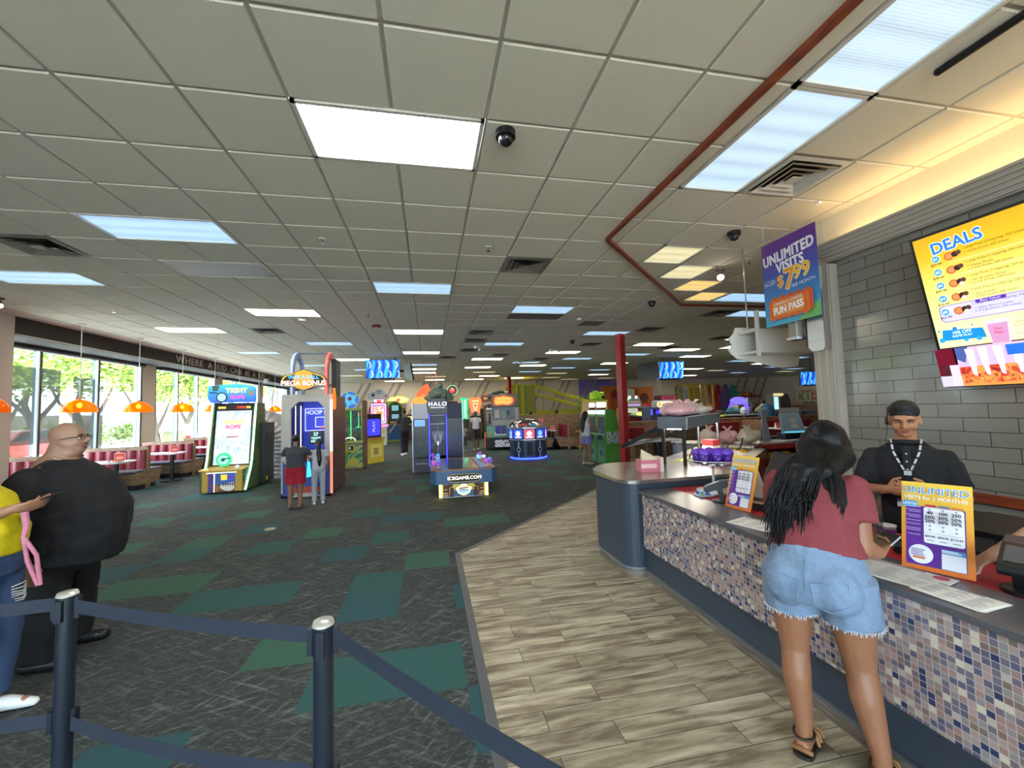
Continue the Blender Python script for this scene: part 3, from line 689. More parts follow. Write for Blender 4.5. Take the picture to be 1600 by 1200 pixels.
# dispensers in the bar
t = thing('napkin_box', 'red and white napkin box standing between the trays of the salad bar', 'napkin box', onbar(1.25, .05, .915), SBA - .5)
MB().box(-.07, -.09, 0, .07, .09, .22, M('d8464a', .5)).build('carton', t); MB().box(-.072, -.092, .08, .072, .092, .14, M('f4e4dc')).build('label_band', t)
t = thing('napkin_holder', 'pink and white napkin holder with a torn top on the round stainless counter', 'napkin holder', (2.36, 4.22, .932), -.15)
MB().box(-.12, -.09, 0, .09, .08, .125, M('c9737f', .5)).build('carton', t)
MB().box(-.121, -.092, .04, .05, -.0895, .085, M('e9c0c0')).build('label_band', t); MB().box(.09, -.095, 0, .125, .085, .15, M('d8ccb8', .6)).build('side_panel', t)
m = MB(); m.add([(-.10, -.07, .125), (.08, -.07, .125), (.06, .06, .125), (-.08, .06, .125), (-.10, -.05, .24), (.03, -.02, .17)], [(0, 1, 5, 4), (0, 4, 3), (3, 4, 5, 2), (1, 2, 5)], M('dccfb4', .7)); m.build('napkins', t)

# cake stand of purple cups
st_ = thing('cup_stand', 'round clear two-tier stand on the red counter by the round counter', 'stand', (2.52, 3.38, .838))
CL = glassmat('clear_acrylic', 'eef2fa', .25)
m = MB(); m.lathe([(0, 0), (.13, 0), (.15, .02), (.15, .03), (0, .025)], (0, 0, 0), M('dfe6e8', .2), 28); m.build('base_plate', st_)
m = MB(); m.cyl((0, 0, .02), (0, 0, .25), .012, M('d5dadd', .15, .3), n=12); m.build('stem', st_)
m = MB(); m.lathe([(0, .24), (.19, .24), (.205, .265), (.205, .30), (.20, .30), (.195, .262), (0, .25)], (0, 0, 0), CL, 32)
m.build('upper_tray', st_)
m = MB(); m.tube([(.205 * math.cos(a * PI / 16), .205 * math.sin(a * PI / 16), .30) for a in range(32)], .004, M('dfe4ea', .1, .5), closed=True); m.build('tray_rim', st_)
PURP = M('4a2394', .25, alpha=.93); PURL = M('6a3fc0', .25)
cup = None; cups = [(-.13, -.07), (-.05, -.13), (.05, -.12), (.12, -.06), (-.12, .05), (-.03, -.02), (.07, .03), (-.04, .11), (.06, .12), (.14, .06)]
where = ['leftmost in the front ring', 'second from the left in the front ring', 'third from the left in the front ring', 'right end of the front ring', 'at the left back', 'in the middle', 'right of the middle', 'at the back left of centre', 'at the back right of centre', 'at the right back']
for n, (x, y) in enumerate(cups):
    loc = (2.52 + x, 3.38 + y, .838 + .266); lab = 'purple cup on the clear stand, %s' % where[n]
    if cup is None:
        cup = thing('purple_cup', lab, 'cup', loc, 0, 'purple cups on the clear stand')
        m = MB(); m.lathe([(0, 0), (.032, 0), (.043, .095), (.040, .095), (.030, .006), (0, .006)], (0, 0, 0), PURP, 16); m.build('cup_body', cup)
        m = MB(); m.lathe([(.045, .095), (.045, .102), (.034, .125), (0, .135)], (0, 0, 0), PURL, 16); m.build('lid', cup)
    else: dup(cup, loc, n, lab)
t = thing('price_card', 'red and white card clipped to the rim of the clear stand', 'card', (2.66, 3.20, 1.04), -.5)
MB().box(-.065, 0, -.02, .065, .003, .13, M('d8303c', .5)).build('card_sheet', t)
a = Art(-.001); a.rrect(-.045, .05, .045, .10, .01, M('f4d8d8')); a.lines(-.045, .04, .0, .035, 4, M('f8e8e8'), .006); a.build('print', t)
t = thing('token_dish', 'small dish of blue and green tokens under the clear stand', 'dish', (2.36, 3.30, .838))
m = MB(); m.lathe([(0, 0), (.07, 0), (.09, .015), (.085, .02), (0, .01)], (0, 0, 0), M('c8d4e0', .3), 20); m.build('dish', t)
R = random.Random(3); m = MB()
for q in range(24): a_, r_ = R.uniform(0, 6.3), R.uniform(0, .065); m.cyl((r_ * math.cos(a_), r_ * math.sin(a_), .012 + R.uniform(0, .015)), (r_ * math.cos(a_), r_ * math.sin(a_) + .003, .018 + R.uniform(0, .015)), .014, M(R.choice(['2c4fb0', '37a04a', 'd8d8e8', '3a78c8'])), n=10)
m.build('tokens', t)
bag('pink bag of prizes behind the card reader', (2.56, 3.02, .838), (.13, .13, .15), 'd98a90', 11, 'pink bags on the red counter')

# card terminal on stand
def terminal(label, loc, rz, scale=1., paper=False):
    t = thing('card_terminal', label, 'card reader', loc, rz, 'card readers on the counter')
    m = MB(); m.cyl((0, 0, 0), (0, 0, .014), .055, BLACK, n=20); m.build('base', t)
    m = MB(); m.bar((0, .02, .01), (0, -.005, .11), .05, .035, BLACK); m.build('stem', t)
    m = MB(); q = MB(); body = [(-.105, .085), (-.10, .105), (.02, .155), (.10, .165), (.115, .14), (.05, .115), (-.02, .09), (-.09, .07)]
    m.prism(body, 'x', -.043, .043, M('15171a', .35)); m.build('housing', t, bevel=.006)
    m = MB(); m.add([(-.032, -.10 + .02, .1155), (.032, -.08, .1155), (.032, .0, .1495), (-.032, .0, .1495)], [(0, 1, 2, 3)], M('4a4f55', .25)); m.build('keypad', t)
    t.scale = (scale,) * 3; return t
terminal('black card reader tilted on its stand beside the pink bag', (2.33, 3.06, .838), -2.2, 1.15)
terminal('large black card reader cut by the right edge of the picture', (2.37, 1.30, .838), -1.2, 1.25)
t = thing('pin_pad', 'small upright black pin pad in front of the receipt printer', 'pin pad', (2.30, 2.50, .838), -1.35)
MB().cyl((0, 0, 0), (0, 0, .02), .045, BLACK, n=18).build('base', t)
m = MB(); m.prism([(-.02, .02), (.03, .02), (.055, .15), (.01, .165)], 'x', -.036, .036, M('17191c', .3)); m.build('housing', t, bevel=.005)
m = MB(); m.add([(-.028, -.0205 + .009, .07), (.028, -.0115, .07), (.028, .003, .15), (-.028, .003, .15)], [(0, 1, 2, 3)], M('30353c', .2)); m.box(-.012, -.022, .045, .012, -.012, .068, M('d8dde6')); m.build('keypad', t)
t = thing('receipt_printer', 'black receipt printer with white paper on the red worktop', 'printer', (2.60, 2.55, .838), -1.3)
MB().box(-.09, -.12, 0, .09, .10, .14, M('191b1f', .4)).build('housing', t, bevel=.01); m = MB(); m.add([(-.06, -.10, .142), (.06, -.10, .142), (.065, -.02, .25), (-.055, -.02, .25)], [(0, 1, 2, 3), (3, 2, 1, 0)], WHITE); m.build('paper', t)
t = thing('cash_drawer_box', 'small dark box with a pale strip beside the pin pad', 'box', (2.47, 2.78, .838), -1.3)
MB().box(-.07, -.07, 0, .07, .07, .075, M('33373b', .4)).build('housing', t, bevel=.006); MB().box(-.06, -.073, .05, .06, -.070, .068, M('d8cf9a', .4)).build('label_strip', t)
# monitors seen from behind
def monitor(label, loc, rz, w=.40, h=.30, tilt=.5, dz=.12):
    t = thing('till_screen', label, 'till screen', loc, rz, 'black till screens')
    m = MB(); m.box(-.1, -.07, 0, .1, .07, .02, BLACK); m.build('base', t)
    m = MB(); m.bar((0, 0, .02), (0, .02, dz + .04), .07, .04, BLACK); m.build('stem', t)
    m = MB(); m.box(-w / 2, -.02, -.02, w / 2, .02, h, M('0d0e10', .35)); m.build('screen_housing', t, (0, .02, dz), (tilt, 0, 0), bevel=.012)
    m = MB(); m.prism([(-.12, .05), (.12, .05), (.06, .22), (-.06, .22)], 'y', -.05, -.02, M('17181b', .4)); m.build('rear_cover', t, (0, .02, dz), (tilt, 0, 0)); return t
monitor('black till screen turned away beside the first price board', (2.66, 2.86, .838), PI / 2 + 2.9, tilt=-.45)
monitor('black till screen turned away at the right edge of the picture', (2.72, 1.62, .838), -PI / 2 + .15, .42, .26, -1.1, .05)
m_ = thing('charging_cable', 'thin white looped cable on the red worktop', 'cable', (2.42, 2.42, .84)); MB().tube([(0, 0, 0), (.02, -.03, .10), (-.04, -.09, .13), (-.08, -.10, .05), (-.09, -.09, .0)], .003, M('c8ccd0'), 6).build('wire', m_)

# A-frame price boards
def priceboard(label, loc, rz, w, h, second):
    t = thing('price_board', label, 'price board', loc, rz, 'gold and purple price boards')
    lean = .29; grad = gradmat('board_gold', [(0, 'd8702a'), (.45, 'e29a38'), (.8, 'e8b93c'), (1, 'ecc648')], 'Z', 0, h)
    b = MB().box(-w / 2, 0, 0, w / 2, .006, h, grad).build('front_board', t, (0, 0, 0), (-lean, 0, 0))
    a = Art(-.0005); P = M('5b2590', .45); W_ = M('eeeff6', .45); s = w / .305
    a.rect(-w * .43, h * .05, w * .40, h * .72, P)
    a.disc(-w * .22, h * .175, w * .175, W_, h * .105); a.rect(w * .07, h * .055, w * .39, h * .27, M('e4e6f0')); a.rect(w * .07, h * .22, w * .39, h * .27, M('4f8fd0'))
    a.rrect(-w * .17, h * .31, w * .385, h * .715, .012 * s, W_)
    a.rrect(-w * .48, h * .70, -w * .25, h * .775, .012 * s, M('4aa3d4')); a.txt('LIMITED', -w * .365, h * .738, .018 * s, WHITE, .02)
    for k, c in enumerate(('c8344a', '6a7a9a', 'd08a3a')): a.rect(-w * .14 + k * w * .185, h * .722, w * .01 + k * w * .185, h * .745, M(c))
    a.txt('UNLIMITED', 0, h * .90, .056 * s, WHITE, .045, spacing=1.0); a.txt('UNLIMITED', 0, h * .90, .056 * s, M('2b87c8', .4), .012)
    a.txt('VISITS for 2 MONTHS!', .0, h * .815, .0285 * s, WHITE, .02)
    D = M('26262e'); yy = [.655, .61, .57]
    for k, col_ in enumerate((('40', '20%', '20%'), ('100', '30%', '30%'), ('250', '50%', '50%'))):
        x = -w * .075 + k * w * .185; a.disc(x, h * .69, .005 * s, M('9a9aa8'))
        for z, s_ in zip((.65, .60, .555), col_): a.txt(s_, x, h * z, .026 * s, D, .03)
        a.disc(x, h * .505, .006 * s, M('a8a0b4')); a.disc(x, h * .46, .006 * s, M('a8a0b4'))
        a.txt(('$69.99', '$94.99', '$119.99')[k] if second else ('$69.99', '$94.99', '$119.99')[k], x, h * .385, .0155 * s, D, .03); a.rect(x - .015 * s, h * .338, x + .015 * s, h * .345, M('6a6a78'))
    a.rect(-w * .165, h * .42, w * .38, h * .4225, M('55556a'))
    for z in (.70, .66, .64, .60, .58, .54, .50, .45, .43, .38): a.rect(-w * .41 + w * .05 * random.random(), h * z, -w * .19, h * (z + .006), M('cdbde4'))
    a.lines(-w * .33, -w * .12, h * .16, h * .22, 4, M('4a3a9a'), .004 * s); a.rect(-w * .30, h * .12, -w * .13, h * .145, M('c8783a'))
    a.rect(w * .10, h * .232, w * .36, h * .24, WHITE); a.rect(w * .10, h * .248, w * .32, h * .255, WHITE)
    a.build('print', t, (0, 0, 0), (-lean, 0, 0))
    MB().box(-w / 2 + .02, 0, 0, w / 2 - .02, .004, h * .8, M('e6ddc8', .6)).build('rear_strut', t, (0, h * .56, 0), (lean * 1.25, 0, 0)); return t
# boards face the customer side (towards -x, a little towards the camera)
priceboard('gold and purple price board on the counter beside the cup stand', (2.275, 2.80, .846), -PI / 2 + .12, .235, .405, False)
priceboard('gold and purple price board nearest the camera on the granite counter', (2.262, 1.530, .846), -PI / 2 + .42, .240, .405, True)
# paper sheets
def sheets(label, loc, rz, n, w=.28, h=.216, title=False):
    t = thing('flyer_stack', label, 'paper', loc, rz, 'printed sheets on the counter')
    for k in range(n):
        MB().box(-w / 2, -h / 2, k * .0012, w / 2, h / 2, k * .0012 + .001, M('eeeee8', .6)).build('sheet', t, (random.uniform(-.006, .006), random.uniform(-.006, .006), 0), (0, 0, random.uniform(-.04, .04)))
    m = MB(); z = n * .0012 + .0006
    for c in range(3):
        for r_ in range(12):
            if random.random() < .85: m.box(-w * .44 + c * w * .31, -h * .42 + r_ * h * .068, z, -w * .44 + c * w * .31 + w * random.uniform(.12, .26), -h * .42 + r_ * h * .068 + .003, z + .0003, M('9a9aa2'))
    m.box(-w * .45, h * .42, z, w * .2, h * .46, z + .0003, M('7a3a6a'))
    if title: m.cyl((w * .38, h * .35, z), (w * .38, h * .35, z + .0004), .028, M('d04a58'), n=16)
    m.build('print', t); return t
sheets('white printed sheets on the granite left of the woman', (2.10, 2.42, .846), -1.25, 2)
sheets('wide spread of white printed sheets at the foot of the near price board', (2.09, 1.58, .846), -1.33, 3, .34, .24, True)
sheets('stack of white printed sheets nearest the camera on the granite', (2.07, 1.335, .846), -1.5, 4, .22, .17)
t = thing('paper_cup', 'white and purple paper cup on the red worktop', 'cup', (2.52, 1.93, .838)); m = MB(); m.lathe([(0, 0), (.03, 0), (.042, .095), (.044, .095), (.044, .10), (.038, .10), (.028, .01), (0, .01)], (0, 0, 0), M('e8e0e4', .5), 20); m.build('cup_body', t)
m = MB(); m.lathe([(.0335, .02), (.0425, .08)], (0, 0, 0), M('7a2f8a', .5), 20); m.build('printed_band', t)
t = thing('brochure_holder', 'clear acrylic brochure holder before the employee', 'holder', (2.40, 1.98, .838), -PI / 2 + .2); CLR = glassmat('holder_acrylic', 'f4f6fa', .22)
m = MB(); m.box(-.11, 0, 0, .11, .004, .30, CLR).box(-.11, -.05, 0, .11, -.046, .14, CLR).box(-.11, -.05, 0, .11, 0, .006, CLR).box(-.11, -.05, 0, -.106, 0, .14, CLR).box(.106, -.05, 0, .11, 0, .14, CLR); m.build('acrylic_body', t)
t = thing('scanner', 'black hand scanner lying behind the sheets', 'scanner', (2.42, 1.80, .838), .6); m = MB(); m.cyl((-.08, 0, .03), (.04, 0, .035), .02, BLACK).ell((.06, 0, .045), (.05, .035, .03), BLACK); m.build('housing', t)

# ---------------------------------------------------------------- menu screen
ms = thing('menu_screen', 'big tilted menu screen headed DEALS on the grey tile wall', 'screen', (3.905, 2.448, 1.735), -PI / 2)
W_, H_ = 1.75, 1.13; TL = .215
MB().box(-.02, 0, -.02, W_ + .02, .06, H_ + .02, M('0c0c0e', .35)).build('screen_housing', ms, (0, 0, 0), (TL, 0, 0))
SCR = 1.05
def EM(h, k=.42): return M(h, .3, emit=k, spec=.3)
a = Art(-.001); gold = gradmat('menu_gold', [(0, 'f0e8b0'), (.45, 'ece27e'), (.8, 'e3b31e'), (1, 'dca010')], 'Z', .3, H_, emit=.42)
a.rect(0, .285, W_, H_, gold)
a.txt('DEALS', .245, 1.03, .112, EM('e8f4ff'), .07, rot=.06, spacing=1.0, sx=.92); a.txt('DEALS', .245, 1.03, .112, EM('2a74d8'), .03, rot=.06, spacing=1.0, sx=.92)
pr = ['$37.99', '$39.49', '$49.49', '$54.49', '$69.99']
a.rrect(.055, .475, W_ - .05, .60, .03, EM('7a50c8')); a.rrect(.06, .48, W_ - .055, .595, .028, EM('c8c4f0')); a.rrect(.27, .575, .43, .603, .012, EM('5a2aa8')); a.txt('Best Value!', .35, .588, .024, EM('e8d8ff'), .01)
tl = [('1 Large Pizza (1-topping) 250 tickets', '+ 4 Soft Drinks 200 tickets'), ('1 Large Pizza (1-topping) 250 tickets', '+ Cheesy Bread\n+ 2 Soft Drinks 200 tickets'), ('1 Large Pizza (1-topping) 250 tickets', '+ 8pc Boneless Wings\n+ 2 Soft Drinks 200 tickets'), ('1 Large Pizza (1-topping) 250 tickets', '+ App Sampler\n+ 4 Soft Drinks 200 tickets'), ('2 Large Pizzas (1-topping) 500 tickets', '+ Giant Warm Cookie\n+ 4 Soft Drinks 200 tickets')]
for k in range(5):
    z = .95 - k * .099; a.disc(.115, z, .026, EM('d0ecff')); a.disc(.115, z, .023, EM('2a8ad8')); a.txt('#%d' % (k + 1), .115, z, .028, EM('f0f8ff'), .02); a.txt(pr[k], .113, z - .040, .025, EM('3a2a18'), .015)
    a.disc(.195, z - .005, .028, EM('b8502c')); a.disc(.195, z - .005, .021, EM('e08a50')); a.disc(.232, z, .020, EM('3a2020')); a.disc(.252, z + .006, .016, EM('5a3a30'))
    if k > 1: a.disc(.24, z - .018, .014, EM('f0e0c0'))
    a.txt(tl[k][0], .275, z + .024, .022, EM('4a3a1a'), .008, align='LEFT'); a.txt(tl[k][1], .285, z - .008 - (.012 if k else 0), .021, EM('5a4a20'), .006, align='LEFT')
    if k < 4: a.rect(.20, z - .051, W_, z - .048, EM('f8f0d0'))
a.poly([(.06, .345), (.31, .335), (.30, .405), (.075, .425)], EM('1c86c8')); a.disc(.06, .35, .018, EM('2aa0d0')); a.disc(.27, .335, .016, EM('2aa0d0')); a.disc(.20, .335, .013, EM('2aa0d0')); a.disc(.15, .425, .014, EM('2a80d0')); a.disc(.25, .435, .006, EM('2a80d0')); a.disc(.055, .42, .007, EM('2a80d0'))
a.txt('10% OFF', .185, .395, .030, EM('d8f0ff'), .02); a.txt('GAME PLAY', .185, .370, .022, EM('d8f0ff'), .02)
a.poly([(.335, .28), (.425, .28), (.44, .445), (.32, .445)], EM('e8c8dc')); a.poly([(.34, .285), (.42, .285), (.432, .42), (.328, .42)], EM('c890b8')); a.txt('Fun\nPass', .38, .37, .026, EM('d84a6a'), .02)
a.txt('Cool drinks\nfor only $1.00', .46, .40, .024, EM('4a4a3a'), .01, align='LEFT'); a.rect(.46, .33, .9, .337, EM('b0b0a0'))
a.rect(0, 0, .11, .285, EM('6a1226')); a.rect(.0, .0, .11, .08, EM('c8c0e8')); a.rect(.07, .0, .13, .16, EM('d0c8ec')); a.rect(.02, .08, .07, .16, EM('502028'))
a.rect(.125, 0, W_, .285, printmat('menu_pizza', ['7a1a1a', 'c0392b', 'd86a3a', 'e8a050', 'a83a2a'], 16., .45)); a.poly([(.125, .14), (W_, .16), (W_, .285), (.125, .285)], EM('c8b0cc')); a.poly([(.125, .2), (.17, .17), (.20, .285), (.125, .285)], EM('4a5a98')); a.poly([(.125, 0), (W_, 0), (W_, .03), (.9, .06), (.5, .02), (.125, .02)], EM('d8904a'))
for x in (.20, .27, .35, .44): a.poly([(x, .08), (x + .02, .07), (x + .03, .27), (x - .02, .27)], EM('e0d4ec'))
a.rect(.40, .20, .50, .27, EM('2a6ad0')); a.txt('S', .44, .16, .06, EM('f8f8f8'), .04)
a.build('display', ms, (0, 0, 0), (TL, 0, 0))
MB().box(.5, .06, .3, 1.2, .075, .7, BLACK).build('wall_bracket', ms)
# hanging poster
hp = thing('hanging_poster', 'purple and blue poster UNLIMITED VISITS $7.99 hanging from the ceiling', 'poster', (3.68, 3.575, 2.46), -PI / 2)
w, h = .66, .91
pg = gradmat('poster_blue', [(0, '4aa3c4'), (.25, '3a86bb'), (.6, '3f4fa0'), (.85, '5a3590'), (1, '6a2f86')], 'Z', 0, h)
MB().box(-w / 2, 0, 0, w / 2, .006, h, pg).build('poster_board', hp)
a = Art(-.0006); a.poly([(w * .1, 0), (w / 2, 0), (w / 2, h * .18), (w * .3, h * .1)], M('6aae5c', .5)); WS = M('e9e6ea', .5)
a.txt('UNLIMITED', -.005, h * .80, .150, WS, .04, rot=.06, sx=.76, spacing=1.08); a.txt('VISITS', .02, h * .665, .145, WS, .04, rot=.06, sx=.82, spacing=1.06)
a.txt('$', -.105, h * .50, .16, M('f2ead0'), .045); a.txt('7', .01, h * .49, .30, M('f2ead0'), .045); a.txt('99', .15, h * .54, .20, M('f2ead0'), .045)
og = M('e8951e', .5); a.txt('$', -.105, h * .50, .16, og, .018); a.txt('7', .01, h * .49, .30, og, .018); a.txt('99', .15, h * .54, .20, M('f0b62a', .5), .018); a.txt('*', .245, h * .58, .08, og)
a.txt('For only', -.235, h * .515, .045, WS, .01, rot=.06); a.rect(-.30, h * .49, -.17, h * .494, WS); a.rect(-.30, h * .54, -.17, h * .544, WS); a.txt('PER MONTH', .17, h * .405, .048, WS, .01, rot=.05)
def ticket(x0, x1, z0, z1, mat, r):
    a.rrect(x0, z0, x1, z1, .03, mat)
    for q in range(5):
        u = (q + .5) / 5
        a.disc(x0 + (x1 - x0) * u, z1, r, mat); a.disc(x0 + (x1 - x0) * u, z0, r, mat)
ticket(-.23, .27, .08, .29, M('d2552c', .5), .018); ticket(-.25, .24, .06, .27, M('dc6a2a', .5), .018)
a.rrect(-.20, .09, .19, .24, .03, M('e08a34', .5))
a.txt('CHUCK E. CHEESE', -.005, .225, .047, WS, .012, rot=.07, sx=.9); a.txt('FUN PASS', -.005, .15, .105, WS, .035, rot=.07, sx=.8)
a.build('print', hp)
for x in (-.3, .3): MB().cyl((x, .003, h - .02), (x, .003, CZ - 2.46), .0015, M('d8d8d8'), n=6).build('hanging_wire', hp)
# white hanging sign arm seen from behind
ws = thing('hanging_sign', 'white hanging sign box with scalloped ends below the poster, seen from behind', 'sign', (4.30, 4.28, 0), 0)
WM = M('cfcdc4', .6)
m = MB(); m.box(-.42, -.02, 2.26, .42, .0, 2.52, WM); m.build('rear_panel', ws)
m = MB(); m.box(-.42, .02, 2.50, .42, .30, 2.54, WM).box(-.42, 0, 2.24, .42, .30, 2.27, WM); m.build('shelf_box', ws)
sp_ = [(-.52, 2.26), (-.44, 2.20), (-.20, 2.16), (.20, 2.08), (.46, 2.10), (.50, 2.24), (.56, 2.30), (.50, 2.38), (.55, 2.47), (.48, 2.52), (.44, 2.60), (-.44, 2.60), (-.48, 2.52), (-.55, 2.46), (-.50, 2.38), (-.56, 2.31)]
MB().prism(sp_, 'y', .30, .32, M('d9d7ce', .5)).build('front_panel', ws)
MB().box(-.43, -.04, 2.2, -.40, 0, 2.75, WM).build('upright', ws)
for x in (-.4, .4): MB().cyl((x, .15, 2.54), (x, .15, CZ), .008, STEEL, n=8).build('hanging_rod', ws)
# metal plate on the end of the moulding
mp_ = thing('metal_plate', 'polished riveted metal plate on the end of the wall moulding', 'plate', (3.80, 3.43, 2.14), -PI / 2)
m = MB(); m.prism([(-.09, .04), (-.05, 0), (.07, 0), (.09, .03), (.09, .60), (-.09, .60)], 'y', 0, .012, STEEL); m.build('plate', mp_, bevel=.003)
m = MB()
for x, z in ((-.07, .56), (.07, .56), (-.07, .1), (.07, .1), (0, .3)): m.ell((x, -.002, z), .006, CHROME, n=8, m=5)
m.build('rivets', mp_); MB().box(-.11, .0, .06, -.092, .05, .64, BLACK).build('rubber_edge', mp_)
bk_ = thing('wall_speaker', 'small ribbed metal fitting beside the polished plate', 'fitting', (3.72, 3.62, 2.28), -PI / 2); MB().box(-.05, 0, 0, .05, .10, .22, M('8a8478', .4, .6)).build('housing', bk_, bevel=.01)
MB().box(-.06, -.01, .0, .06, .12, .03, STEEL).build('flange', bk_)

# red shelf unit with snacks
rs = thing('shelf_unit', 'low red shelf unit stocked with snacks behind the salad bar', 'shelf', (5.45, 6.15, 0))
RS = M('b01a26', .4)
m = MB(); m.box(0, 0, 0, .05, .5, .90, RS).box(1.25, 0, 0, 1.3, .5, .90, RS).box(2.6, 0, 0, 2.65, .5, .90, RS).box(0, .46, 0, 2.65, .5, .9, M('7a0f1a', .5)); m.build('side_panels', rs)
for z in (.08, .36, .62): MB().box(.05, .03, z, 2.6, .46, z + .02, RS).build('shelf', rs)
MB().box(0, -.01, .84, 2.65, .02, .93, RS).build('front_rail', rs); MB().box(-.02, -.03, .92, 2.67, .52, .945, M('a39a92', .4)).build('top', rs)
R = random.Random(5); k = 0
for z, zn in ((.64, 'upper'), (.38, 'middle')):
    for q in range(9):
        x = .2 + q * .24 + R.uniform(-.03, .03); c = R.choice(['d8b04a', 'c84a3a', 'e6e0d0', 'd89a2a', 'b8c0c8', 'e0cfa0']); w, hh = R.uniform(.14, .2), R.uniform(.05, .14)
        lab = 'snack packet on the %s red shelf, %s from the left' % (zn, ORD[q])
        t = thing('snack_packet', lab, 'snack', (5.45 + x, 6.31, z), R.uniform(-.4, .4), 'snacks on the red shelves')
        MB().box(-w / 2, -.05, 0, w / 2, .06, hh, M(c, .4)).build('packet', t, bevel=.02); a = Art(-.051); a.rect(-w * .3, hh * .2, w * .3, hh * .7, M(R.choice(['c83030', 'f4f0e8', '3a60a8']))); a.build('packet_label', t)
t = thing('menu_folders', 'white papers fanned out on the red shelf unit', 'paper', (6.2, 6.3, .945), .2)
m = MB(); m.box(-.2, -.1, 0, .3, .1, .01, WHITE).box(-.05, -.14, .01, .5, .04, .018, M('dfe2e8')); m.build('sheets', t)
t = thing('dark_tray', 'dark grey flat tray on the red shelf unit', 'tray', (7.2, 6.42, .945)); MB().box(-.5, -.2, 0, .5, .2, .12, M('44484f', .5)).build('tray_body', t, bevel=.02)
t = thing('prize_kiosk', 'tilted teal touch kiosk with two white labels beyond the red shelves', 'kiosk', (6.55, 6.45, .945), -.08)
MB().box(-.17, .05, 0, .30, .25, .12, BLACK).build('base', t)
MB().prism([(-.22, .12), (.24, .12), (.17, .50), (-.20, .50)], 'y', 0, .05, gradmat('kiosk_face', [(0, '4f9ab4'), (.2, '4a5f68'), (1, '5e6a70')], 'Z', .1, .5, .25)).build('screen_panel', t, (0, 0, 0), (-.2, 0, 0))
a = Art(-.002); a.rect(-.06, .30, .09, .38, WHITE); a.rect(-.04, .21, .10, .28, WHITE); a.rect(-.2, .13, .22, .15, EM('6ad0f0')); a.build('labels', t, (0, 0, 0), (-.2, 0, 0))
MB().box(-.22, .08, .50, .17, .10, .58, M('c8c8c4')).build('header_card', t)
t = thing('menu_stand', 'tall folded grey card stand left of the teal kiosk', 'card stand', (6.0, 6.5, .945), .3)
m = MB(); m.prism([(-.12, 0), (.10, 0), (.04, .56), (-.06, .56)], 'y', -.0, .01, M('aeb4c0', .5)); m.build('front_card', t, (0, 0, 0), (-.1, 0, 0)); m = MB(); m.prism([(-.10, 0), (.12, 0), (.05, .56), (-.05, .56)], 'y', 0, .01, M('8f96a4', .5)); m.build('rear_card', t, (.03, .10, 0), (.1, 0, 0))
t = thing('white_cap', 'pale blue round cap on the wood divider', 'cap', (10.8, 12.67, 1.27)); m = MB(); m.cyl((0, 0, -.14), (0, 0, .02), .03, M('8090a0')); m.ell((0, 0, .06), (.13, .12, .16), M('b8c4e8', .7)); m.box(-.12, -.14, 0, .12, .02, .02, M('b8c4e8')); m.build('cap_shell', t)

# ---------------------------------------------------------------- stanchions and belts
NAVY = M('1a212c', .35); BELT = M('222a38', .75, bump=.2, bscale=120.)
def stanchion(label, x, y, ztop):
    t = thing('stanchion', label, 'stanchion', (x, y, 0), 0, 'dark queue stanchions')
    MB().lathe([(0, 0), (.17, 0), (.17, .012), (.15, .03), (.04, .045), (0, .05)], (0, 0, 0), BLACK, 32).build('base', t)
    m = MB(); m.cyl((0, 0, .04), (0, 0, ztop - .03), .030, NAVY, n=28); m.build('post', t)
    m = MB(); m.cyl((0, 0, ztop - .10), (0, 0, ztop - .012), .034, NAVY, n=28); m.box(-.012, -.046, ztop - .10, .012, -.03, ztop - .02, NAVY).box(-.046, -.012, ztop - .10, -.03, .012, ztop - .02, NAVY).box(.03, -.012, ztop - .10, .046, .012, ztop - .02, NAVY); m.build('belt_head', t)
    m = MB(); m.lathe([(.034, ztop - .012), (.030, ztop), (0, ztop + .002)], (0, 0, 0), M('c9c7bd', .35, .5), 28); m.build('worn_cap', t)
    [MB().box(q * .038 - .008, -.012, ztop - .52, q * .038 + .008, .012, ztop - .44, NAVY).build('lower_clip', t) for q in (-1, 1)]
    return t
S1, S2 = (-1.40, 1.99), (-.343, 1.475)
stanchion('left dark queue stanchion with a worn top, beside the man in black', *S1, .985)
stanchion('right dark queue stanchion with a worn top, nearer the camera', *S2, .990)
def belt(label, p0, p1, sag, cat='queue belt', hgt=.05):
    t = thing('queue_belt', label, cat, (0, 0, 0), 0, 'dark queue belts')
    p0, p1 = Vector(p0), Vector(p1); d = (p1 - p0); d.z = 0; d.normalize(); nrm = Vector((-d.y, d.x, 0)) * .0012; m = MB(); n = 24; vs = []
    for i in range(n + 1):
        u = i / n; c = p0.lerp(p1, u); c.z -= sag * 4 * u * (1 - u)
        for s, q in ((1, 1), (1, -1), (-1, -1), (-1, 1)): vs.append(c + nrm * s + Vector((0, 0, hgt / 2 * q)))
    fs = []
    for i in range(n):
        for q in range(4): a, b = i * 4, (i + 1) * 4; fs.append((a + q, a + (q + 1) % 4, b + (q + 1) % 4, b + q))
    m.add(vs, fs, BELT, False); m.add(vs[:4], [(3, 2, 1, 0)], BELT); m.add(vs[-4:], [(0, 1, 2, 3)], BELT); m.build('webbing', t)
belt('upper belt between the two stanchions', (S1[0] + .04, S1[1] - .02, .935), (S2[0] - .04, S2[1] + .02, .94), .012)
belt('lower belt between the two stanchions', (S1[0] + .04, S1[1] - .02, .50), (S2[0] - .04, S2[1] + .02, .52), .03)
belt('upper belt leaving the left stanchion to the left edge', (S1[0] - .04, S1[1] + .02, .935), (-3.3, 2.25, .93), .03)
belt('lower belt leaving the left stanchion to the left edge', (S1[0] - .04, S1[1] + .02, .50), (-3.3, 2.25, .50), .04)
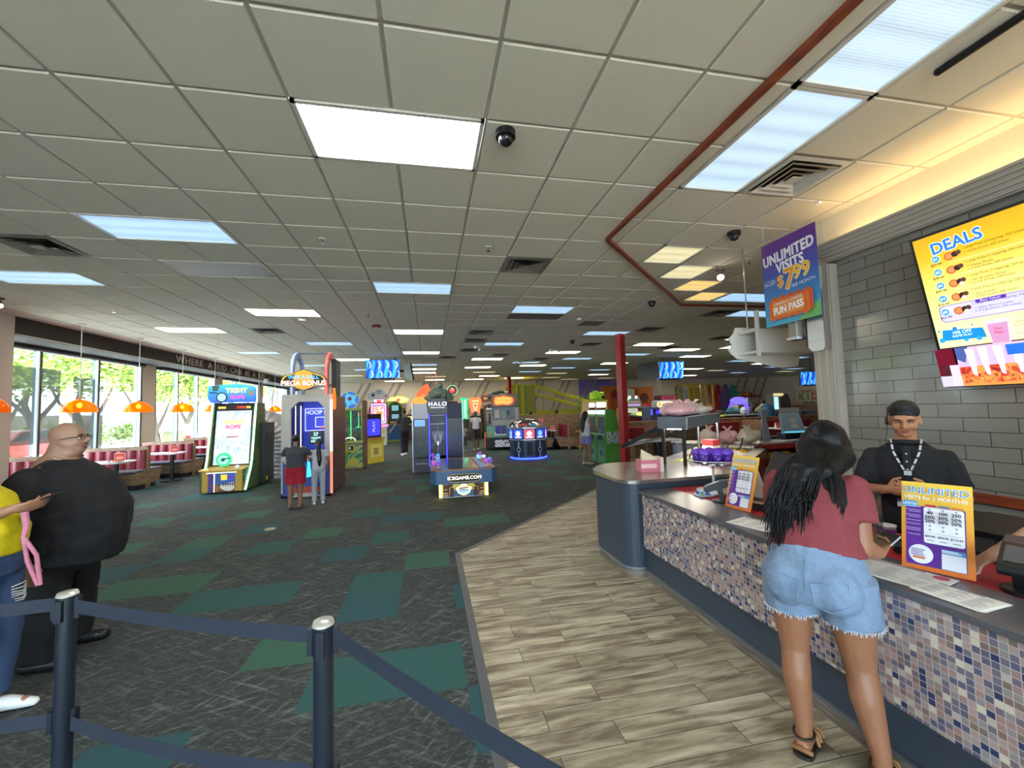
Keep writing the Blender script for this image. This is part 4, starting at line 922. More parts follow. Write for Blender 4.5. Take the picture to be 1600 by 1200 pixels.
belt('upper belt running from the right stanchion out of the bottom edge', (S2[0] + .04, S2[1] - .01, .94), (.75, .30, .92), .03)
belt('lower belt running from the right stanchion out of the bottom edge', (S2[0] + .04, S2[1] - .01, .51), (.75, .30, .50), .03)
# ================================================================ arcade machines (local: x right, y away, front at y=0)
def E_(h, k=1.6): return M(h, .4, emit=k * .5)
def screenmat(name, cols, scale, k=1.0): return printmat(name, cols, scale, k)
def pts_arc(cx, cz, r, a0, a1, n=12, rz=None): return [(cx + r * math.cos(a0 + (a1 - a0) * i / n), cz + (rz or r) * math.sin(a0 + (a1 - a0) * i / n)) for i in range(n + 1)]

# --- tightrope machine
t = thing('arcade_machine', 'arcade machine with a wheel on its topper, a tall tilted screen and green light strips', 'arcade machine', (-4.42, 10.2, 0), .03)
YB = M('c9a23f', .4); w = .39
MB().box(-w, 0, .04, w, .75, .50, YB).build('lower_cabinet', t, bevel=.01)
a = Art(-.002); a.rect(-.27, .05, -.17, .44, M('2f4aa0')); a.lines(-.26, -.19, .10, .40, 6, M('b83a5a'), .02)
a.rect(-.13, .05, .25, .44, M('3f6fc0')); a.rect(-.13, .05, .25, .20, M('8a5a32')); a.poly([(-.02, .20), (.22, .24), (.24, .10), (.16, .05), (.04, .07), (-.04, .13)], M('f2efe2'))
for k in range(5): a.poly([(.0 + k * .045, .215), (.045 + k * .045, .22), (.022 + k * .045, .15)], M('4a3426'))
a.disc(-.09, .12, .05, M('b5713a')); a.rect(-.02, .29, .10, .41, E_('e8cc38', .6)); a.rect(.12, .30, .22, .40, E_('3a50e0', .7)); a.rect(.14, .32, .20, .38, M('a83040'))
a.rect(-.30, .445, .28, .46, E_('e8f4ff', 2.)); a.rect(-.155, .04, -.14, .46, E_('dfeaff', 1.5)); a.build('front_art', t)
MB().prism([(-.05, .50), (.62, .50), (.62, .56), (-.02, .52)], 'x', -.44, .42, YB).build('control_deck', t)
m = MB(); m.cyl((-.02, .18, .55), (-.02, .22, .70), .035, YB, n=12); m.build('wheel_column', t)
m = MB(); m.cyl((-.02, .10, .72), (-.02, .16, .72), .15, M('2fbf74', .3, emit=.7), n=28).cyl((-.02, .085, .72), (-.02, .10, .72), .10, E_('8ef5bb', 1.2), n=24).cyl((-.02, .07, .72), (-.02, .09, .72), .04, M('1f8f58'), n=16); m.cyl((-.02, .08, .74), (.12, .06, .75), .012, BLACK, n=8); m.build('crank_wheel', t)
MB().cyl((.22, .18, .545), (.22, .17, .56), .04, E_('bcd8ff', .8), n=18).build('button', t)
MB().prism([(.45, .50), (.62, .50), (1.25, 1.3), (1.25, 1.98), (.66, 1.98), (.46, .6)], 'x', -.40, .40, M('1c2226', .4)).build('screen_cabinet', t)
MB().prism([(.425, .58), (.44, .58), (.615, 1.80), (.60, 1.80)], 'x', -.36, .36, screenmat('tight_screen', ['aab4c8', 'c9ccd8', 'b0bcd0', 'd6d0d4', 'b8c4d0'], 2., .42)).build('screen', t)
q = Art(0); q.txt('TIGHT', 0, .96, .145, M('e6e04a', .4, emit=.8), .03); q.txt('ROPE', 0, .85, .125, M('c8386a', .4, emit=.8), .03); q.lines(-.12, .14, .62, .63, 2, M('9a3a4a', .4, emit=.3), .012)
for k in range(9): q.poly([(-.3 + k * .07, .35 + .1 * math.sin(k * 2)), (-.26 + k * .07, .42 + .1 * math.sin(k * 2)), (-.30 + k * .07, .36 + .1 * math.sin(k * 2 + 1))], M('8aa0b8', .4, emit=.5))
q.build('screen_picture', t, (0, .422, .58), (-math.atan2(.175, 1.22), 0, 0))
MB().box(-.37, .59, 1.82, .37, .64, 1.93, M('3a2a22', .3)).build('score_panel', t); q = Art(.588); q.txt('5000', .14, 1.875, .09, E_('e03a2a', 1.2), .02); q.rect(-.33, 1.85, -.17, 1.90, E_('e8c850', .7)); q.rect(.25, 1.85, .34, 1.90, E_('e8c850', .7)); q.build('score_digits', t)
for s in (-1, 1):
    MB().prism([(.02, .04), (1.0, .04), (1.25, .6), (1.25, 1.98), (.62, 1.98), (.36, .70), (.30, .52), (.02, .50)], 'x', s * .42 - .018, s * .42 + .018, printmat('tight_side', ['16382e', '1f5a40', '6a7a38', '24463c', '8a6a38'], 4.)).build('side_panel', t)
    m = MB(); m.tube([(s * .45, -.0, .06), (s * .45, .30, .52), (s * .45, .36, .68), (s * .45, .60, 1.96)] if s > 0 else [(s * .45, .28, .50), (s * .45, .36, .68), (s * .45, .60, 1.96)], .022, M('8ff0b4', .4, emit=2.2, samp=True), 8); m.build('light_strip', t)
mq = [(-.50, 2.08), (-.44, 1.99), (.42, 1.99), (.45, 2.06), (.45, 2.30), (.40, 2.37), (.1, 2.42), (-.25, 2.40), (-.50, 2.37)]
MB().prism(mq, 'y', .48, .62, gradmat('tight_topper', [(0, '2a4fb8'), (.5, '2f78c8'), (1, '3aa0c0')], 'Z', 1.98, 2.42, .7)).build('topper', t)
q = Art(.478); q.txt('TIGHT', .08, 2.26, .15, E_('f6e9b8', 1.1), .045); q.txt('TIGHT', .08, 2.26, .15, E_('f0a030', .9), .01); q.txt('ROPE', .10, 2.11, .12, E_('ee4cc4', 1.), .04)
q.disc(-.22, 2.11, .115, M('101418')); q.disc(-.22, 2.11, .09, E_('9fd8d8', .7)); q.poly([(-.46, 2.24), (-.30, 2.22), (-.28, 2.20), (-.46, 2.21)], M('1a1a1a')); q.poly([(-.42, 2.38), (-.26, 2.38), (-.30, 2.26), (-.40, 2.25)], M('4a6a58')); q.poly([(.33, 2.2), (.40, 2.3), (.44, 2.2), (.38, 2.12)], M('caa35c')); q.build('topper_art', t)
MB().box(-.40, .9, .04, .55, 1.6, 1.50, M('15171a', .4)).build('rear_cabinet', t, bevel=.02); MB().box(.56, .95, .1, .565, 1.05, .2, M('d8c85a')).build('sticker', t)

# --- ribbed silver arch
t = thing('inflatable_arch', 'ribbed silver inflatable arch behind the tightrope machine', 'inflatable', (-4.1, 12.45, 0))
path = [V(.2, 0, .0), V(.2, 0, .9)] + [V(-.35 + .55 * math.cos(a_), 0, .95 + .52 * math.sin(a_)) for a_ in [i * PI / 18 for i in range(0, 11)]] + [V(-.62, .3, 1.46), V(-.7, 1.2, 1.4)]
fine, rad = [], []
for p_, q_ in zip(path, path[1:]):
    n_ = max(2, int((q_ - p_).length / .016))
    for k in range(n_): fine.append(p_.lerp(q_, k / n_))
fine.append(path[-1]); rad = [.345 + .014 * math.sin(k * .95) for k in range(len(fine))]
m = MB(); m.tube(fine, rad, M('c4c0be', .38, .35), 28); o = m.build('ribbed_tube', t)

# --- hoop machine
t = thing('arcade_machine', 'tall basketball machine with arched red and blue fins and an oval orange sign', 'arcade machine', (-2.42, 9.08, 0), 0)
GF = M('b3b0a6', .5); w = .47
outer = [(-w, .12), (w, .12), (w, 2.07), (-w, 2.07)]
m = MB(); oc = [(-.30, .62), (.34, .62), (.34, 1.78), (.22, 1.92), (-.16, 1.92), (-.30, 1.78)]
# front frame as boxes round the eight-sided opening
m.box(-w, 0, .02, w, .06, .10, GF).box(-w, 0, .02, -.30, .06, 2.07, GF).box(.34, 0, .02, w, .06, 2.07, GF).box(-.30, 0, 1.92, .34, .06, 2.07, GF)
m.prism([(-.30, 1.78), (-.16, 1.92), (-.30, 1.92)], 'y', 0, .06, GF).prism([(.34, 1.78), (.34, 1.92), (.22, 1.92)], 'y', 0, .06, GF); m.build('front_frame', t)
MB().box(-.30, .02, .08, .34, .05, .70, gradmat('hoop_base', [(0, '24408f'), (1, '3459b0')], 'Z', 0, .7)).build('lower_panel', t)
q = Art(-.002); q.poly([(-.44, .05), (-.22, .05), (-.36, .62), (-.44, .75)], M('2a4590')); q.poly([(.44, .05), (.20, .05), (.36, .62), (.44, .75)], M('2a4590')); q.poly([(-.3, .10), (.3, .10), (.24, .22), (-.24, .22)], M('a8432a')); q.poly([(.0, .40), (.09, .42), (.06, .75), (.02, .78)], E_('40d8f0', 1.6)); q.build('front_art', t)
MB().box(-w + .02, .06, .05, -w + .05, 1.5, 2.05, M('28407c')).build('side_panel', t); MB().box(w - .05, .06, .05, w - .01, 1.5, 2.05, M('6a3a34', .4, var=.4, bscale=6.)).build('side_panel', t)
MB().box(-w + .05, 1.3, .05, w - .05, 1.5, 2.0, E_('2c3ea8', .55)).build('rear_panel', t); MB().box(-w + .05, .1, .6, w - .05, 1.3, .64, M('2b3b88', .4)).build('deck', t)
q = Art(1.295); q.rect(-.18, 1.25, .40, 1.83, E_('3a48d0', .6)); W1 = E_('cfd8ff', .8)
for x0, z0, x1, z1 in ((-.14, 1.28, .36, 1.30), (-.14, 1.78, .36, 1.80), (-.14, 1.28, -.12, 1.80), (.34, 1.28, .36, 1.80), (.08, 1.36, .30, 1.38), (.08, 1.58, .30, 1.60), (.08, 1.36, .10, 1.60), (.28, 1.36, .30, 1.60)): q.rect(x0, z0, x1, z1, W1)
q.txt('HOOP IT', .12, 1.70, .13, W1, .03); q.build('backboard', t, (-.24, 0, 0))
q = MB(); q.lathe([(.12, 0), (.13, 0)], (.12, 1.1, 1.38), M('d85020'), 20); q.tube([(.12 + .13 * math.cos(a_ * PI / 10), 1.1 + .13 * math.sin(a_ * PI / 10), 1.36) for a_ in range(20)], .012, M('e05828', .4, emit=.4), closed=True); q.build('hoop', t)
m = MB(); m.ell((.02, .9, .78), .12, M('c05a28', .7)).ell((-.14, .7, .76), .11, M('b85424', .7)).ell((.2, .8, .76), .11, M('c05a28', .7)); m.build('basketballs', t)
MB().box(.02, .10, 1.05, .28, .16, 1.32, BLACK).build('ticket_screen', t); q = Art(.098); q.txt('27', .15, 1.25, .09, E_('9ff0ff', 1.6), .03); q.txt('TICKET', .15, 1.17, .055, E_('9ff0ff', 1.6), .03); q.txt('BONUS', .15, 1.11, .055, E_('9ff0ff', 1.6), .03); q.build('ticket_digits', t)
for x, c in ((-.34, 'dfe8ff'), (-.24, 'ffffff')): MB().bar((x + .1, .12, .7), (x + .1, .12, 1.84), .014, .014, E_(c, 2.2)).build('light_strip', t)
m = MB(); m.tube([(w, .0, .06), (w, .0, 2.05)], .022, E_('ff6a58', 2.4), 8); m.build('light_strip', t); m = MB(); m.tube([(w - .0, .0, .9), (w, .0, 1.95)], .024, E_('ffffff', 1.6), 8); m.build('light_strip', t)
def fin(x, c, em):
    m = MB(); pl = pts_arc(.45, 2.55, .40, 0, PI, 10, .42); pl = [(.85, 2.05)] + pl + [(.05, 2.05)]; inn_ = [(.73, 2.05)] + pts_arc(.45, 2.55, .28, 0, PI, 10, .32) + [(.17, 2.05)]
    n = len(pl); m2 = MB(); vs = [(x - .03, u, v) for u, v in pl] + [(x - .03, u, v) for u, v in inn_] + [(x + .03, u, v) for u, v in pl] + [(x + .03, u, v) for u, v in inn_]
    fs = []
    for i in range(n - 1): fs += [(i, i + 1, n + i + 1, n + i), (2 * n + i + 1, 2 * n + i, 3 * n + i, 3 * n + i + 1), (i + 1, i, 2 * n + i, 2 * n + i + 1), (n + i, n + i + 1, 3 * n + i + 1, 3 * n + i)]
    m2.add(vs, fs, c); m2.build('arched_fin', t); m2 = MB(); m2.tube([(x, u - .0, v) for u, v in pl], .02, em, 8); m2.build('fin_light', t)
fin(-.30, M('7f8fb8', .3), E_('8fa6e8', .9)); fin(.36, M('c23a46', .35), E_('ff5a52', 1.8))
m = MB(); m.bar((-.30, .45, 2.96), (.36, .45, 2.96), .02, .02, M('2c4a7a')); m.bar((-.30, .3, 2.2), (.36, .3, 2.2), .02, .02, STEEL); m.build('cross_bar', t)
MB().box(.37, .5, 2.05, .46, .95, 2.85, M('2a2a2e')).build('blower', t)
ov = [(.43 * math.copysign(abs(math.cos(i * PI / 16)) ** .9, math.cos(i * PI / 16)), .15 * math.sin(i * PI / 16) + (.07 * max(0, 1 - abs(math.cos(i * PI / 16)) * 2.2)) * (1 if i < 16 else -1)) for i in range(32)]
MB().prism([(x - .04, z + 2.36) for x, z in ov], 'y', -.06, .0, M('1a1210', .4)).build('oval_sign', t)
q = Art(-.062); q.poly([(x * .94 - .04, z * .92 + 2.36) for x, z in ov], E_('f0b020', .8)); q.poly([(x * .88 - .04, z * .84 + 2.36) for x, z in ov], M('241612')); q.disc(-.04, 2.36, .19, E_('f08a1c', .8), .19); q.txt('WIN A BALL', -.04, 2.41, .105, E_('3aa8f0', .8), .035); q.txt('MEGA BONUS', -.04, 2.29, .135, M('c02818'), .055); q.txt('MEGA BONUS', -.04, 2.29, .135, E_('fff0e8', 1.1), .02); q.build('sign_art', t)
m = MB(); m.prism([(.10, 1.75), (.30, 1.75), (.33, 1.95), (.26, 2.2), (.14, 2.2), (.07, 1.95)], 'x', .47, .50, E_('e87a1c', .7)); m.build('side_sign', t); m = MB(); m.prism([(-.02, .12), (1.0, .12), (1.0, .80), (.2, .95), (-.02, .9)], 'x', .46, .475, M('5a4038', .4, var=.5, bscale=7.)); m.build('side_art', t)

# --- claw machine, green and yellow
t = thing('claw_machine', 'green and yellow ball claw machine with a round blue topper', 'claw machine', (-2.30, 13.1, 0), .08); w = .35
MB().box(-w, 0, .02, w, .8, .80, printmat('claw_base', ['1f6a34', '3aa046', 'b8c83a', '2a5a8a', '58b04a'], 3.)).build('lower_cabinet', t)
q = Art(-.002); q.rect(-.12, .52, .14, .74, M('c9b83a')); q.rect(-.05, .57, .10, .69, BLACK); q.txt('$', -.01, .63, .08, E_('a8e8ff', 1.), .02); q.disc(.08, .22, .13, M('c0b840')); q.disc(-.18, .3, .06, M('c8e0e8')); q.rect(-w, 0, w, .04, M('8a3028')); q.build('front_art', t)
MB().box(-w - .02, -.06, .78, w + .02, .8, .84, M('b8c04a', .4)).build('deck', t); q = MB(); q.tube([(-.16, -.04, .83), (-.14, -.04, .90), (-.06, -.04, .94), (.06, -.04, .94), (.14, -.04, .90), (.16, -.04, .83)], .018, M('efeed8', .4, emit=.4), 8); q.build('handle_arch', t)
m = MB(); 
for x in (-w, w): m.bar((x * .97, .02, .84), (x * .97, .02, 1.76), .03, .03, M('a8b040'))
m.box(-w, 0, 1.74, w, .8, 1.80, M('a8ae48')); m.build('window_frame', t); MB().box(-w + .02, .015, .84, w - .02, .02, 1.74, glassmat('case_glass', 'eef4ee', .08)).build('window_glass', t)
MB().box(-w, .74, .84, w, .8, 1.74, printmat('claw_back', ['8a8f7a', 'b0b098', '6f7f6a', 'c2b8a0'], 5.)).build('rear_panel', t)
m = MB(); m.cyl((.02, .12, .86), (.02, .12, 1.74), .012, E_('58f07a', 2.2), n=8); m.build('light_tube', t); m = MB(); m.tube([(.22, .2, 1.7), (.24, .2, 1.4), (.22, .2, 1.2)], .012, E_('4ae8a8', 1.4), 6); m.tube([(.14, .2, 1.22), (.22, .2, 1.26), (.30, .2, 1.22)], .012, E_('4ae8a8', 1.4), 6); m.build('claw', t)
m = MB(); m.ell((-.08, .3, 1.60), .12, M('a8b838', .4)).ell((.26, .3, 1.62), .06, M('d8304a', .5, emit=.4)).ell((-.2, .4, 1.0), .12, M('78a048', .6)).ell((.1, .5, .96), .12, M('c0a840', .6)).ell((.26, .4, 1.3), .07, M('b8b040', .5)); m.build('prize_balls', t)
m = MB(); m.cyl((-.01, .10, 2.06), (-.01, .16, 2.06), .27, M('d8dcd8', .4), n=32); m.build('topper', t); q = Art(.098); q.disc(-.01, 2.06, .25, M('1f5aa8', .3, emit=.4), n=32); q.disc(-.01, 2.07, .17, M('3a9ac8', .3, emit=.5)); q.disc(-.01, 2.10, .06, M('8a4a48'))
for k in range(10): a_ = k * PI / 5; q.poly([(-.01 + .08 * math.cos(a_), 2.06 + .08 * math.sin(a_)), (-.01 + .24 * math.cos(a_ + .12), 2.06 + .24 * math.sin(a_ + .12)), (-.01 + .24 * math.cos(a_ - .05), 2.06 + .24 * math.sin(a_ - .05))], M('88c85a' if k % 2 else '2a4ad0', .4, emit=.4))
q.build('topper_art', t); MB().box(w, 0, .05, w + .10, .95, 2.05, M('6b4430', .45, var=.4, bscale=4.)).build('side_panel', t, bevel=.03)
# --- yellow cabinet with a black top
t = thing('arcade_machine', 'narrow yellow and black cabinet with a glowing blue screen beside the claw machine', 'arcade machine', (-1.72, 14.5, 0), .9)
MB().box(-.34, 0, 0, .34, .7, .80, M('d8c23c', .4)).build('lower_cabinet', t, bevel=.01); MB().box(-.34, .1, .80, .34, .7, 1.62, BLACK).build('upper_cabinet', t, bevel=.01)
q = Art(-.002); q.rect(-.25, .2, .25, .62, M('e8dc80')); q.rect(-.12, .28, .1, .5, M('a89a4a')); q.build('front_art', t); q = Art(.098); q.rect(-.28, .9, .28, 1.45, E_('3a3ae8', 1.)); q.txt('PLAY', 0, 1.2, .16, E_('9aa8ff', 1.), .02, rot=1.57); q.build('screen', t); MB().box(-.34, -.06, .78, .34, .16, .83, M('b8813c')).build('deck', t)

# --- pinky red tall machine
t = thing('arcade_machine', 'tall red rimmed machine with pink and violet lights and a grey cloud-shaped topper', 'arcade machine', (-2.48, 22.0, 0), .12); w = .46
MB().box(-w * .85, 0, 0, w * .85, .9, .95, M('c4c2c0', .4)).build('lower_cabinet', t, bevel=.03); q = Art(-.002); q.rect(-.1, .55, -.02, .82, M('2a2c34')); q.rect(.16, .62, .28, .82, M('c8b050')); q.build('front_art', t)
MB().box(-w, -.08, .95, w, .8, 1.05, E_('f080c0', 1.)).build('light_strip', t); body = pts_arc(0, 1.65, .50, -.9, PI + .9, 20, .66)
MB().prism(body, 'y', .05, .8, M('a82c40', .35)).build('upper_cabinet', t)
q = Art(.045); q.rrect(-.36, 1.12, .36, 2.12, .08, E_('e8a8f0', 1.6)); q.rrect(-.31, 1.17, .31, 2.06, .06, E_('7a50e0', 1.2)); q.rrect(-.27, 1.22, .27, 2.0, .05, screenmat('pp_screen', ['b08080', 'd8b890', 'c06040', 'e0c8c0', 'a090a8'], 5., .7)); q.rect(-.22, 2.18, .24, 2.32, E_('f8b8d8', 1.4)); q.rect(-.08, 2.16, .12, 2.3, E_('c82838', 1.)); q.disc(0, 1.6, .12, E_('e88a3a', .8)); q.build('screen', t)
cld = [(-.52, 2.34), (.5, 2.34), (.52, 2.55), (.38, 2.62), (.30, 2.74), (.1, 2.86), (-.06, 2.82), (-.2, 2.74), (-.34, 2.72), (-.50, 2.6)]
MB().prism(cld, 'y', .05, .2, M('a2a6b0', .5)).build('topper', t); q = Art(.048); q.disc(-.26, 2.55, .08, M('25252a')); q.disc(.02, 2.70, .08, M('25252a')); q.disc(.02, 2.70, .04, WHITE); q.rect(-.2, 2.42, .3, 2.52, M('c8a890')); q.disc(.36, 2.5, .06, M('c84858')); q.build('topper_art', t)
# --- blue and green cabinet behind
t = thing('arcade_machine', 'arched green and blue cabinet beyond the red rimmed machine', 'arcade machine', (-1.85, 24.3, 0), .5); w = .5
MB().prism([(-w, 0), (w, 0), (w, 1.7)] + pts_arc(0, 1.7, w, 0, PI, 10, .6) + [(-w, 1.7)], 'y', 0, .8, M('7f9a3a', .4)).build('shell', t)
q = Art(-.002); q.rect(-.42, .12, .42, .95, M('2a5f9a')); q.poly([(-.42, 1.0), (.42, 1.0), (.42, 1.7)] + pts_arc(0, 1.7, .42, 0, PI, 8, .5) + [(-.42, 1.7)], M('1f4a3a')); q.rect(-.2, 1.75, .2, 2.05, M('7fc0c8', .4, emit=.3)); q.rect(-.2, 1.3, .22, 1.55, M('88b0c8', .4, emit=.3)); q.rect(-.3, 1.05, .3, 1.15, M('d8a080')); q.build('front_art', t)
# --- signs over the far machines
t = thing('oval_sign', 'long glowing yellow oval sign with a red emblem over the far machines', 'sign', (-1.78, 26.0, 2.40)); m = MB(); m.prism([(.62 * math.cos(i * PI / 16), .22 * math.sin(i * PI / 16)) for i in range(32)], 'y', 0, .1, E_('e8d84a', 1.)); m.build('sign_body', t); q = Art(-.002); q.disc(0, 0, .55, E_('f8f08a', 1.2), .16); q.disc(0, .0, .10, E_('e06030', 1.)); q.rect(-.16, -.06, .16, -.02, E_('c83828', .8)); q.build('sign_art', t)
MB().box(-.5, .02, -.5, .5, .08, -.22, M('b8b0a0')).build('sign_base', t); MB().box(-.4, .05, -2.4, .4, .5, -.5, M('5a3428')).build('cabinet', t)
for lab, x, y, z, pl, c, em, cat in (
    ('orange glowing rounded sign rising left behind the tall dark machine', -.28, 24, 2.62, [(-.35, -.5), (.0, -.6), (.3, -.3), (.42, .2), (.25, .6), (-.1, .45), (-.4, -.05)], 'f0602a', .9, 'sign'),
    ('lower golden rounded sign left behind the tall dark machine', -.42, 23, 2.15, [(-.5, -.35), (.4, -.35), (.4, .1), (.1, .32), (-.3, .28), (-.5, 0)], 'e8a040', .6, 'sign'),
    ('green arrow sign of small lights right of the tall dark machine', 1.98, 23, 1.75, [(-.12, -.55), (.12, -.6), (.14, .5), (.22, .55), (-.25, .62), (-.3, .5), (-.12, .45)], '3ad88a', .9, 'sign'),
    ('round sign with a red button and green rim behind the tall dark machine', 1.35, 24, 2.82, [(.32 * math.cos(i * PI / 10), .3 * math.sin(i * PI / 10)) for i in range(20)], '8ad8a0', .7, 'sign'),
    ('orange lantern-shaped lit sign between the tall dark machine and the jeep', 2.55, 23, 1.95, [(-.22, -.45), (.22, -.45), (.30, -.1), (.36, .22), (.25, .4), (-.25, .4), (-.36, .22), (-.30, -.1)], 'f08048', 1., 'sign'),
    ('brown pointed topper left of the jeep machine', 3.25, 24, 2.35, [(-.45, -.25), (.35, -.25), (.5, .3), (.2, .2), (-.2, .1)], '8a5a48', .0, 'sign')):
    t = thing('lit_sign', lab, cat, (x, y, z)); m = MB(); m.prism(pl, 'y', 0, .12, E_(c, em) if em else M(c)); m.build('sign_body', t)
    q = Art(-.002)
    if c == '8ad8a0': q.disc(0, 0, .25, M('2a3a30')); q.disc(0, 0, .17, E_('e04040', .9)); q.disc(.0, .05, .08, WHITE)
    elif c == '3ad88a':
        for k in range(9): q.disc(0, -.45 + k * .11, .04, E_('c8ffe0', 2.))
    elif c == 'f08048': q.rect(-.2, .16, .2, .24, E_('ffc080', 1.2)); q.poly([(-.16, .1), (.16, .1), (.1, -.3), (0, -.42), (-.1, -.3)], E_('ffa080', 1.3)); q.disc(0, -.05, .05, M('a03020'))
    else: q.rect(-.1, -.1, .1, 0, M('f8d0a0'))
    q.build('sign_art', t); MB().box(-.28, .02, -z, .28, .5, -.62 if z > 1.9 else -.6, M(random.Random(lab).choice(['3a2a22', '20303a', '4a2030', '2a3a2a']), .5)).build('cabinet', t)
t = thing('arcade_machine', 'dark orange-lit cabinet in the gap left of the tall dark machine', 'arcade machine', (-.8, 25.5, 0)); MB().box(-.5, 0, 0, .5, .7, 1.5, M('4a2a1c')).build('cabinet', t); q = Art(-.002); q.rect(-.42, .9, .3, 1.4, E_('e8d8a0', .8)); q.rect(.05, 1.0, .3, 1.3, E_('e87a40', .8)); q.rect(-.45, .1, .45, .5, M('8a4a28')); q.build('screen', t)
t = thing('arcade_machine', 'slim cabinet with a column of white bulbs left of the jeep machine', 'arcade machine', (3.2, 22.4, 0)); MB().box(-.2, 0, 0, .35, .7, 1.9, M('5a3a2a')).build('cabinet', t); q = Art(-.002)
for k in range(5): q.disc(-.08, 1.15 + k * .14, .05, E_('fff4d0', 2.))
q.rect(.05, .5, .3, .75, E_('e05a30', .8)); q.rect(.05, .8, .3, 1.0, E_('5a6ae8', .9)); q.rect(-.15, .05, .3, .4, M('b87a3a')); q.rect(0.02, 1.4, .32, 1.8, E_('d8c83a', .7)); q.build('front_art', t)

# --- tall dark shooting machine
t = thing('arcade_machine', 'tall dark shooting cabinet with two upright blue light strips', 'arcade machine', (.24, 11.45, 0), 0)
DK = M('101118', .5); SIDE = M('1a1d38', .35)
m = MB(); m.box(-.66, .3, .04, .66, 1.5, .42, M('22222a', .4)); m.box(-.66, .08, .02, -.24, 1.5, .40, M('24242c', .4)); m.build('lower_cabinet', t)
MB().box(-.66, .45, .40, .66, 1.6, 1.84, DK).build('rear_cabinet', t)
MB().box(-.65, .10, .42, -.25, .46, 1.02, printmat('halo_l', ['0e1420', '14241c', '1c3a28', '182034', '0c0e16'], 4.)).build('side_artwork', t)
MB().box(.25, .10, .42, .65, .46, 1.02, printmat('halo_r', ['12163a', '1c2252', '141c30', '2a2a5a', '0c0e1c'], 4.)).build('side_artwork', t)
for s in (-1, 1):
    MB().box(s * .65, .12, 1.02, s * .25, .15, 1.45, M('07080c', .35)).build('side_screen', t)
    MB().box(s * .66, .10, 1.45, s * .24, .50, 1.86, M('989aa2', .3) if s < 0 else M('171b3a', .5)).build('header_block', t, bevel=.01)
    MB().box(s * .68, .06, .04, s * .66, 1.5, 1.90, M('9aa0a8', .3, .6)).build('edge_trim', t)
    m = MB(); m.cyl((s * .23, .03, .42 - (.25 if s < 0 else .35)), (s * .23, .03, 1.60), .016, E_('3438ff', 3.), n=8); m.build('light_strip', t)
MB().box(-.62, .09, 1.25, -.34, .11, 1.43, M('5a8ab8', .3, emit=.4)).build('screen_picture', t)
MB().box(-.22, .30, .05, .22, .34, 1.56, printmat('halo_mid', ['090a10', '14151c', '2a2c36', '0c0d14', '3c3e4a'], 7.)).build('centre_panel', t)
q = Art(.298)
for z, w_ in ((1.54, .20), (1.30, .20)): q.rect(-w_, z - .006, w_, z + .006, E_('b8bcc8', .5))
for k in range(6): q.poly([(-.02 - .03 * k, 1.1), (-.01 - .03 * k, 1.1), (-.04, .9 - .03 * k), (-.06, .9 - .03 * k)], M('8a8e9a', .3)); q.poly([(.02 + .03 * k, 1.1), (.01 + .03 * k, 1.1), (.04, .9 - .03 * k), (.06, .9 - .03 * k)], M('8a8e9a', .3))
q.rect(-.006, .3, .006, 1.3, M('b0b4c0')); q.rect(-.02, .72, .02, .82, E_('e8ecf4', 1.)); q.build('centre_emblem', t)
MB().prism([(-.26, 1.58), (.26, 1.58), (.26, 1.86), (.20, 2.0), (-.20, 2.0), (-.30, 1.88)], 'y', .0, .35, M('0d0d12', .35)).build('header', t)
q = Art(-.002); q.txt('HALO', 0, 1.84, .145, E_('f2f4ff', 1.6), .015, spacing=1.25, sx=1.1); q.txt('FIRETEAM RAVEN', 0, 1.745, .045, E_('f2f4ff', 1.3), .01, spacing=1.1); q.build('header_lettering', t)
q = Art(.078); q.txt('RAW THRILLS', -.44, .25, .05, M('c0c4cc'), .01); q.build('maker_lettering', t)
m = Blob(); m.cap(V(-.26, .3, 2.02), .09, V(.36, .3, 2.0), .08).cap(V(-.1, .3, 2.1), .15, V(.16, .3, 2.12), .16).cap(V(.0, .3, 2.2), .12, V(.08, .3, 2.36), .10).cap(V(.2, .3, 2.1), .08, V(.36, .3, 2.05), .05); m.build('topper', M('56665a', .6, var=.4, bscale=8.), t, .03, 2, .04)
MB().cyl((-.02, .25, 2.35), (-.02, .25, 2.72), .006, E_('f07a78', .9), n=6).build('antenna', t)

# --- low two-player table machine
t = thing('arcade_table', 'low blue topped two-player game table with glowing yellow legs and a dark nameplate', 'arcade machine', (.63, 8.02, 0), .0)
BD = M('35577f', .4)
dk = [(-.52, -.22), (.52, -.22), (.62, -.10), (.62, 1.6), (.50, 1.78), (-.50, 1.78), (-.62, 1.6), (-.62, -.10)]
MB().prism(dk, 'z', .30, .54, BD).build('deck', t, bevel=.01)
MB().prism([(x * .97, y * .99) for x, y in dk], 'z', .54, .56, M('8a5a3a', .4)).build('playfield_rim', t)
MB().box(-.28, -.12, .56, .34, 1.6, .566, M('20242c', .1)).build('playfield_screen', t)
for s in (-1, 1):
    MB().box(s * .30, -.15, .56, s * .42, 1.5, .58, M('3a6ab0', .4)).build('lane', t)
    for n_, yq in enumerate((.1, 1.2)):
        m = MB(); R = random.Random(s * 3 + n_)
        for k in range(7): m.ell((s * .50 + R.uniform(-.07, .07), yq + R.uniform(-.12, .16), .60 + R.uniform(0, .10)), R.uniform(.025, .05), M(R.choice(['8fd0e8', 'd05aa0', 'e8e8f0', '4a90d8', '7a4ab8']), .3, emit=.3), n=10, m=6)
        m.tube([(s * .46, yq - .1, .58), (s * .5, yq, .68), (s * .54, yq + .1, .6)], .012, M('d8d8e0'), 6); m.build('figure_cluster', t)
m = MB(); m.prism([(-.30, .36), (-.26, .33), (.26, .33), (.30, .36), (.30, .46), (.26, .49), (-.26, .49), (-.30, .46)], 'y', -.245, -.218, M('16140f')); m.build('nameplate', t)
